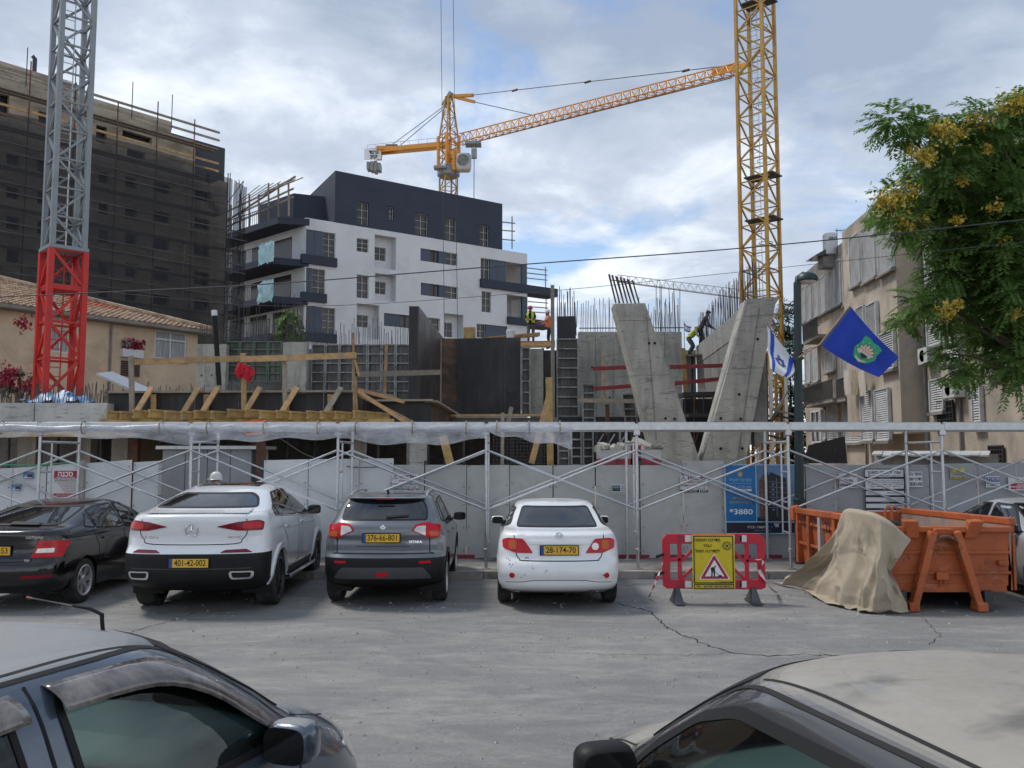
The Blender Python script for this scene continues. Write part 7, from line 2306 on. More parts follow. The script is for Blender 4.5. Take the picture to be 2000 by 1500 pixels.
def near_left():
 L = 4.08
 pt = MATS['paint_bluegrey']
 lev = [(0.18, 0.45, L - 0.40, 0.78, 0.45, 0.5, 2.6, 2.5), (0.30, 0.08, L - 0.10, 0.845, 0.50, 0.65, 2.8, 2.3), (0.45, 0.02, L - 0.02, 0.875, 0.50, 0.7, 2.9, 2.3), (0.60, 0.0, L, 0.883, 0.50, 0.75, 2.9, 2.25), (0.72, 0.03, L - 0.05, 0.883, 0.5, 0.8, 2.9, 2.2),
   (0.80, 0.07, L - 0.14, 0.877, 0.48, 0.8, 2.9, 2.25), (0.87, 0.09, L - 0.30, 0.866, 0.46, 0.75, 2.8, 2.4), (0.93, 0.10, L - 0.48, 0.852, 0.45, 0.7, 2.8, 2.6), (0.98, 0.11, L - 0.66, 0.836, 0.45, 0.6, 2.7, 2.7), (1.02, 0.13, L - 0.75, 0.82, 0.45, 0.5, 2.7, 2.7),
   (1.13, 0.20, L - 0.91, 0.782, 0.45, 0.5, 2.6, 2.7), (1.24, 0.32, L - 1.07, 0.738, 0.5, 0.52, 2.6, 2.6), (1.34, 0.46, L - 1.23, 0.694, 0.5, 0.55, 2.6, 2.6), (1.41, 0.60, L - 1.36, 0.650, 0.5, 0.58, 2.5, 2.5), (1.455, 0.78, L - 1.48, 0.60, 0.5, 0.6, 2.5, 2.4),
   (1.482, 1.0, L - 1.62, 0.51, 0.5, 0.5, 2.4, 2.3), (1.500, 1.35, L - 1.86, 0.35, 0.35, 0.35, 2.3, 2.2), (1.508, 1.65, L - 2.1, 0.16, 0.2, 0.2, 2.2, 2.2), (1.510, 1.8, L - 2.2, 0.02, 0.05, 0.05, 2, 2)]
 c = Car('blue_grey_hatchback', 'dusty blue grey car with smoked window visors and bent aerial at lower left', (-2.66, 1.20, 0), RAD(72), L, lev, (0.80, 3.32, 0.31, 0.868, 0.20, 0.35), pt, res=(96, 20, 72))
 GT, GC = MATS['car_glass_tint'], MATS['car_glass_clear']
 c.window('rear_window', 'rear', [(-0.62, 1.06), (0.62, 1.06), (0.55, 1.38), (-0.55, 1.38)], GT, BP, 0.025, hole=True, r=0.06)
 c.window('windscreen', 'front', [(-0.70, 1.03), (0.70, 1.03), (0.56, 1.42), (-0.56, 1.42)], GC, BP, 0.03, hole=True, r=0.07)
 for sd, vw in ((1, 'left'), (-1, 'right')):
  c.window('rear_side_window', vw, [(0.62, 1.05), (1.76, 1.0), (1.73, 1.405), (1.0, 1.37)], GT, BP, 0.024, hole=True, r=0.06)
  wn = c.window('front_side_window', vw, [(1.92, 0.985), (3.02, 0.955), (2.86, 1.10), (2.62, 1.275), (2.38, 1.385), (1.89, 1.405)], GC, BP, 0.028, hole=True, r=0.05)
  # rain visors
  for top, bot in (([(1.885, 1.432), (2.36, 1.412), (2.62, 1.31), (2.84, 1.145), (2.96, 1.03)], [(1.90, 1.345), (2.30, 1.325), (2.55, 1.235), (2.76, 1.09), (2.91, 0.99)]),
       ([(0.90, 1.345), (1.2, 1.405), (1.76, 1.432)], [(0.94, 1.275), (1.22, 1.325), (1.77, 1.345)])):
   mb = MB()
   top, bot = catmull(top, 4), catmull(bot, 4)
   n = len(top)
   ks = 3
   rows = []
   for i in range(ks * (n - 1) + 1):
    t = i / ks
    k = min(int(t), n - 2)
    e = t - k
    a = V(top[k]).lerp(V(top[k + 1]), e)
    b = V(bot[k]).lerp(V(bot[k + 1]), e)
    row = []
    for j in range(6):
     q = a.lerp(b, j / 5)
     h, nn = c.ray(vw, q.x, q.y)
     row.append(h + nn * (0.006 + 0.034 * sin(j / 5 * pi * 0.62)))
    rows.append(row)
   for row in rows:
    mb.v += row
   for i in range(len(rows) - 1):
    for j in range(5):
     p = i * 6 + j
     mb.f.append([p, p + 1, p + 7, p + 6])
   o = mb.build('rain_visor', MATS['smoked_plastic'], c.root, 'all', local=True)
   sl = o.modifiers.new('thickness', 'SOLIDIFY')
   sl.thickness = 0.004
  c.line(vw, [(0.40, 1.24), (0.68, 1.38), (1.15, 1.445), (1.75, 1.457), (2.40, 1.437), (2.66, 1.325), (2.90, 1.15), (3.1, 0.97)], K, 0.009, 0.003, name='door_seal')
  c.line(vw, [(1.82, 0.3), (1.85, 0.9), (1.825, 1.44)], K, 0.012)
  c.line(vw, [(3.0, 0.3), (3.04, 0.93)], K, 0.012)
  f = (lambda p: p) if sd > 0 else mirror_poly
  c.patch('headlight', 'front', rounded(f([(0.50, 0.63), (0.80, 0.67), (0.815, 0.79), (0.66, 0.76)]), 0.03), MATS['lamp_clear'], 0.008, step=0.05)
  c.line('top', [(0.9, sd * 0.54), (1.5, sd * 0.56), (2.1, sd * 0.55), (2.5, sd * 0.53)], K, 0.012, 0.002, name='roof_drip_channel')
  c.line('top', [(3.2, sd * 0.70), (3.5, sd * 0.66), (3.75, sd * 0.55)], K, 0.010, 0.002, name='bonnet_gap')
 ae = MB().tube([(2.52, -.28, 1.44), (2.51, -.28, 1.50), (2.508, -.28, 1.53)], 0.008, 8)
 a0 = ae.build('roof_aerial', BP, c.root, 'auto', local=True)
 MB().tube([(2.508, -.28, 1.525), (2.49, -.24, 1.548), (2.46, -.18, 1.562)], [0.007, 0.007, 0.005], 8).build('aerial_joint', BP, a0, 'auto', local=True)
 MB().tube([(2.46, -.18, 1.562), (2.39, -.05, 1.595)], 0.0028, 6).build('aerial_rod', MATS['smoked_plastic'], a0, 'auto', local=True)
 MB().tube([(2.39, -.05, 1.595), (2.38, -.03, 1.60)], 0.004, 6).build('aerial_tip', MATS['timber_tip'], a0, 'auto', local=True)
 c.mirrors(2.86, 0.835, 1.0, pt, MATS['mirror_black'], size=(0.15, 0.21, 0.17))
 c.arches(pt, 0.035, 0.006)
 interior(c, L, 3.05, 0.84, 1.35)
 c.finish(BP, MATS['gap_black'])
 c.wheels(MATS['tyre_rubber'], MATS['alloy_silver'], MATS['brake_metal'], 5)
 return c
near_left()

def near_right():
 L = 4.20
 pt = MATS['paint_charcoal']
 lev = [(0.18, 0.45, L - 0.40, 0.78, 0.45, 0.5, 2.6, 2.5), (0.30, 0.08, L - 0.10, 0.845, 0.50, 0.7, 2.8, 2.3), (0.45, 0.02, L - 0.02, 0.87, 0.50, 0.75, 2.9, 2.3), (0.60, 0.0, L, 0.876, 0.50, 0.8, 2.9, 2.25), (0.72, 0.03, L - 0.05, 0.876, 0.5, 0.85, 2.9, 2.2),
   (0.82, 0.07, L - 0.16, 0.87, 0.48, 0.85, 2.9, 2.3), (0.90, 0.09, L - 0.36, 0.86, 0.46, 0.8, 2.8, 2.4), (0.96, 0.10, L - 0.58, 0.848, 0.45, 0.7, 2.8, 2.6), (1.00, 0.11, L - 0.78, 0.835, 0.45, 0.6, 2.7, 2.7), (1.04, 0.13, L - 0.88, 0.82, 0.45, 0.5, 2.7, 2.7),
   (1.14, 0.22, L - 1.03, 0.78, 0.45, 0.5, 2.6, 2.7), (1.25, 0.36, L - 1.19, 0.735, 0.5, 0.52, 2.6, 2.6), (1.34, 0.50, L - 1.33, 0.695, 0.5, 0.55, 2.6, 2.6), (1.41, 0.65, L - 1.46, 0.652, 0.5, 0.58, 2.5, 2.5), (1.445, 0.8, L - 1.56, 0.60, 0.5, 0.6, 2.5, 2.4),
   (1.470, 1.05, L - 1.70, 0.51, 0.5, 0.5, 2.4, 2.3), (1.487, 1.35, L - 1.94, 0.34, 0.35, 0.35, 2.3, 2.2), (1.494, 1.6, L - 2.2, 0.15, 0.2, 0.2, 2.2, 2.2), (1.495, 1.7, L - 2.3, 0.02, 0.05, 0.05, 2, 2)]
 c = Car('charcoal_hatchback', 'charcoal car with thick beige dust on its roof at lower right', (1.95, 0.58, 0), RAD(104), L, lev, (0.80, 3.40, 0.31, 0.86, 0.20, 0.35), pt, res=(96, 20, 72))
 GT, GC = MATS['car_glass_tint'], MATS['car_glass_clear']
 c.window('rear_window', 'rear', [(-0.60, 1.10), (0.60, 1.10), (0.55, 1.37), (-0.55, 1.37)], GT, BP, 0.025, hole=True, r=0.06)
 c.window('windscreen', 'front', [(-0.70, 1.055), (0.70, 1.055), (0.57, 1.41), (-0.57, 1.41)], GC, BP, 0.03, hole=True, r=0.07)
 for sd, vw in ((1, 'left'), (-1, 'right')):
  c.window('rear_side_window', vw, [(0.70, 1.09), (1.62, 1.03), (1.56, 1.385), (1.05, 1.36)], GT, BP, 0.026, hole=True, r=0.06)
  c.window('front_side_window', vw, [(1.82, 1.02), (3.04, 0.985), (2.90, 1.12), (2.66, 1.285), (2.42, 1.365), (1.76, 1.385)], GC, BP, 0.034, hole=True, r=0.06)
  c.line(vw, [(0.42, 1.27), (0.68, 1.385), (1.2, 1.425), (1.8, 1.432), (2.42, 1.412), (2.70, 1.305), (2.94, 1.14), (3.12, 1.0)], K, 0.009, 0.003, name='door_seal')
  c.line(vw, [(1.66, 0.3), (1.70, 0.9), (1.655, 1.41)], K, 0.012)
  c.line(vw, [(3.04, 0.3), (3.08, 0.95)], K, 0.012)
  f = (lambda p: p) if sd > 0 else mirror_poly
  c.patch('headlight', 'front', rounded(f([(0.50, 0.63), (0.80, 0.67), (0.81, 0.80), (0.66, 0.76)]), 0.03), MATS['lamp_clear'], 0.008, step=0.05)
  c.line('top', [(0.85, sd * 0.555), (1.4, sd * 0.575), (2.0, sd * 0.565), (2.5, sd * 0.55)], K, 0.012, 0.002, name='roof_drip_channel')
  c.line('top', [(3.2, sd * 0.70), (3.6, sd * 0.66), (3.95, sd * 0.55)], K, 0.010, 0.002, name='bonnet_gap')
 c.mirrors(2.92, 0.835, 1.045, BP, MATS['mirror_black'], size=(0.14, 0.22, 0.16))
 c.arches(pt, 0.035, 0.006)
 interior(c, L, 3.0, 0.84, 1.30)
 c.finish(BP, MATS['gap_black'])
 c.wheels(MATS['tyre_rubber'], MATS['alloy_silver'], MATS['brake_metal'], 5)
 c.root.scale = (1, 1, 1.01)
 return c
near_right()
# ================================================================ skip, tarp, barrier, lamp, flags
def orange_steel():
 g = NB('skip_orange')
 v = g.coord('world')
 n = g.noise(v, 1.6, 9, 0.68, 0.4)
 c = g.ramp(n, (0.30, (0.27, 0.062, 0.018)), (0.55, (0.43, 0.10, 0.026)), (0.75, (0.48, 0.14, 0.05)))
 n2 = g.noise(v, 5.5, 9, 0.72, 0.4)
 c = g.mix(g.ramp(n2, (0.57, 0.0), (0.65, 0.9)), c, (0.10, 0.045, 0.028))
 n3 = g.noise(g.coord('world', (1, 1, 3)), 2.0, 8, 0.7)
 c = g.mix(g.ramp(n3, (0.60, 0.0), (0.72, 0.45)), c, (0.50, 0.33, 0.24))
 g.set(col=c, rough=0.6)
 g.bump(g.noise(v, 22, 7, 0.7), 0.35, 0.012)
 MATS['skip_orange'] = g.m
orange_steel()
mat('skip_inside', (0.24, 0.20, 0.17), 0.85, var=0.35, scale=2.5, dirt=(0.40, 0.15, 0.06), dirt_amt=0.6, dirt_scale=1.6, bump=0.4, bscale=14)
mat('skip_patch', (0.36, 0.33, 0.30), 0.7, var=0.2)
OR = MATS['skip_orange']
X0, X1, Y0, Y1 = 5.12, 7.02, 12.35, 15.75
sk = thing('hooklift_skip', 'battered orange hook-lift skip with a lifting arch on its front wall', 'skip', ((X0 + X1) / 2, (Y0 + Y1) / 2, 0))
zb, zf, zs = 0.28, 1.12, 1.21
def plate_(pts, m=OR, t=0.04, name='plate', nrm=(0, 1, 0)):
 return MB().prism(pts, V(nrm) * t).build(name, m, sk)
MB().box(((X0 + X1) / 2, (Y0 + Y1) / 2, zb + .03), (X1 - X0 - .1, Y1 - Y0, 0.06)).build('floor', MATS['skip_inside'], sk)
# front wall and side walls
plate_([(X0 + .08, Y0, zb), (X1 - .02, Y0, zb), (X1 - .06, Y0, zf), (X0 + .02, Y0, zf)], name='front_wall')
sideL = plate_([(X0 + .05, Y0, zb), (X0 + .05, Y1, zb), (X0, Y1, zs - .06), (X0, Y0, zs)], name='side_wall', nrm=(1, 0, 0))
sideR = plate_([(X1 - .05, Y0, zb), (X1 - .05, Y1, zb), (X1, Y1, zs - .06), (X1, Y0, zs)], MATS['skip_inside'], name='side_wall', nrm=(-1, 0, 0))
plate_([(X1 + .003, Y0, zb), (X1 + .003, Y1, zb), (X1 + .003, Y1, zs - .06), (X1 + .003, Y0, zs)], OR, .03, 'side_wall', (1, 0, 0))
plate_([(X0, Y1, zb), (X1, Y1, zb), (X1, Y1, zs - .06), (X0, Y1, zs - .06)], name='rear_door')
# rims
for x_ in (X0 - .01, X1 + .0):
 MB().beam((x_, Y0 - .02, zs + .02), (x_, Y1 + .05, zs - .04), 0.11, 0.10).build('top_rim', OR, sk, bevel=0.015)
MB().beam((X0 + .02, Y0 - .02, zf), (X1 - .03, Y0 - .02, zf), 0.10, 0.08).build('front_rim', OR, sk, bevel=0.015)
# side ribs and panel creases on the visible long side
for k, y_ in enumerate((12.6, 13.25, 13.9, 14.55, 15.1, 15.68)):
 m = MATS['skip_patch'] if k == 3 else OR
 MB().hexa([V((X0 - .05, y_ - .06, zb - .02)), V((X0 + .05, y_ - .06, zb - .02)), V((X0 + .05, y_ + .06, zb - .02)), V((X0 - .05, y_ + .06, zb - .02))],
    [V((X0 - .05, y_ - .06, zs - .03)), V((X0 + .02, y_ - .06, zs - .03)), V((X0 + .02, y_ + .06, zs - .03)), V((X0 - .05, y_ + .06, zs - .03))]).build('side_rib', m, sk, bevel=0.01)
for z in (0.62, 0.98):
 MB().beam((X0 - .012, Y0 + .1, z), (X0 - .012, Y1, z), 0.03, 0.05).build('side_crease', OR, sk, bevel=0.01)
# front wall: creases, A frame, hook arch, lugs
for z in (0.52, 0.80):
 MB().beam((X0 + .1, Y0 - .01, z), (X1 - .05, Y0 - .01, z), 0.03, 0.045).build('front_crease', OR, sk, bevel=0.01)
xc = P(1836, 1050, Y0).x
for sx in (-1, 1):
 b0, b1 = V((xc + sx * 0.47, Y0 - .10, 0.02)), V((xc + sx * 0.16, Y0 - .12, zf - .02))
 MB().beam(b0, b1, 0.10, 0.14, up=(0, 1, 0)).build('lift_leg', OR, sk, bevel=0.015)
 MB().box((b0.x, Y0 - .08, 0.07), (0.15, 0.22, 0.13)).build('foot', OR, sk, bevel=0.02)
 MB().hexa([V((xc + sx * .40 - .09, Y0 - .06, zf - .12)), V((xc + sx * .40 + .09, Y0 - .06, zf - .12)), V((xc + sx * .40 + .09, Y0, zf - .12)), V((xc + sx * .40 - .09, Y0, zf - .12))],
    [V((xc + sx * .46 - .09, Y0 - .13, zf + .12)), V((xc + sx * .46 + .11, Y0 - .13, zf + .12)), V((xc + sx * .46 + .11, Y0, zf + .14)), V((xc + sx * .46 - .09, Y0, zf + .14))]).build('stacking_lug', OR, sk, bevel=0.012)
 MB().box((xc + sx * .6, Y0 + 1.2, 0.15), (0.12, 2.6, 0.26)).build('skid', MATS['steel_dark'], sk)
arch = [V((xc + 0.20 * cos(pi * k / 14), Y0 - .16, zf - .26 + 0.17 * sin(pi * k / 14))) for k in range(15)]
hk = MB().tube([arch[0] + V((0, .03, -.1))] + arch + [arch[-1] + V((0, .03, -.1))], 0.028, 10)
hk.build('hook_bar', MATS['steel_rust'], sk, 'auto')
MB().hexa([V((xc - .16, Y0 - .10, zf - .12)), V((xc + .16, Y0 - .10, zf - .12)), V((xc + .16, Y0, zf - .12)), V((xc - .16, Y0, zf - .12))], [V((xc - .13, Y0 - .14, zf + .02)), V((xc + .13, Y0 - .14, zf + .02)), V((xc + .13, Y0, zf + .02)), V((xc - .13, Y0, zf + .02))]).build('hook_plate', OR, sk, bevel=0.02)
MB().box((xc - .02, Y0 - .04, .48), (0.17, .08, .11)).build('latch_box', OR, sk, bevel=0.01)
for dx in (-.04, .02):
 MB().tube([(xc + dx, Y0 - .05, .43), (xc + dx, Y0 - .05, .36)], .012, 6).build('latch_pin', OR, sk)
MB().box((X1 - .17, Y0 - .04, .66), (0.14, .07, .07)).build('side_latch', OR, sk, bevel=0.01)
MB().box((xc, Y0 + .03, .31), (X1 - X0 - .1, .10, .12)).build('bottom_rail', OR, sk, bevel=0.012)
# rear corner hinge and two hooks on the rim
MB().hexa([V((X0 - .1, Y1 - .05, zs - .22)), V((X0 + .06, Y1 - .05, zs - .22)), V((X0 + .06, Y1 + .1, zs - .22)), V((X0 - .1, Y1 + .1, zs - .22))], [V((X0 - .1, Y1 - .05, zs + .02)), V((X0 + .02, Y1 - .05, zs + .06)), V((X0 + .02, Y1 + .1, zs + .06)), V((X0 - .1, Y1 + .1, zs + .02))]).build('hinge_block', OR, sk, bevel=0.015)
h0 = P(1735, 1000, 13.6)
for dx in (0, .10):
 MB().tube([h0 + V((dx - .04, 0, -.2)), h0 + V((dx - .05, 0, 0.02)), h0 + V((dx - .02, 0, .09)), h0 + V((dx + .03, 0, .07)), h0 + V((dx + .05, 0, -.02))], [.022, .02, .018, .016, .012], 8).build('rim_hook', OR, sk, 'auto')
MB().box(h0 + V((.02, 0, -.2)), (.3, .1, .14)).build('chain_heap', MATS['steel_dark'], sk, bevel=.03)
# stencilled marks on the long side (read from outside, running away from the viewer)
for t, y_, z, h, rtl in (('2א', 15.38, 1.02, .24, True), ('ייל', 14.84, 1.02, .24, True), ('בר', 14.2, 1.0, .24, True), ('03-5', 14.75, .46, .25, False)):
 write(t, MATS['ink_black'], sk, (X0 - .03, y_, z), h, xdir=(0, -1, 0), rtl=rtl, bold=.02, name='stencil_mark')

# canvas tarp thrown over the corner
def canvas():
 g = NB('canvas')
 v = g.coord('world')
 n = g.noise(v, 2.2, 8, 0.65, 0.3)
 c = g.ramp(n, (0.3, (0.33, 0.275, 0.195)), (0.7, (0.45, 0.38, 0.285)))
 n2 = g.noise(v, 9, 8, 0.7, 0.4)
 c = g.mix(g.ramp(n2, (0.62, 0.0), (0.72, 0.5)), c, (0.20, 0.155, 0.10))
 g.set(col=c, rough=0.92)
 g.bump(g.mix(0.5, g.noise(v, 6, 8, 0.6), g.noise(v, 170, 3, 0.5)), 0.45, 0.03)
 MATS['canvas'] = g.m
canvas()
def tarp():
 # profile curves from the rim down to the ground, swept round the corner of the skip; folds grow downward
 rnd = random.Random(12)
 keys = []
 rim = [V(q) for q in ((5.02, 13.38, 1.17), (4.97, 13.2, 1.32), (4.96, 12.95, 1.345), (4.97, 12.6, 1.345), (5.13, 12.22, 1.28), (5.53, 12.2, .98))]
 mid = [V(q) for q in ((4.78, 13.6, .60), (4.80, 13.3, .68), (4.84, 12.9, .73), (4.92, 12.45, .75), (5.06, 12.12, .69), (5.15, 12.05, .57))]
 low = [GP(1508, 1138), GP(1560, 1158), GP(1632, 1186), GP(1655, 1196), GP(1715, 1200), GP(1777, 1203)]
 from mathutils import noise
 n, m = 130, 64
 def cat(pts, t):
  k = min(int(t * (len(pts) - 1)), len(pts) - 2)
  e = t * (len(pts) - 1) - k
  p0, p1, p2, p3 = pts[max(k - 1, 0)], pts[k], pts[k + 1], pts[min(k + 2, len(pts) - 1)]
  return 0.5 * ((2 * p1) + (p2 - p0) * e + (2 * p0 - 5 * p1 + 4 * p2 - p3) * e * e + (3 * p1 - p0 - 3 * p2 + p3) * e ** 3)
 ph = [rnd.uniform(0, 6) for _ in range(8)]
 def f(u, v):
  a, b, c = cat(rim, u), cat(mid, u), cat(low, u)
  if v < 0.08:
   t = v / .08
   p = (a + V((.36 - .2 * u, .15 + .25 * u, -.06))).lerp(a, t)
   p.z += .05 * sin(t * pi)
  elif v < 0.5:
   p = a.lerp(b, (v - .08) / .42)
  else:
   t = (v - 0.5) * 2
   p = b.lerp(c, t)
   p.z = b.z * (1 - t) ** 1.2 + 0.015 * t
   p.y -= 0.06 * sin(t * pi)
  tn = (cat(mid, min(1, u + .02)) - cat(mid, max(0, u - .02)))
  nn = V((tn.y, -tn.x, 0)).normalized()
  env = sin(min(1, v * 1.02) * pi * .62)
  pl = lambda x_: 1 - 2 * abs(sin(x_)) ** .8
  w_ = env * (.07 * pl(u * 8 + ph[0] + .5 * v) + .035 * pl(u * 15 + ph[1] - 1.6 * v) + .012 * pl(u * 31 + 6 * v))
  q = V((u * 5.0, v * 2.6, 3.3))
  cr = 1 - 2 * abs(noise.noise(q * 1.3)) + .5 * (1 - 2 * abs(noise.noise(q * 2.9 + V((7, 1, 2)))))
  p = p + nn * (w_ * min(1, max(0, v - .08) * 3) * 1.45 + .05 * (cr - .75) * env) + V((0, 0, .05 * noise.noise(q * 2.2) * env))
  if v > 0.86:
   p.z = max(0.015, p.z * 0.4) + 0.05 * abs(sin(u * 21 + ph[5])) * (v - .86) * 5
  p.z = max(0.012, p.z)
  return tuple(p)
 mb = MB().grid(f, n, m)
 o = mb.build('canvas_tarp', MATS['canvas'], None, 'all')
 so = o.modifiers.new('thickness', 'SOLIDIFY')
 so.thickness = 0.006
 ss = o.modifiers.new('smooth', 'SUBSURF')
 ss.levels = ss.render_levels = 1
 tag(o, 'crumpled beige canvas tarp hanging off the orange skip onto the road', 'tarp')
tarp()

# red plastic barrier with the yellow road-works board
mat('barrier_red', (0.50, 0.008, 0.03), 0.42, var=0.12, scale=4, dirt=(0.36, 0.03, 0.04), dirt_amt=0.4, dirt_scale=3)
mat('barrier_white', (0.62, 0.62, 0.61), 0.45, var=0.08)
mat('barrier_stripe', (0.30, 0.012, 0.035), 0.4)
BY = GP(1393, 1178).y
br = thing('plastic_barrier', 'red plastic pedestrian barrier with white reflective strips on black feet', 'barrier', P(1393, 1178, BY))
def bp(px, py, d=0.0):
 return P(px, py, BY + d)
def bpoly(pts, m, d0, d1, name):
 q = [bp(*p) for p in pts]
 MB().prism([V((p.x, BY + d0, p.z)) for p in q], (0, d1 - d0, 0)).build(name, MATS[m], br, bevel=0.006)
bpoly([(1293, 1054), (1301, 1043), (1482, 1042), (1492, 1051), (1492, 1062), (1293, 1062)], 'barrier_red', -.03, .03, 'top_rail')
bpoly([(1295, 1132), (1494, 1132), (1495, 1147), (1486, 1151), (1302, 1149), (1295, 1144)], 'barrier_red', -.03, .03, 'bottom_rail')
for x0, x1 in ((1293, 1308), (1479, 1493)):
 bpoly([(x0, 1060), (x1, 1060), (x1 + 1, 1134), (x0 + 1, 1134)], 'barrier_red', -.03, .03, 'end_post')
for x0 in (1323, 1454):
 bpoly([(x0, 1060), (x0 + 8, 1060), (x0 + 9, 1134), (x0 + 1, 1134)], 'barrier_red', -.02, .02, 'upright')
bpoly([(1300, 1090), (1330, 1089), (1330, 1096), (1300, 1096)], 'barrier_red', -.02, .02, 'mid_bar')
bpoly([(1456, 1092), (1484, 1091), (1484, 1098), (1456, 1098)], 'barrier_red', -.02, .02, 'mid_bar')
for q in (((1330, 1094), (1356, 1067), (1356, 1074), (1333, 1098)), ((1330, 1128), (1356, 1103), (1356, 1110), (1333, 1133)), ((1456, 1096), (1431, 1070), (1431, 1078), (1454, 1101)), ((1456, 1129), (1432, 1106), (1432, 1114), (1453, 1134))):
 bpoly(q, 'barrier_red', -.02, .02, 'diagonal')
for y0, y1 in ((1045, 1058), (1134, 1147)):
 for k, x0 in enumerate((1322, 1336, 1350, 1364, 1378, 1392, 1406, 1420, 1434, 1443)):
  bpoly([(x0 + 1, y0), (x0 + 14, y0), (x0 + 14, y1), (x0 + 1, y1)], 'barrier_stripe' if k % 2 == 0 else 'barrier_white', -.036, -.03, 'reflective_strip')
for px in (1321, 1470):
 q = P(px, 1178, BY)
 MB().hexa([V((q.x - .06, BY - .24, .0)), V((q.x + .08, BY - .24, .0)), V((q.x + .08, BY + .24, .0)), V((q.x - .06, BY + .24, .0))], [V((q.x - .02, BY - .04, .24)), V((q.x + .04, BY - .04, .24)), V((q.x + .04, BY + .04, .24)), V((q.x - .02, BY + .04, .24))]).build('foot', MATS['car_grey_plastic'], br, bevel=0.012)
 MB().box((q.x + .01, BY, .02), (0.12, .56, .035)).build('foot_pad', MATS['car_grey_plastic'], br, bevel=0.01)
for py in (1085, 1120):
 q = bp(1293, py, -.03)
 MB().box(q + V((-.03, 0, 0)), (.13, .05, .04), (0, RAD(-18), 0)).build('link_peg', MATS['car_black_plastic'], br, bevel=0.008)
sg = Sign('roadworks_board', 'yellow Hebrew road-works board with red warning triangle on the plastic barrier', 1353, 1044, 1434, 1152, 'sign_yellow', -.055, 'sign', BY)
def frame_(s, u0, v0, u1, v1, t, m, lay):
 k = (s.b.x - s.a.x) / (s.b.z - s.a.z)
 s.box(u0, v0, u1, v0 + t * k, m, lay), s.box(u0, v1 - t * k, u1, v1, m, lay), s.box(u0, v0 + t * k, u0 + t, v1 - t * k, m, lay), s.box(u1 - t, v0 + t * k, u1, v1 - t * k, m, lay)
frame_(sg, 0.03, 0.02, 0.97, 0.885, 0.025, 'ink_black', 1)
frame_(sg, 0.03, 0.895, 0.97, 0.985, 0.022, 'ink_black', 1)
sg.text('מדרכה חסומה', 0.36, 0.10, 0.075, 'ink_black', fit=0.60, bold=.02)
sg.text('עבור', 0.36, 0.20, 0.075, 'ink_black', fit=0.2, bold=.02)
sg.text('למדרכה ממול', 0.36, 0.30, 0.075, 'ink_black', fit=0.58, bold=.02)
cx, cy = 0.82, 0.205
kk = 81 / 108
def ring(r, m, lay, n=28):
 sg.poly([(cx + r * cos(2 * pi * a / n), cy + r * kk * sin(2 * pi * a / n)) for a in range(n)], m, lay)
ring(0.105, 'ink_black', 1), ring(0.088, 'sign_yellow', 2), ring(0.072, 'ink_black', 3), ring(0.06, 'sign_yellow', 4)
for k in range(4):
 a = k * pi / 2 + pi / 4
 sg.poly([(cx + 0.062 * cos(a), cy + 0.062 * kk * sin(a)), (cx + .02 * cos(a + .8), cy + .02 * kk * sin(a + .8)), (cx - .01 * cos(a), cy - .01 * kk * sin(a)), (cx + .02 * cos(a - .8), cy + .02 * kk * sin(a - .8))], 'ink_black', 5)
tri = lambda s_: [(0.515 + (x_ - .515) * s_, 0.66 + (y_ - .66) * s_) for x_, y_ in ((0.515, 0.365), (0.85, 0.80), (0.18, 0.80))]
rt = lambda pl, r: rounded(pl, r)
sg.poly(rt(tri(1.10), .05), 'ink_white', 1), sg.poly(rt(tri(1.0), .04), 'sign_red', 2), sg.poly(tri(0.68), 'ink_white', 3)
man = [(0.49, 0.585), (0.515, 0.595), (0.53, 0.615), (0.525, 0.66), (0.525, 0.75), (0.535, 0.765), (0.495, 0.765), (0.49, 0.69), (0.475, 0.66), (0.465, 0.75), (0.465, 0.765), (0.425, 0.765), (0.435, 0.74), (0.44, 0.67), (0.43, 0.64), (0.425, 0.61), (0.45, 0.592)]
sg.poly(man, 'ink_black', 4)
sg.poly([(0.53 + .022 * cos(a * pi / 6), 0.578 + .017 * sin(a * pi / 6)) for a in range(12)], 'ink_black', 4)
sg.poly([(0.50, 0.665), (0.505, 0.66), (0.625, 0.725), (0.62, 0.733)], 'ink_black', 4)
sg.poly([(0.57, 0.765), (0.61, 0.735), (0.66, 0.725), (0.70, 0.765)], 'ink_black', 4)
sg.text('קבלן מבצע:', 0.80, 0.855, 0.042, 'ink_black', fit=0.28)
sg.text('המוקד העירוני לשרותך - 106', 0.5, 0.94, 0.045, 'ink_black', fit=0.82)
# striped tape fluttering at both ends
def tape_mat():
 g = NB('barrier_tape')
 wv = g.n('ShaderNodeTexWave', wave_type='BANDS', bands_direction='DIAGONAL')
 wv.inputs['Scale'].default_value = 3.2
 g.l(g.coord('object'), wv.inputs['Vector'])
 g.set(col=g.ramp(wv.outputs['Fac'], (0.48, (0.62, 0.58, 0.58)), (0.52, (0.50, 0.02, 0.04))), rough=0.4)
 MATS['barrier_tape'] = g.m
tape_mat()
def tape(label, pts, w_=0.05):
 mb = MB()
 q = [V(p) for p in pts]
 for i, p in enumerate(q):
  a = 1.2 * i
  d = V((cos(a), sin(a) * .6, .25 * sin(a * 1.7))).normalized() * w_ / 2
  mb.v += [p - d, p + d]
 mb.f = [[2 * i, 2 * i + 1, 2 * i + 3, 2 * i + 2] for i in range(len(q) - 1)]
 o = mb.build('barrier_tape', MATS['barrier_tape'], None, 'all', fix=False)
 o.modifiers.new('s', 'SUBSURF').render_levels = 2
 tag(o, label, 'tape')
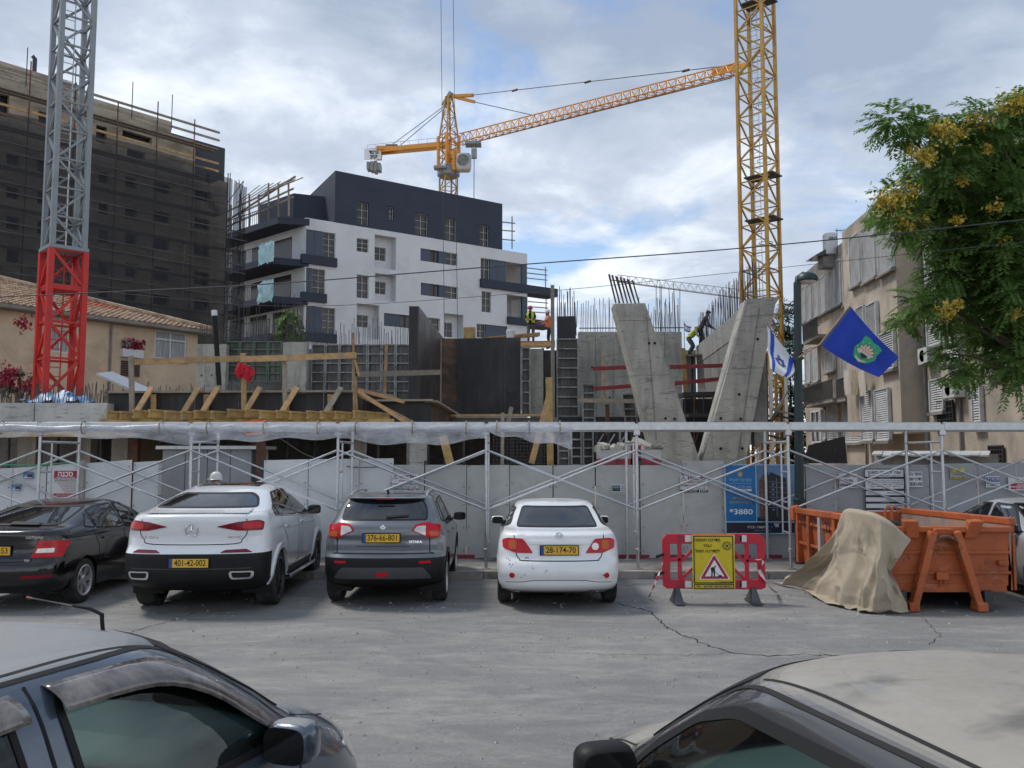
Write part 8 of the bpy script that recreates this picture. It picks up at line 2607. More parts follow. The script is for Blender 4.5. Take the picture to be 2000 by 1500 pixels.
tape('strip of red and white tape hanging from the left end of the barrier', [bp(1296, 1092, -.05), bp(1293, 1105, -.07), bp(1285, 1125, -.1), bp(1279, 1142, -.1), bp(1271, 1158, -.12), GP(1267, 1168) + V((0, 0, .01))])
tape('knotted red and white tape trailing from the right end of the barrier', [bp(1470, 1091, -.05), bp(1480, 1096, -.06), bp(1491, 1088, -.05), bp(1494, 1100, -.04), bp(1480, 1108, -.05), bp(1486, 1120, -.06), bp(1494, 1135, -.07), bp(1504, 1148, -.1), GP(1518, 1160) + V((0, 0, .01))], .07)

# street lamp
mat('lamp_green', (0.006, 0.022, 0.021), 0.45, var=0.15)
LY = 16.7
lb = P(1562, 1000, LY)
lt = P(1557, 552, LY)
sl = thing('street_lamp', 'dark green street lamp post with a domed head between scaffold and fence', 'street lamp', (lb.x, LY, 0.11))
MB().tube([(lb.x, LY, 0.11), (lb.x, LY, 1.3)], 0.105, 16).build('base_sleeve', MATS['lamp_green'], sl, 'auto')
MB().tube([(lb.x, LY, 1.25), (lt.x, LY, lt.z)], [0.088, 0.07], 16).build('pole', MATS['lamp_green'], sl, 'auto')
MB().lathe([(0.11, 0), (0.11, .05), (0.08, .07)], 16, (lb.x, LY, 1.28)).build('collar', MATS['lamp_green'], sl, 'auto')
hc = P(1576, 545, LY)
MB().lathe([(0.0, 0.13), (0.10, 0.12), (0.17, 0.08), (0.205, 0.02), (0.21, -0.03), (0.19, -0.05)], 24, (hc.x, LY, hc.z)).build('lamp_hood', MATS['lamp_green'], sl, 'auto')
MB().lathe([(0.185, -0.045), (0.16, -0.075), (0.08, -0.095), (0.0, -0.10)], 24, (hc.x, LY, hc.z)).build('lamp_lens', MATS['lamp_clear'], sl, 'auto')
MB().tube([(lt.x, LY, lt.z - .05), (lt.x + .02, LY, lt.z + .10), (hc.x - .05, LY, hc.z + .10)], 0.06, 10).build('lamp_neck', MATS['lamp_green'], sl, 'auto')
for py in (700, 690):
 MB().lathe([(0.09, -.03), (0.09, .03)], 14, P(1559, py, LY)).build('band_clamp', MATS['steel_dark'], sl, 'auto')
# flags on short staffs
mat('flag_blue', (0.008, 0.042, 0.36), 0.75, var=0.15, scale=2)
mat('flag_white', (0.62, 0.63, 0.66), 0.8, var=0.08)
mat('flag_israel_blue', (0.02, 0.07, 0.40), 0.8)
mat('emblem_green', (0.03, 0.36, 0.17), 0.7)
mat('emblem_orange', (0.62, 0.24, 0.07), 0.7)
mat('emblem_cream', (0.62, 0.55, 0.48), 0.7)
def flag_surface(c00, c10, c11, c01, seed, amp):
 """corners hoist top, fly top, fly bottom, hoist bottom"""
 r = random.Random(seed)
 ph = [r.uniform(0, 6) for _ in range(5)]
 nn = (c10 - c00).cross(c01 - c00).normalized()
 def f(u, v):
  p = c00.lerp(c10, u).lerp(c01.lerp(c11, u), v)
  w_ = amp * (0.15 + u) * (sin(u * 7 + v * 2.2 + ph[0]) + 0.5 * sin(u * 13 - v * 3 + ph[1])) + amp * .3 * sin(v * 8 + ph[2]) * u
  p = p + nn * w_
  p.z -= 0.05 * sin(u * pi)
  return p
 return f, nn
def flag(root, f, m, n=36, k=24):
 o = MB().grid(lambda u, v: tuple(f(u, v)), n, k).build('cloth', m, root, 'all')
 return o
def on_flag(root, f, nn, pts, m, lay, name):
 """a printed shape that follows the cloth, both faces"""
 pts = [V(p) for p in pts]
 mb = MB()
 n = len(pts)
 cx, cy = sum(p.x for p in pts) / n, sum(p.y for p in pts) / n
 ks = 5
 for sgn in (-1, 1):
  o = len(mb.v)
  mb.v.append(f(cx, cy) + nn * (sgn * 0.003 * lay))
  for j in range(1, ks + 1):
   for p in pts:
    q = V((cx, cy)).lerp(p, j / ks)
    mb.v.append(f(q.x, q.y) + nn * (sgn * 0.003 * lay))
  for i in range(n):
   mb.f.append([o, o + 1 + i, o + 1 + (i + 1) % n])
   for j in range(ks - 1):
    a = o + 1 + j * n
    mb.f.append([a + i, a + n + i, a + n + (i + 1) % n, a + (i + 1) % n])
 mb.build(name, MATS[m], root, 'all', fix=False)
FLY = 16.2
bf = thing('blue_flag', 'blue flag with green shield emblem flying from the street lamp', 'flag', P(1562, 700, FLY))
h0, h1 = P(1560, 697, LY - .08), P(1660, 597, FLY - .35)
ht, hb = P(1660, 597, FLY - .35), P(1601, 673, FLY - .05)
MB().tube([P(1560, 698, LY - .09), hb, ht], 0.016, 8).build('staff', MATS['timber'], bf, 'auto')
f, nn = flag_surface(ht, P(1756, 698, FLY - .7), P(1717, 737, FLY - .5), hb, 3, 0.025)
flag(bf, f, MATS['flag_blue'])
on_flag(bf, f, nn, [(0.0, 0), (0.045, 0), (0.045, 1.0), (0.0, 1.0)], 'plate_blue', 1, 'hoist_band')
E = lambda x_, y_: (0.585 + x_ * 0.19, 0.50 + y_ * 0.36)
sh_ = [(-.85, -.88), (-.42, -.98), (0, -.9), (.42, -.98), (.85, -.88), (.82, -.3), (.95, .2), (.6, .75), (0, 1.0), (-.6, .75), (-.95, .2), (-.82, -.3)]
on_flag(bf, f, nn, [E(*p) for p in sh_], 'emblem_green', 1, 'shield')
star = []
for k in range(14):
 a = pi * (1.0 + (k + 0.0) / 13)
 r_ = 0.80 if k % 2 == 0 else 0.58
 star.append((r_ * cos(a), 0.15 + r_ * sin(a)))
star += [(0.55, 0.35), (0.0, 0.30), (-0.55, 0.35)]
on_flag(bf, f, nn, [E(*p) for p in star], 'ink_black', 2, 'fan_outline')
on_flag(bf, f, nn, [E(p[0] * .94, .15 + (p[1] - .15) * .94) for p in star], 'emblem_cream', 3, 'fan')
for k in range(5):
 a = pi * (1.12 + 0.19 * k)
 on_flag(bf, f, nn, [E(0, .1), E(.55 * cos(a - .09), .12 + .55 * sin(a - .09)), E(.55 * cos(a + .09), .12 + .55 * sin(a + .09))], 'emblem_orange', 4, 'ray')
on_flag(bf, f, nn, [E(-.34, .22), E(.34, .22), E(.2, .42), E(0, .56), E(-.2, .42)], 'sign_navy', 5, 'cup')
on_flag(bf, f, nn, [E(-.5, .58), E(0, .72), E(.5, .58), E(.45, .76), E(0, .90), E(-.45, .76)], 'emblem_cream', 6, 'ribbon')
for k in range(6):
 a = pi * (1.05 + 0.18 * k)
 on_flag(bf, f, nn, [E(.86 * cos(a) + .04 * cos(t * pi / 3), .12 + .82 * sin(a) + .05 * sin(t * pi / 3)) for t in range(6)], 'emblem_cream', 2, 'small_star')
wf = thing('white_blue_flag', 'white flag with blue stripes and six-pointed star on the street lamp', 'flag', P(1556, 730, LY))
ht, hb = P(1499, 634, LY + .2), P(1552, 735, LY + .05)
MB().tube([P(1559, 748, LY - .02), hb, ht, P(1498, 630, LY + .2)], 0.014, 8).build('staff', MATS['timber'], wf, 'auto')
f, nn = flag_surface(ht, P(1508, 700, LY - .05), P(1541, 738, LY - .35), P(1556, 705, LY - .05), 8, 0.035)
f, nn = flag_surface(P(1498, 636, LY + .2), P(1503, 722, LY - .1), P(1541, 737, LY - .3), P(1557, 712, LY + .02), 8, 0.04)
flag(wf, f, MATS['flag_white'])
for v0, v1 in ((0.10, 0.24), (0.76, 0.90)):
 pts = [(u / 12, v0) for u in range(13)] + [(u / 12, v1) for u in range(12, -1, -1)]
 mb = MB()
 for sgn in (-1, 1):
  mb.grid(lambda u, v: tuple(f(u, v0 + (v1 - v0) * v) + nn * (sgn * .004)), 30, 3)
 mb.build('stripe', MATS['flag_israel_blue'], wf, 'all', fix=False)
for flip in (0, 1):
 tr = []
 for k in range(3):
  a = pi / 2 + flip * pi + k * 2 * pi / 3
  tr.append(V((0.52 + 0.20 * cos(a), 0.5 + 0.22 * sin(a))))
 for k in range(3):
  a, b = tr[k], tr[(k + 1) % 3]
  c = (tr[0] + tr[1] + tr[2]) / 3
  on_flag(wf, f, nn, [a, b, b.lerp(c, .22), a.lerp(c, .22)], 'flag_israel_blue', 2, 'star_bar')
# ================================================================ cranes and wires
mat('crane_grey', (0.23, 0.255, 0.27), 0.5, var=0.15, scale=2)
mat('crane_red', (0.52, 0.022, 0.018), 0.5, var=0.18, scale=2)
mat('crane_yellow', (0.46, 0.26, 0.035), 0.55, var=0.25, scale=1.5, dirt=(0.22, 0.13, 0.05), dirt_amt=0.5, dirt_scale=1.5)
mat('crane_orange', (0.62, 0.27, 0.03), 0.5, var=0.12)
mat('shell_white', (.45, .46, .46), .5)
mat('far_cable', (0.05, 0.05, 0.055), 0.6)
def mast(t, c, psi, a, z0, z1, ph, m, lw, bw, taper=1.0, ladder=True, join=0.0):
 c = V((c.x, c.y, 0))
 q = lambda k, z: c + Matrix.Rotation(psi, 3, 'Z') @ (V(((-1, 1, 1, -1)[k % 4], (-1, -1, 1, 1)[k % 4], 0)) * (a / 2 * (1 + (taper - 1) * (z - z0) / (z1 - z0)))) + V((0, 0, z))
 for k in range(4):
  strut('leg', q(k, z0), q(k, z1), lw, lw, MATS[m], t, up=V((sin(psi), cos(psi), 0)))
 n = max(1, round((z1 - z0) / ph))
 for i in range(n):
  za, zb = z0 + (z1 - z0) * i / n, z0 + (z1 - z0) * (i + 1) / n
  for k in range(4):
   p, r = (k, k + 1) if (i + k) % 2 else (k + 1, k)
   strut('diagonal', q(p, za), q(r, zb), bw, bw, MATS[m], t)
   strut('cross_bar', q(k, zb), q(k + 1, zb), bw * .8, bw * .8, MATS[m], t)
 if ladder:
  l = MB()
  o, e = c + Matrix.Rotation(psi, 3, 'Z') @ V((-.1 * a, .1 * a, 0)), Matrix.Rotation(psi, 3, 'Z') @ V((.17, 0, 0))
  for s in (-1, 1):
   l.tube([o + e * s + V((0, 0, z0)), o + e * s + V((0, 0, z1))], .022, 5)
  for i in range(int((z1 - z0) / .3)):
   l.tube([o - e + V((0, 0, z0 + .3 * i)), o + e + V((0, 0, z0 + .3 * i))], .015, 4)
  l.build('ladder', MATS['galvanised' if m != 'crane_red' else m], t)
 return q
lc = P(120, 600, 28)
t = thing('tower_crane', 'grey tower crane mast rising from a red base section at left', 'crane', (lc.x, 28, 0))
zj = P(126, 487, 28).z
mast(t, lc, RAD(43), .96, zj, 19.4, .97, 'crane_grey', .15, .07)
mast(t, V((lc.x, 28, 0)), RAD(43), 1.03, 2.9, zj - .12, 1.15, 'crane_red', .17, .085)
MB().box((lc.x, 28, zj - .05), (1.2, 1.2, .13), (0, 0, RAD(43))).build('joint_collar', MATS['crane_grey'], t, bevel=.02)
MB().box((lc.x, 28, zj - 1.35), (1.08, 1.08, .16), (0, 0, RAD(43))).build('base_girder', MATS['crane_red'], t, bevel=.02)
MB().box((lc.x, 28, 1.45), (2.6, 2.6, 2.9)).build('foundation', MATS['concrete_dark'], t)
rc = P(1483, 400, 46)
t = thing('tower_crane', 'yellow tower crane mast standing behind the V column', 'crane', (rc.x, 46, 0))
mast(t, rc, RAD(-42), 1.5, 0, 27.6, 1.2, 'crane_yellow', .16, .075)
for py in (8, 347, 431):
 z = P(1483, py, 46).z
 MB().box((rc.x + .2, 45.9, z), (1.7, 1.1, .07), (0, 0, RAD(-42))).build('rest_platform', MATS['steel_dark'], t)
lg = MB()
for i in range(12):
 z = 9 + 1.5 * i
 lg.tube([V((rc.x + .25 + .36 * cos(a * pi / 8), 45.8 + .36 * sin(a * pi / 8), z)) for a in range(17)], .018, 4, cap=False)
tag(lg.build('ladder_cage_hoops', MATS['steel_dark'], t), kind='stuff')
# far yellow hammerhead crane
def truss(t, p, q, h0, h1, w, n, m, r=.07, name='jib', inv=1):
 p, q = V(p), V(q)
 s = (q - p).cross(V((0, 0, 1))).normalized() * (w / 2)
 up = V((0, 0, 1)) * inv
 ch = lambda k, u: p.lerp(q, u) + (s if k == 0 else -s if k == 1 else up * (h0 + (h1 - h0) * u))
 for k in range(3):
  strut(name + '_chord', ch(k, 0), ch(k, 1), r * 2, r * 2, MATS[m], t, n=6)
 l = MB()
 for i in range(n):
  a, b, c = i / n, (i + .5) / n, (i + 1) / n
  for k in (0, 1):
   l.tube([ch(k, a), ch(2, b)], r * .6, 4).tube([ch(2, b), ch(k, c)], r * .6, 4)
  l.tube([ch(0, a), ch(1, c)], r * .5, 4).tube([ch(0, a), ch(1, a)], r * .5, 4)
 tag(l.build(name + '_lattice', MATS[m], t), kind='stuff')
 return ch
c0 = P(876, 330, 110)
t = thing('hammerhead_crane', 'orange-yellow hammerhead crane with white cab and long jib behind the white block', 'crane', (c0.x, 110, 0))
zs = P(876, 335, 110).z
mast(t, c0, RAD(30), 1.7, 10, zs - .8, 1.5, 'crane_yellow', .17, .1, ladder=False)
MB().lathe([(.9, -.9), (1.45, -.6), (1.5, .3), (1.2, .6)], 20, (c0.x, 110, zs)).build('slewing_ring', MATS['crane_grey'], t, 'auto')
zr = P(876, 275, 110).z
J0, J1 = P(898, 281, 109), P(1448, 139, 86)
d = (J1 - J0).normalized()
K1 = P(716, 304, 119)
mast(t, c0, RAD(40), 1.9, zs + .5, zr + .6, 1.4, 'crane_orange', .3, .14, ladder=False)
mast(t, c0, RAD(40), 1.7, zr + .6, P(878, 188, 110).z, 1.3, 'crane_yellow', .16, .08, taper=.35, ladder=False)
truss(t, J0, J1, 1.35, 1.0, 1.2, 34, 'crane_orange', .085)
MB().hexa([P(1390, 148, 88), P(1458, 132, 85.5), P(1458, 132, 86.5), P(1390, 148, 89)], [P(1390, 137, 88), P(1458, 121, 85.5), P(1458, 121, 86.5), P(1390, 137, 89)]).build('jib_nose', MATS['crane_orange'], t)
CJ = P(870, 284, 110.5)
for s in (-.6, .6):
 MB().beam(CJ + V((0, s, 0)), K1 + V((0, s, .4)), .25, .55).build('counter_jib_girder', MATS['crane_orange'], t)
for i in range(10):
 u = i / 9
 p = CJ.lerp(K1 + V((0, 0, .4)), u)
 strut('handrail_post', p + V((0, .6, .2)), p + V((0, .6, 1.35)), .06, .06, MATS['galvanised'], t)
for h in (.8, 1.35):
 strut('handrail', CJ + V((0, .6, h)), K1 + V((0, .6, .4 + h)), .05, .05, MATS['galvanised'], t)
b = P(731, 326, 118.3)
for i in range(4):
 MB().box(b + V((-.75 + .5 * i, 0, -.05 * i)), (.42, 1.5, 1.0 + .25 * (i % 3))).build('ballast_block', MATS['crane_grey'], t)
MB().box(P(758, 292, 117), (3.0, 1.6, .5)).build('winch', MATS['crane_orange'], t)
MB().lathe([(.45, -.8), (.45, .8)], 14, P(765, 288, 116.8), 'x').build('winch_drum', MATS['steel_dark'], t, 'auto')
sb = MB().box(P(728, 301, 116.6), (2.3, .12, 1.5)).build('name_board', MATS['ink_white'], t)
for i, s in enumerate(('גרנד', 'קיון')):
 p = P(730, 297 + 8.5 * i, 116.4)
 write(s, MATS['ink_black'], sb, p - root_loc(t), .7, rtl=True, bold=.03, world=False)
MB().box(P(741, 302, 116.9), (.7, .2, 1.6)).build('end_board', MATS['crane_orange'], t)
cb = P(906, 318, 108.4)
def cab(u, v):
 a, e = u * 2 * pi, (v - .5) * pi
 c = lambda k, q: math.copysign(abs(k) ** q, k)
 return (cb.x + 0.95 * c(cos(e), .35) * c(cos(a), .4), cb.y + .8 * c(cos(e), .35) * c(sin(a), .4), cb.z + 1.15 * c(sin(e), .5))
MB().grid(cab, 28, 14).build('cab', MATS['shell_white'], t, 'all')
MB().lathe([(.0, -.9), (.6, -.9), (.75, -.86)], 22, cb + V((-.1, 0, .1)), 'y', cap=False).build('cab_window', MATS['concrete_dark'], t, 'auto')
MB().box(P(889, 315, 108.8), (.7, 1.3, 2.6)).build('cab_mount', MATS['crane_orange'], t)
MB().box(P(860, 328, 108.6), (1.6, 1.2, .3)).build('service_platform', MATS['crane_grey'], t)
ap = P(882, 180, 110)
MB().beam(P(866, 207, 110.6), ap, .5, .5).build('head_boom', MATS['crane_grey'], t)
MB().beam(P(884, 188, 110), P(925, 186, 109), .3, .4).build('tie_link', MATS['crane_orange'], t)
MB().beam(P(890, 190, 110), P(927, 199, 109), .3, .35).build('tie_link', MATS['crane_orange'], t)
for p, q in ((P(920, 186, 109), P(1432, 127, 87)), (P(926, 199, 109), P(1045, 226, 103)), (P(868, 207, 110.5), P(768, 281, 116)), (P(872, 208, 110.5), P(782, 284, 116)), (P(950, 272, 107), P(1430, 152, 87))):
 strut('tie_rod', p, q, .10, .10, MATS['far_cable'], t, n=5)
for p in [P(920, 186, 109).lerp(P(1432, 127, 87), u) for u in (.2, .5, .85)]:
 MB().tube([p - d * .4, p + d * .4], .14, 6).build('tie_coupling', MATS['steel_dark'], t)
tr = J0.lerp(J1, .06)
MB().box(tr + V((0, 0, -.5)), (2.0, 1.6, .35)).build('trolley', MATS['crane_grey'], t)
hk = P(926, 300, 107)
MB().box(hk, (.7, .5, 1.3)).build('hook_block', MATS['crane_grey'], t, bevel=.1)
for s in (-.25, .25):
 strut('hoist_rope', tr + V((s, 0, -.5)), hk + V((s, 0, .5)), .05, .05, MATS['far_cable'], t, n=4)
strut('hoist_rope', hk, V((hk.x, hk.y, 22)), .09, .09, MATS['far_cable'], t, n=4)
t = thing('lattice_boom', 'pale grey lattice crane boom far behind the V column', 'crane', P(1330, 560, 95))
truss(t, P(1206, 550, 95), P(1452, 583, 88), .75, .9, .8, 16, 'galvanised', .045, 'boom')
def wire(name, lab, pts, r, m='far_cable', cat='cable'):
 tag(MB().tube(pts, r, 6).build(name, MATS[m], None, 'auto'), lab, cat)
def sm(ps, Y):
 xs = np.linspace(ps[0][0], ps[-1][0], 40)
 return [P(float(a), float(b), Y) for a, b in zip(xs, pchip([p[0] for p in ps], [p[1] for p in ps], xs))]
wire('overhead_cable', 'thick black overhead cable sagging across the whole street', sm([(-80, 584), (0, 580), (500, 556), (1000, 518), (1420, 487), (2000, 429), (2100, 418)], 13.5), .0095)
wire('overhead_wire', 'thinner overhead wire below the thick black cable', sm([(160, 566), (574, 598), (1039, 571), (1446, 531), (1860, 487), (2100, 462)], 14.5), .0045)
for lab, a, b in (('left of two thin vertical hoist ropes before the white block', (861, -20), (868, 662)), ('right of two thin vertical hoist ropes before the white block', (885, -20), (894, 664))):
 wire('hoist_rope', lab, [P(*a, 38), P(*b, 38)], .013)
# ================================================================ old block on the right, greenery, people
mat('plaster_old', (0.45, 0.385, 0.31), 0.92, var=0.14, scale=0.9, bump=0.3, bscale=18, dirt=(0.27, 0.235, 0.195), dirt_amt=0.6, dirt_scale=0.5)
mat('plaster_grey', (0.25, 0.24, 0.225), 0.92, var=0.2, scale=1.2, bump=0.3, bscale=18, dirt=(0.14, 0.13, 0.12), dirt_amt=0.6, dirt_scale=0.8)
mat('shutter_white', (0.52, 0.53, 0.53), 0.6, var=0.1, dirt=(0.36, 0.35, 0.33), dirt_amt=0.5, dirt_scale=1.5)
mat('reed', (0.035, 0.03, 0.03), 0.9, var=0.5, scale=9, stretch=(3, 3, .3))
def old_block():
 a = P(1566, 545, 51)
 t = thing('old_apartment_block', 'weathered beige apartment block with white slatted shutters behind the tree', 'building', (a.x, 40, 0))
 f = Facade(t, (a.x, a.y, 0), V((-.08, -1, 0)))
 zt = a.z
 L = 27.0
 f.wall('wall', MATS['plaster_old'], (0, L, 0, zt), [])
 MB().quad(f.pt(0, zt), f.pt(L, zt), f.pt(L, zt, -12), f.pt(0, zt, -12)).build('roof', MATS['plaster_grey'], t)
 MB().quad(f.pt(0, 0), f.pt(0, 0, -12), f.pt(0, zt, -12), f.pt(0, zt)).build('end_wall', MATS['plaster_grey'], t)
 MB().quad(f.pt(L, 0), f.pt(L, 0, -12), f.pt(L, zt, -12), f.pt(L, zt)).build('end_wall', MATS['plaster_grey'], t)
 f.slab('parapet', MATS['plaster_grey'], (-.1, L, zt - .9, zt + .15), -.2, .08)
 b0, b1 = f.sz(1688, 600)[0], f.sz(1800, 600)[0]
 f.slab('projecting_bay', MATS['plaster_old'], (b0, b1, 3.0, zt - .05), 0, .9)
 def pipe(s, z0, z1, d=.08):
  MB().tube([f.pt(s, z0, d), f.pt(s, z1, d)], .06, 8).build('downpipe', MATS['plaster_grey'], t, 'auto')
 pipe(b0 - .15, 0, zt), pipe(b1 + .25, 0, zt), pipe(b1 + 3.2, 0, zt)
 def shutter(x0, y0, x1, y1, gap=.35, back=None, m='shutter_white'):
  r = f.rect((x0, y0, x1, y1))
  d = (.9 if b0 - .1 < (r[0] + r[1]) / 2 < b1 else 0) if back is None else back
  a, b, c, e = r
  o = f.slab('shutter_box', MATS['frame_dark'], r, d, d + .05)
  l = MB()
  n = max(4, int((e - c) / .085))
  for i in range(n):
   z0, z1 = c + (e - c) * i / n, c + (e - c) * (i + 1 - gap) / n
   l.hexa([f.pt(a, z0, d + .06), f.pt(b, z0, d + .06), f.pt(b, z0, d + .13), f.pt(a, z0, d + .13)], [f.pt(a, z1, d + .06), f.pt(b, z1, d + .06), f.pt(b, z1, d + .10), f.pt(a, z1, d + .10)])
  tag(l.build('shutter_slats', MATS[m], o), kind='stuff')
  q = MB()
  for u0, u1, w0, w1 in ((a - .04, a + .04, c, e), (b - .04, b + .04, c, e), (a + .04, b - .04, c - .05, c), (a + .04, b - .04, e, e + .05)):
   q.hexa([f.pt(u0, w0, d + .02), f.pt(u1, w0, d + .02), f.pt(u1, w0, d + .16), f.pt(u0, w0, d + .16)], [f.pt(u0, w1, d + .02), f.pt(u1, w1, d + .02), f.pt(u1, w1, d + .16), f.pt(u0, w1, d + .16)])
  q.build('shutter_frame', MATS[m], o)
  f.slab('sill', MATS['plaster_grey'], (a - .1, b + .1, c - .16, c - .06), d, d + .22)
 for q in ((1567, 566, 1578, 626), (1579, 560, 1590, 621), (1592, 553, 1604, 614), (1605, 545, 1618, 606), (1619, 536, 1632, 599), (1633, 515, 1648, 590), (1650, 502, 1668, 586)):
  shutter(*q, gap=random.choice((.3, .55, .2)))
 for q in ((1704, 468, 1728, 548), (1730, 452, 1760, 536), (1764, 455, 1796, 520)):
  shutter(*q, gap=.25)
 for q in ((1576, 684, 1588, 744), (1589, 680, 1603, 742), (1616, 690, 1634, 721), (1648, 690, 1670, 738), (1718, 604, 1738, 690), (1740, 598, 1764, 684), (1768, 655, 1800, 716)):
  shutter(*q, gap=random.choice((.25, .5)))
 for q in ((1610, 802, 1618, 856), (1620, 796, 1642, 858), (1652, 782, 1690, 862), (1728, 768, 1756, 858), (1758, 764, 1790, 858), (1905, 756, 1924, 828), (1930, 640, 1960, 720), (1850, 640, 1880, 700), (1812, 470, 1840, 560), (1815, 590, 1845, 668), (1860, 560, 1890, 630), (1822, 745, 1850, 800)):
  shutter(*q, gap=random.choice((.2, .25)))
 r = f.rect((1588, 804, 1609, 864))
 f.window(r, MATS['window_glass_far'], MATS['frame_white'], -.08, 2, 1, .07)
 for q in ((1835, 785, 1868, 830), (1936, 870, 1966, 905)):
  r = f.rect(q)
  f.window(r, MATS['window_glass_far'], MATS['steel_dark'], -.06, 5, 4, .04, 'barred_window')
 # balconies
 for q, d in (((1600, 640, 1632, 655), .9), ((1606, 776, 1668, 780), 1.0), ((1672, 770, 1690, 778), .9)):
  a, b, c, e = f.rect(q)
  o = f.slab('balcony_floor', MATS['plaster_grey'], (a, b, c - .1, c + .08), 0, d)
  l = MB()
  n = max(4, int((b - a) / .13))
  for i in range(n + 1):
   u = a + (b - a) * i / n
   l.beam(f.pt(u, c, d), f.pt(u, c + .95, d), .025, .025)
  l.beam(f.pt(a, c + .97, d), f.pt(b, c + .97, d), .05, .05)
  l.beam(f.pt(a, c + .97, 0), f.pt(a, c + .97, d), .05, .05)
  tag(l.build('balcony_bars', MATS['steel_dark'], o), kind='stuff')
 for px, py in ((1823, 695), (1792, 790), (1875, 760)):
  a, z = f.sz(px, py)
  u = f.slab('air_conditioner', MATS['shutter_white'], (a - .45, a + .45, z - .3, z + .3), .02, .4)
  MB().lathe([(0, 0), (.22, 0)], 16, f.pt(a, z, .41), 'x').build('fan_grille', MATS['steel_dark'], u)
 # laundry
 for px, m in ((1712, 'emblem_cream'), (1728, 'canvas'), (1745, 'emblem_cream')):
  a, z = f.sz(px, 722)
  MB().grid(lambda u, v: tuple(f.pt(a + (u - .5) * .6, z - 1.1 * v, 1.3 + .05 * sin(u * 9 + v * 3))), 8, 6).build('washing', MATS[m], t, True)
 for q in (((1572, 905), (1655, 905), (1650, 852), (1578, 870)),):
  MB().hexa([P(*q[0], 27), P(*q[1], 27), P(*q[1], 27.2), P(*q[0], 27.2)], [P(*q[3], 27), P(*q[2], 27), P(*q[2], 27.2), P(*q[3], 27.2)]).build('reed_screen', MATS['reed'], t)
 return t
old_block()
ro = thing('lean_to_roof', 'low corrugated white roof of a shed behind the fence by the old block', 'shed', P(1820, 890, 22))
for k in range(12):
 strut('roof_sheet', P(1712 + 19 * k, 889 + random.uniform(-2, 2), 21.2), P(1716 + 19 * k, 882, 23.2), .22, .04, MATS['shutter_white'], ro)
MB().box(P(1826, 910, 22.4), (2.6, 1.2, .6)).build('shed_wall', MATS['plaster_grey'], ro)
# roof tanks and aerial
a = P(1622, 497, 44)
wt = thing('water_tank', 'white cylindrical solar water tank with lettering on the old block roof', 'water tank', a)
MB().lathe([(.0, -.05), (.36, -.02), (.36, 1.0), (.30, 1.08), (0, 1.1)], 20, a).build('drum', MATS['shutter_white'], wt, 'auto')
write('ISRO', MATS['ink_black'], wt, a + V((0, -.38, .75)), .2, bold=.02)
MB().prism([a + V((-.9, -.2, -.1)), a + V((-.2, -.2, -.1)), a + V((-.2, -.2, .3))], (0, 1.4, 0)).build('solar_panel', MATS['window_glass_far'], wt)
MB().box(a + V((0, .3, -.35)), (.8, .8, .6)).build('stand', MATS['plaster_grey'], wt)
a = P(1790, 360, 31)
MB_ = MB().lathe([(.0, -.6), (.55, -.6), (.55, .5), (.4, .62), (0, .66)], 20, a)
tag(MB_.build('water_tank', MATS['galvanised'], None, 'auto'), 'grey round water tank half hidden by the flowering tree', 'water tank')
a = P(1636, 500, 43)
an = thing('roof_aerial', 'thin rooftop television aerial beside the white water tank', 'aerial', a)
strut('mast', a, a + V((0, 0, 1.4)), .04, .04, MATS['steel_dark'], an, n=5)
strut('boom', a + V((-.1, 0, 1.3)), a + V((1.1, 0, 1.33)), .03, .03, MATS['steel_dark'], an, n=5)
for i in range(6):
 strut('element', a + V((.1 + .18 * i, -.3, 1.31)), a + V((.1 + .18 * i, .3, 1.31)), .02, .02, MATS['steel_dark'], an, n=4)

# ---- foliage ----
def leafmat(name, a, b, tr=.35):
 g = NB(name)
 n = g.noise(g.coord('world'), 1.6, 6, .65)
 n2 = g.noise(g.coord('world'), 11, 4, .6)
 c = g.mix(g.ramp(n2, (.35, 0.0), (.65, 1.0)), g.ramp(n, (.3, mul(a, .75)), (.7, mul(a, 1.2))), b)
 g.set(col=c, rough=.6, spec=.25)
 t_ = g.n('ShaderNodeBsdfTranslucent')
 g.l(c, t_.inputs[0])
 m = g.n('ShaderNodeMixShader')
 m.inputs[0].default_value = tr
 g.l(g.b.outputs[0], m.inputs[1]), g.l(t_.outputs[0], m.inputs[2])
 g.l(m.outputs[0], g.o.inputs['Surface'])
 MATS[name] = g.m
leafmat('leaf_tree', (.105, .195, .05), (.16, .265, .072), .5)
leafmat('leaf_dark', (.020, .042, .018), (.035, .06, .022))
leafmat('leaf_citrus', (.10, .19, .035), (.16, .26, .05))
leafmat('flower_yellow', (.50, .36, .05), (.56, .44, .09), .2)
mat('bark', (.11, .085, .065), .95, var=.3, scale=6, bump=.6, bscale=30)
def quads(name, vs, m, parent):
 """vs: n x 4 x 3 array of leaf faces"""
 n = len(vs)
 me = bpy.data.meshes.new(name)
 me.vertices.add(4 * n)
 me.vertices.foreach_set('co', (vs.reshape(-1, 3) - np.array(root_loc(parent))).ravel())
 me.loops.add(4 * n)
 me.loops.foreach_set('vertex_index', np.arange(4 * n, dtype=np.int32))
 me.polygons.add(n)
 me.polygons.foreach_set('loop_start', np.arange(0, 4 * n, 4, dtype=np.int32))
 me.update(calc_edges=True)
 me.materials.append(MATS[m])
 o = bpy.data.objects.new(name, me)
 COL.objects.link(o)
 o.parent = parent
 return o
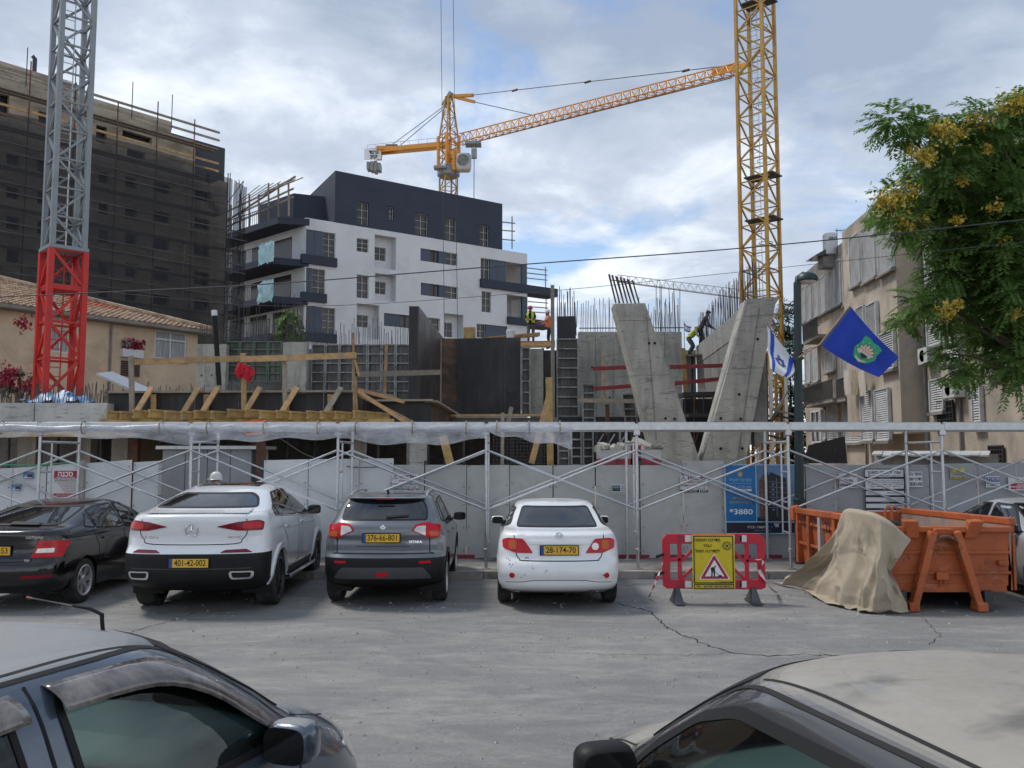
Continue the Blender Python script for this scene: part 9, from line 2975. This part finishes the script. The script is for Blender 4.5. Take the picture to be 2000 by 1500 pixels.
def fronds(cl, per, seed, ln=.62, lw=.030, ll=.085, nl=15, droop=.5):
 """feathery drooping leaves round cluster centres (centre, radius)"""
 g = np.random.default_rng(seed)
 out = []
 for c, r in cl:
  n = int(per * (r / .5) ** 2)
  d = g.normal(size=(n, 3))
  d /= np.linalg.norm(d, axis=1)[:, None]
  base = np.array(c) + d * r * (g.random((n, 1)) ** .5) * .75
  dr = d * np.array([1, 1, .35]) + g.normal(size=(n, 3)) * .35
  dr[:, 2] -= .12
  dr /= np.linalg.norm(dr, axis=1)[:, None]
  L = ln * (.6 + .6 * g.random(n)) * min(1.0, r / .45)
  side = np.cross(dr, [0, 0, 1.0])
  side /= np.linalg.norm(side, axis=1)[:, None] + 1e-6
  for k in range(nl):
   u = (k + .6) / nl
   p = base + dr * (L * u)[:, None]
   p[:, 2] -= droop * L * u * u
   tg = dr.copy()
   tg[:, 2] -= 2 * droop * u
   tg /= np.linalg.norm(tg, axis=1)[:, None]
   w_ = ll * (1.15 - .8 * abs(u - .4)) * (.8 + .4 * g.random(n))
   for s in (-1, 1):
    t = side * s * .85 + tg * .45 + g.normal(size=(n, 3)) * .12
    t[:, 2] -= .18
    e = p + t * w_[:, None] * 1.6
    m = tg * lw * .55
    md = p + t * w_[:, None] * .8
    out.append(np.stack([p, md + m, e, md - m], 1))
 return np.concatenate(out)
def limb(t, pts, r0, r1):
 n = len(pts)
 q = [V(p) for p in pts]
 MB().tube(q, [r0 + (r1 - r0) * i / (n - 1) for i in range(n)], 8).build('branch', MATS['bark'], t, 'auto')
D = 19.0
tt = thing('flowering_tree', 'large feathery tree with yellow flower clusters at the right edge', 'tree', (12.4, D, 0))
cl = [(1745, 232, 36), (1772, 262, 26), (1800, 240, 32), (1836, 270, 36), (1880, 255, 42), (1935, 238, 48), (1990, 222, 48), (1798, 325, 34), (1850, 325, 52), (1910, 305, 58), (1975, 295, 60), (1750, 382, 38), (1712, 424, 20), (1800, 398, 42), (1850, 395, 58), (1920, 385, 66), (1990, 385, 70), (1765, 436, 32), (1822, 458, 46), (1880, 468, 62), (1950, 475, 68), (2010, 480, 70),
  (1845, 535, 50), (1905, 555, 62), (1975, 570, 68), (1800, 592, 38), (1768, 622, 26), (1850, 605, 46), (1915, 640, 55), (1985, 660, 62), (1842, 690, 26), (1885, 718, 28), (1935, 705, 34), (1862, 738, 18), (1990, 715, 42), (2060, 300, 75), (2070, 420, 75), (2070, 550, 75), (2060, 680, 75), (2120, 480, 80), (2110, 250, 70)]
rt_ = random.Random(31)
C3 = []
for px, py, r in cl:
 dd = rt_.uniform(-1.3, 1.3)
 C3.append((P(px, py, D + dd), r * D / FPX * 1.0))
for k in range(26):      # deep shade clumps in the heart of the crown
 C3.append((P(rt_.uniform(1890, 2090), rt_.uniform(300, 660), D + rt_.uniform(.4, 2.2)), .62))
tag(quads('crown', fronds([(tuple(c), r) for c, r in C3], 62, 3, lw=.042, ll=.095, droop=.32), 'leaf_tree', tt), kind='stuff')
fl = [(1745, 395, 30), (1770, 375, 22), (1762, 440, 16), (1790, 300, 20), (1812, 310, 16), (1860, 265, 26), (1905, 240, 22), (1965, 208, 26), (1990, 200, 18), (1850, 610, 18), (1868, 595, 10), (1945, 405, 13), (1835, 250, 14), (1800, 430, 12), (1880, 350, 10), (1722, 392, 10), (1930, 290, 9), (1985, 610, 9), (1960, 470, 9), (1870, 430, 8)]
g_ = np.random.default_rng(5)
fv = []
for px, py, r in fl:
 c = np.array(P(px, py, D - 1.35))
 R_ = r * D / FPX
 n = int(7 * r)
 p = c + g_.normal(size=(n, 3)) * np.clip(1, 0, 1) * np.array([.62, .5, .5]) * R_
 a, b = g_.normal(size=(n, 3)) * .024, g_.normal(size=(n, 3)) * .024
 fv.append(np.stack([p - a, p + b, p + a, p - b], 1))
tag(quads('flowers', np.concatenate(fv), 'flower_yellow', tt), kind='stuff')
hub = V((12.2, D + .3, 4.2))
MB().tube([(12.4, D, 0), (12.35, D + .1, 1.6), (12.25, D + .2, 3.0), hub], [.30, .24, .21, .19], 12).build('trunk', MATS['bark'], tt, 'auto')
for k in (0, 3, 5, 7, 8, 11, 13, 15, 18, 20, 22, 25, 27, 30, 32, 35, 37, 40):
 c = C3[k][0]
 m = hub.lerp(c, .5) + V((.5, .3, -.25 + .1 * (c.z - 5)))
 limb(tt, [hub, hub.lerp(m, .5) + V((0, 0, .15)), m, m.lerp(c, .6) + V((0, 0, .12)), c], .085, .012)
def bush(name, label, cl, Y, m, per, seed, cat='tree', stem=True, **k):
 c3 = [(tuple(P(a, b, Y + random.uniform(-.5, .5))), r * Y / FPX) for a, b, r in cl]
 x = sum(c[0][0] for c in c3) / len(c3)
 t = thing(name, label, cat, (x, Y, 0))
 tag(quads('crown', fronds(c3, per, seed, **k), m, t), kind='stuff')
 if stem:
  MB().tube([(x, Y, 0), (x + .05, Y, min(c[0][2] for c in c3)), (x, Y, max(c[0][2] for c in c3))], [.12, .08, .02], 8).build('trunk', MATS['bark'], t, 'auto')
 return t
bush('citrus_tree', 'small bright green tree growing among the starter bars', [(562, 612, 12), (548, 628, 12), (575, 630, 14), (560, 645, 16), (545, 650, 10), (580, 652, 10)], 39, 'leaf_citrus', 60, 4, ln=.4, lw=.10, ll=.13, nl=5)
bv = bush('bougainvillea', 'dark leafy bougainvillea with red blossom beside the red crane base', [(10, 735, 16), (35, 725, 14), (60, 735, 16), (15, 755, 16), (45, 755, 18), (70, 755, 14)], 29, 'leaf_dark', 45, 6, 'shrub', ln=.35, lw=.06, ll=.09, nl=6)
p = np.concatenate([np.array(P(a, b, 28.6)) + g_.normal(size=(110, 3)) * .13 for a, b in ((8, 733), (25, 728), (50, 757), (12, 752), (44, 632), (70, 745))])
a, b = g_.normal(size=p.shape) * .035, g_.normal(size=p.shape) * .035
tag(quads('blossom', np.stack([p - a, p + b, p + a, p - b], 1), 'flower_red', bv), kind='stuff')
bush('site_tree', 'sparse dark tree behind the yellow crane mast foot', [(1540, 600, 18), (1530, 640, 22), (1545, 680, 24), (1525, 720, 22), (1545, 760, 26), (1535, 800, 26), (1548, 840, 26), (1530, 870, 26), (1562, 800, 22), (1560, 850, 26), (1566, 885, 26)], 54, 'leaf_dark', 26, 8, ln=.9, lw=.10, ll=.20, nl=7)
bush('kerb_weed', 'tiny weed at the foot of the fence by the poster', [(1523, 1078, 7)], 17.3, 'leaf_tree', 30, 9, 'plant', stem=False, ln=.12, lw=.015, ll=.03, nl=6)
# timber falsework at the crane foot
fw = thing('crane_falsework', 'tangle of yellow shoring towers at the foot of the yellow crane mast', 'shoring', P(1500, 900, 33))
for k in range(9):
 px = 1462 + 9.5 * k
 strut('leg', P(px, 912, 33 + k % 3), P(px - 4, 690 + 22 * (k % 4), 33 + k % 3), .10, .10, MATS[('crane_yellow', 'steel_rust', 'galvanised')[k % 3]], fw)
 strut('brace', P(px, 890 - 15 * (k % 5), 32.8), P(px + 40, 850 - 22 * (k % 5), 32.8), .06, .06, MATS[('timber', 'form_steel', 'steel_rust')[k % 3]], fw)
 strut('brace', P(px - 10, 800 + 12 * (k % 6), 32.6), P(px + 35, 810 + 12 * (k % 6), 32.6), .07, .07, MATS[('form_steel', 'steel_dark', 'crane_yellow')[k % 3]], fw)

# ---- people ----
mat('skin', (.22, .12, .08), .6, var=.1)
mat('cloth_dark', (.018, .019, .024), .9, var=.3)
mat('cloth_grey', (.09, .09, .09), .9, var=.25)
mat('cloth_tan', (.34, .27, .20), .9, var=.25)
mat('vest_yellow', (.48, .58, .05), .7, var=.1)
mat('vest_orange', (.75, .13, .03), .7, var=.1)
mat('helmet_red', (.36, .02, .025), .4)
mat('helmet_white', (.60, .60, .58), .4, var=.12)
def person(label, loc, rz, top, legs, vest=None, helmet=None, bend=0.0, arms=((.25, -.35), (.25, -.35)), knees=0.0, H=1.74, scale=1.0):
 """one skinned body; x forward, y left. arms: (forward, down) reach of each hand from the shoulder"""
 k = H / 1.74
 t = thing('person', label, 'person', loc, rz)
 t.scale = (scale,) * 3
 bx = lambda z: bend * max(0, z - .95)
 vs, es, rs = [], [], []
 def ad(p, r, par=None):
  vs.append(V(p) * k)
  rs.append(r * k)
  if par is not None:
   es.append((par, len(vs) - 1))
  return len(vs) - 1
 dz = -knees * .45
 S = lambda x_, y_, z: (x_ + bx(z), y_, z - .25 * bend * max(0, z - .95) + dz)
 pel = ad(S(0, 0, .96), .15)
 w1 = ad(S(.01, 0, 1.12), .135, pel)
 ch = ad(S(.01, 0, 1.34), .155, w1)
 nk = ad(S(.01, 0, 1.50), .06, ch)
 hd = ad(S(.03, 0, 1.60), .085, nk)
 hd2 = ad(S(.02, 0, 1.69), .08, hd)
 ad(S(.115, 0, 1.60), .018, hd)
 reg = {}
 for sd, (fw, dn) in zip((1, -1), arms):
  sh = ad(S(0, sd * .18, 1.43), .065, ch)
  s0 = V(S(0, sd * .20, 1.43))
  hand = s0 + V((fw, -sd * .06, dn))
  el = s0.lerp(hand, .5) + V((-.10, sd * .07, -.06))
  e_ = ad(el, .048, sh)
  wr = ad(hand, .032, e_)
  dr = (hand - el).normalized()
  pm = ad(hand + dr * .07, .034, wr)
  for q in range(4):
   o = V((0, (q - 1.5) * .022, 0))
   f1 = ad(hand + dr * (.12 + .008 * (q in (1, 2))) + o, .010, pm)
   ad(hand + dr * (.16 + .01 * (q in (1, 2))) + o + V((0, 0, -.02)), .008, f1)
  ad(hand + dr * .08 + V((0, -sd * .045, .02)), .010, wr)
  hp = ad(V((0, sd * .10, .92 + dz)), .10, pel)
  kn = ad((.05 + .28 * knees, sd * .11, .50 + dz * .55), .072, hp)
  an_ = ad((-.02, sd * .11, .09), .047, kn)
  ad((.15, sd * .12, .04), .042, an_)
 me = bpy.data.meshes.new('body')
 me.from_pydata([tuple(v) for v in vs], es, [])
 o = bpy.data.objects.new('body', me)
 o.modifiers.new('skin', 'SKIN')
 for i, sv in enumerate(me.skin_vertices[0].data):
  sv.radius = (rs[i], rs[i] * (.8 if i in (0, 1, 2) else 1))
  sv.use_root = i == 0
 ss = o.modifiers.new('sub', 'SUBSURF')
 ss.levels = ss.render_levels = 2
 bm_ = baked(o)
 for m in (top, legs, 'skin', 'car_black_plastic'):
  bm_.materials.append(MATS[m])
 neck = V(vs[nk]).z
 hips = V(vs[pel]).z
 hands = [v for i, v in enumerate(vs) if rs[i] < .0345 * k and i > 6]
 for p in bm_.polygons:
  c = p.center
  p.use_smooth = True
  p.material_index = 2 if (c.z > neck and abs(c.y) < .16) or any((c - h).length < .075 for h in hands) else 3 if c.z < .10 else 1 if c.z < hips - .02 and abs(c.y) < .26 and (c - V(vs[pel])).length < 1.1 and c.z < hips else 0
 b = bpy.data.objects.new('body', bm_)
 COL.objects.link(b)
 b.parent = t
 hc = V(vs[hd2])
 if helmet:
  h = MB().lathe([(.135, -.035), (.118, -.02), (.116, .03), (.095, .085), (.05, .115), (0, .122)], 20, hc + V((.01, 0, .0)))
  h.box(hc + V((.13, 0, -.025)), (.09, .17, .012)).build('helmet', MATS[helmet], t, 'auto', local=True)
 else:
  MB().lathe([(.10, -.02), (.098, .03), (.07, .08), (0, .10)], 16, hc).build('hair', MATS['cloth_dark'], t, 'auto', local=True)
 for sd in (-1, 1):
  MB().lathe([(0, -.006), (.011, 0), (0, .006)], 8, V(vs[hd]) + V((.078, sd * .032, .015)), 'x').build('eye', MATS['gap_black'], t, local=True)
 if vest:
  v_ = MB()
  n = 20
  for z, rx, ry in ((1.0, .165, .19), (1.2, .165, .185), (1.36, .18, .205), (1.46, .13, .17), (1.50, .09, .12)):
   q = V(S(.01, 0, z)) * k
   v_.v += [q + V((rx * cos(2 * pi * i / n), ry * sin(2 * pi * i / n), 0)) * k for i in range(n)]
  for j in range(4):
   v_.f += [[j * n + i, j * n + (i + 1) % n, (j + 1) * n + (i + 1) % n, (j + 1) * n + i] for i in range(n) if not (i in (0, n - 1) and vest == 'vest_yellow')]
  vo = v_.build('hi_vis_vest', MATS[vest], t, 'all', local=True)
  for z in (1.12,):
   q = V(S(.01, 0, z)) * k
   MB().lathe([(.178 * k, 0), (.18 * k, .04 * k)], 20, q, cap=False).build('reflective_band', MATS['galvanised'], vo, local=True)
 return t
person('worker in red helmet and yellow vest looking down on the platform', P(1037, 674, 39), RAD(-100), 'cloth_dark', 'cloth_grey', 'vest_yellow', 'helmet_red', .25, ((.38, -.30), (.36, -.32)))
person('worker in white helmet and orange vest standing on the platform', P(1073, 682, 38.6), RAD(175), 'cloth_tan', 'cloth_dark', 'vest_orange', 'helmet_white', .06, ((.42, -.22), (.40, -.28)))
person('worker in dark clothes bending beside the starter bars of the receding wall', P(1369, 684, 36.2), RAD(5), 'cloth_dark', 'cloth_dark', None, None, .45, ((.35, -.4), (.3, -.45)), H=1.72)
person('crouching worker in yellow vest beyond the V column', P(1346, 694, 36.6), RAD(-30), 'cloth_tan', 'cloth_grey', 'vest_yellow', None, .8, ((.35, -.5), (.3, -.5)), .5)
person('man in white hard hat behind the roof of the white SUV', (P(425, 940, 17.0).x, 17.0, .11), RAD(185), 'cloth_grey', 'cloth_dark', None, 'helmet_white', 0, ((.1, -.5), (.1, -.5)), H=1.66)
wk = thing('site_flag', 'small white and blue flag on a stick beside the crouching worker', 'flag', P(1338, 690, 36.4))
strut('stick', P(1337, 690, 36.4), P(1336, 628, 36.4), .03, .03, MATS['timber_grey'], wk, n=5)
f, nn = flag_surface(P(1336, 630, 36.4), P(1350, 637, 36.2), P(1350, 649, 36.2), P(1336, 645, 36.4), 4, .03)
flag(wk, f, MATS['flag_white'], 12, 8)
for v0 in (.12, .74):
 MB().grid(lambda u, v: tuple(f(u, v0 + .14 * v) + nn * .008), 12, 2).grid(lambda u, v: tuple(f(u, v0 + .14 * v) - nn * .008), 12, 2).build('stripe', MATS['flag_israel_blue'], wk, 'all', fix=False)
bpy.data.scenes.remove(TMP)
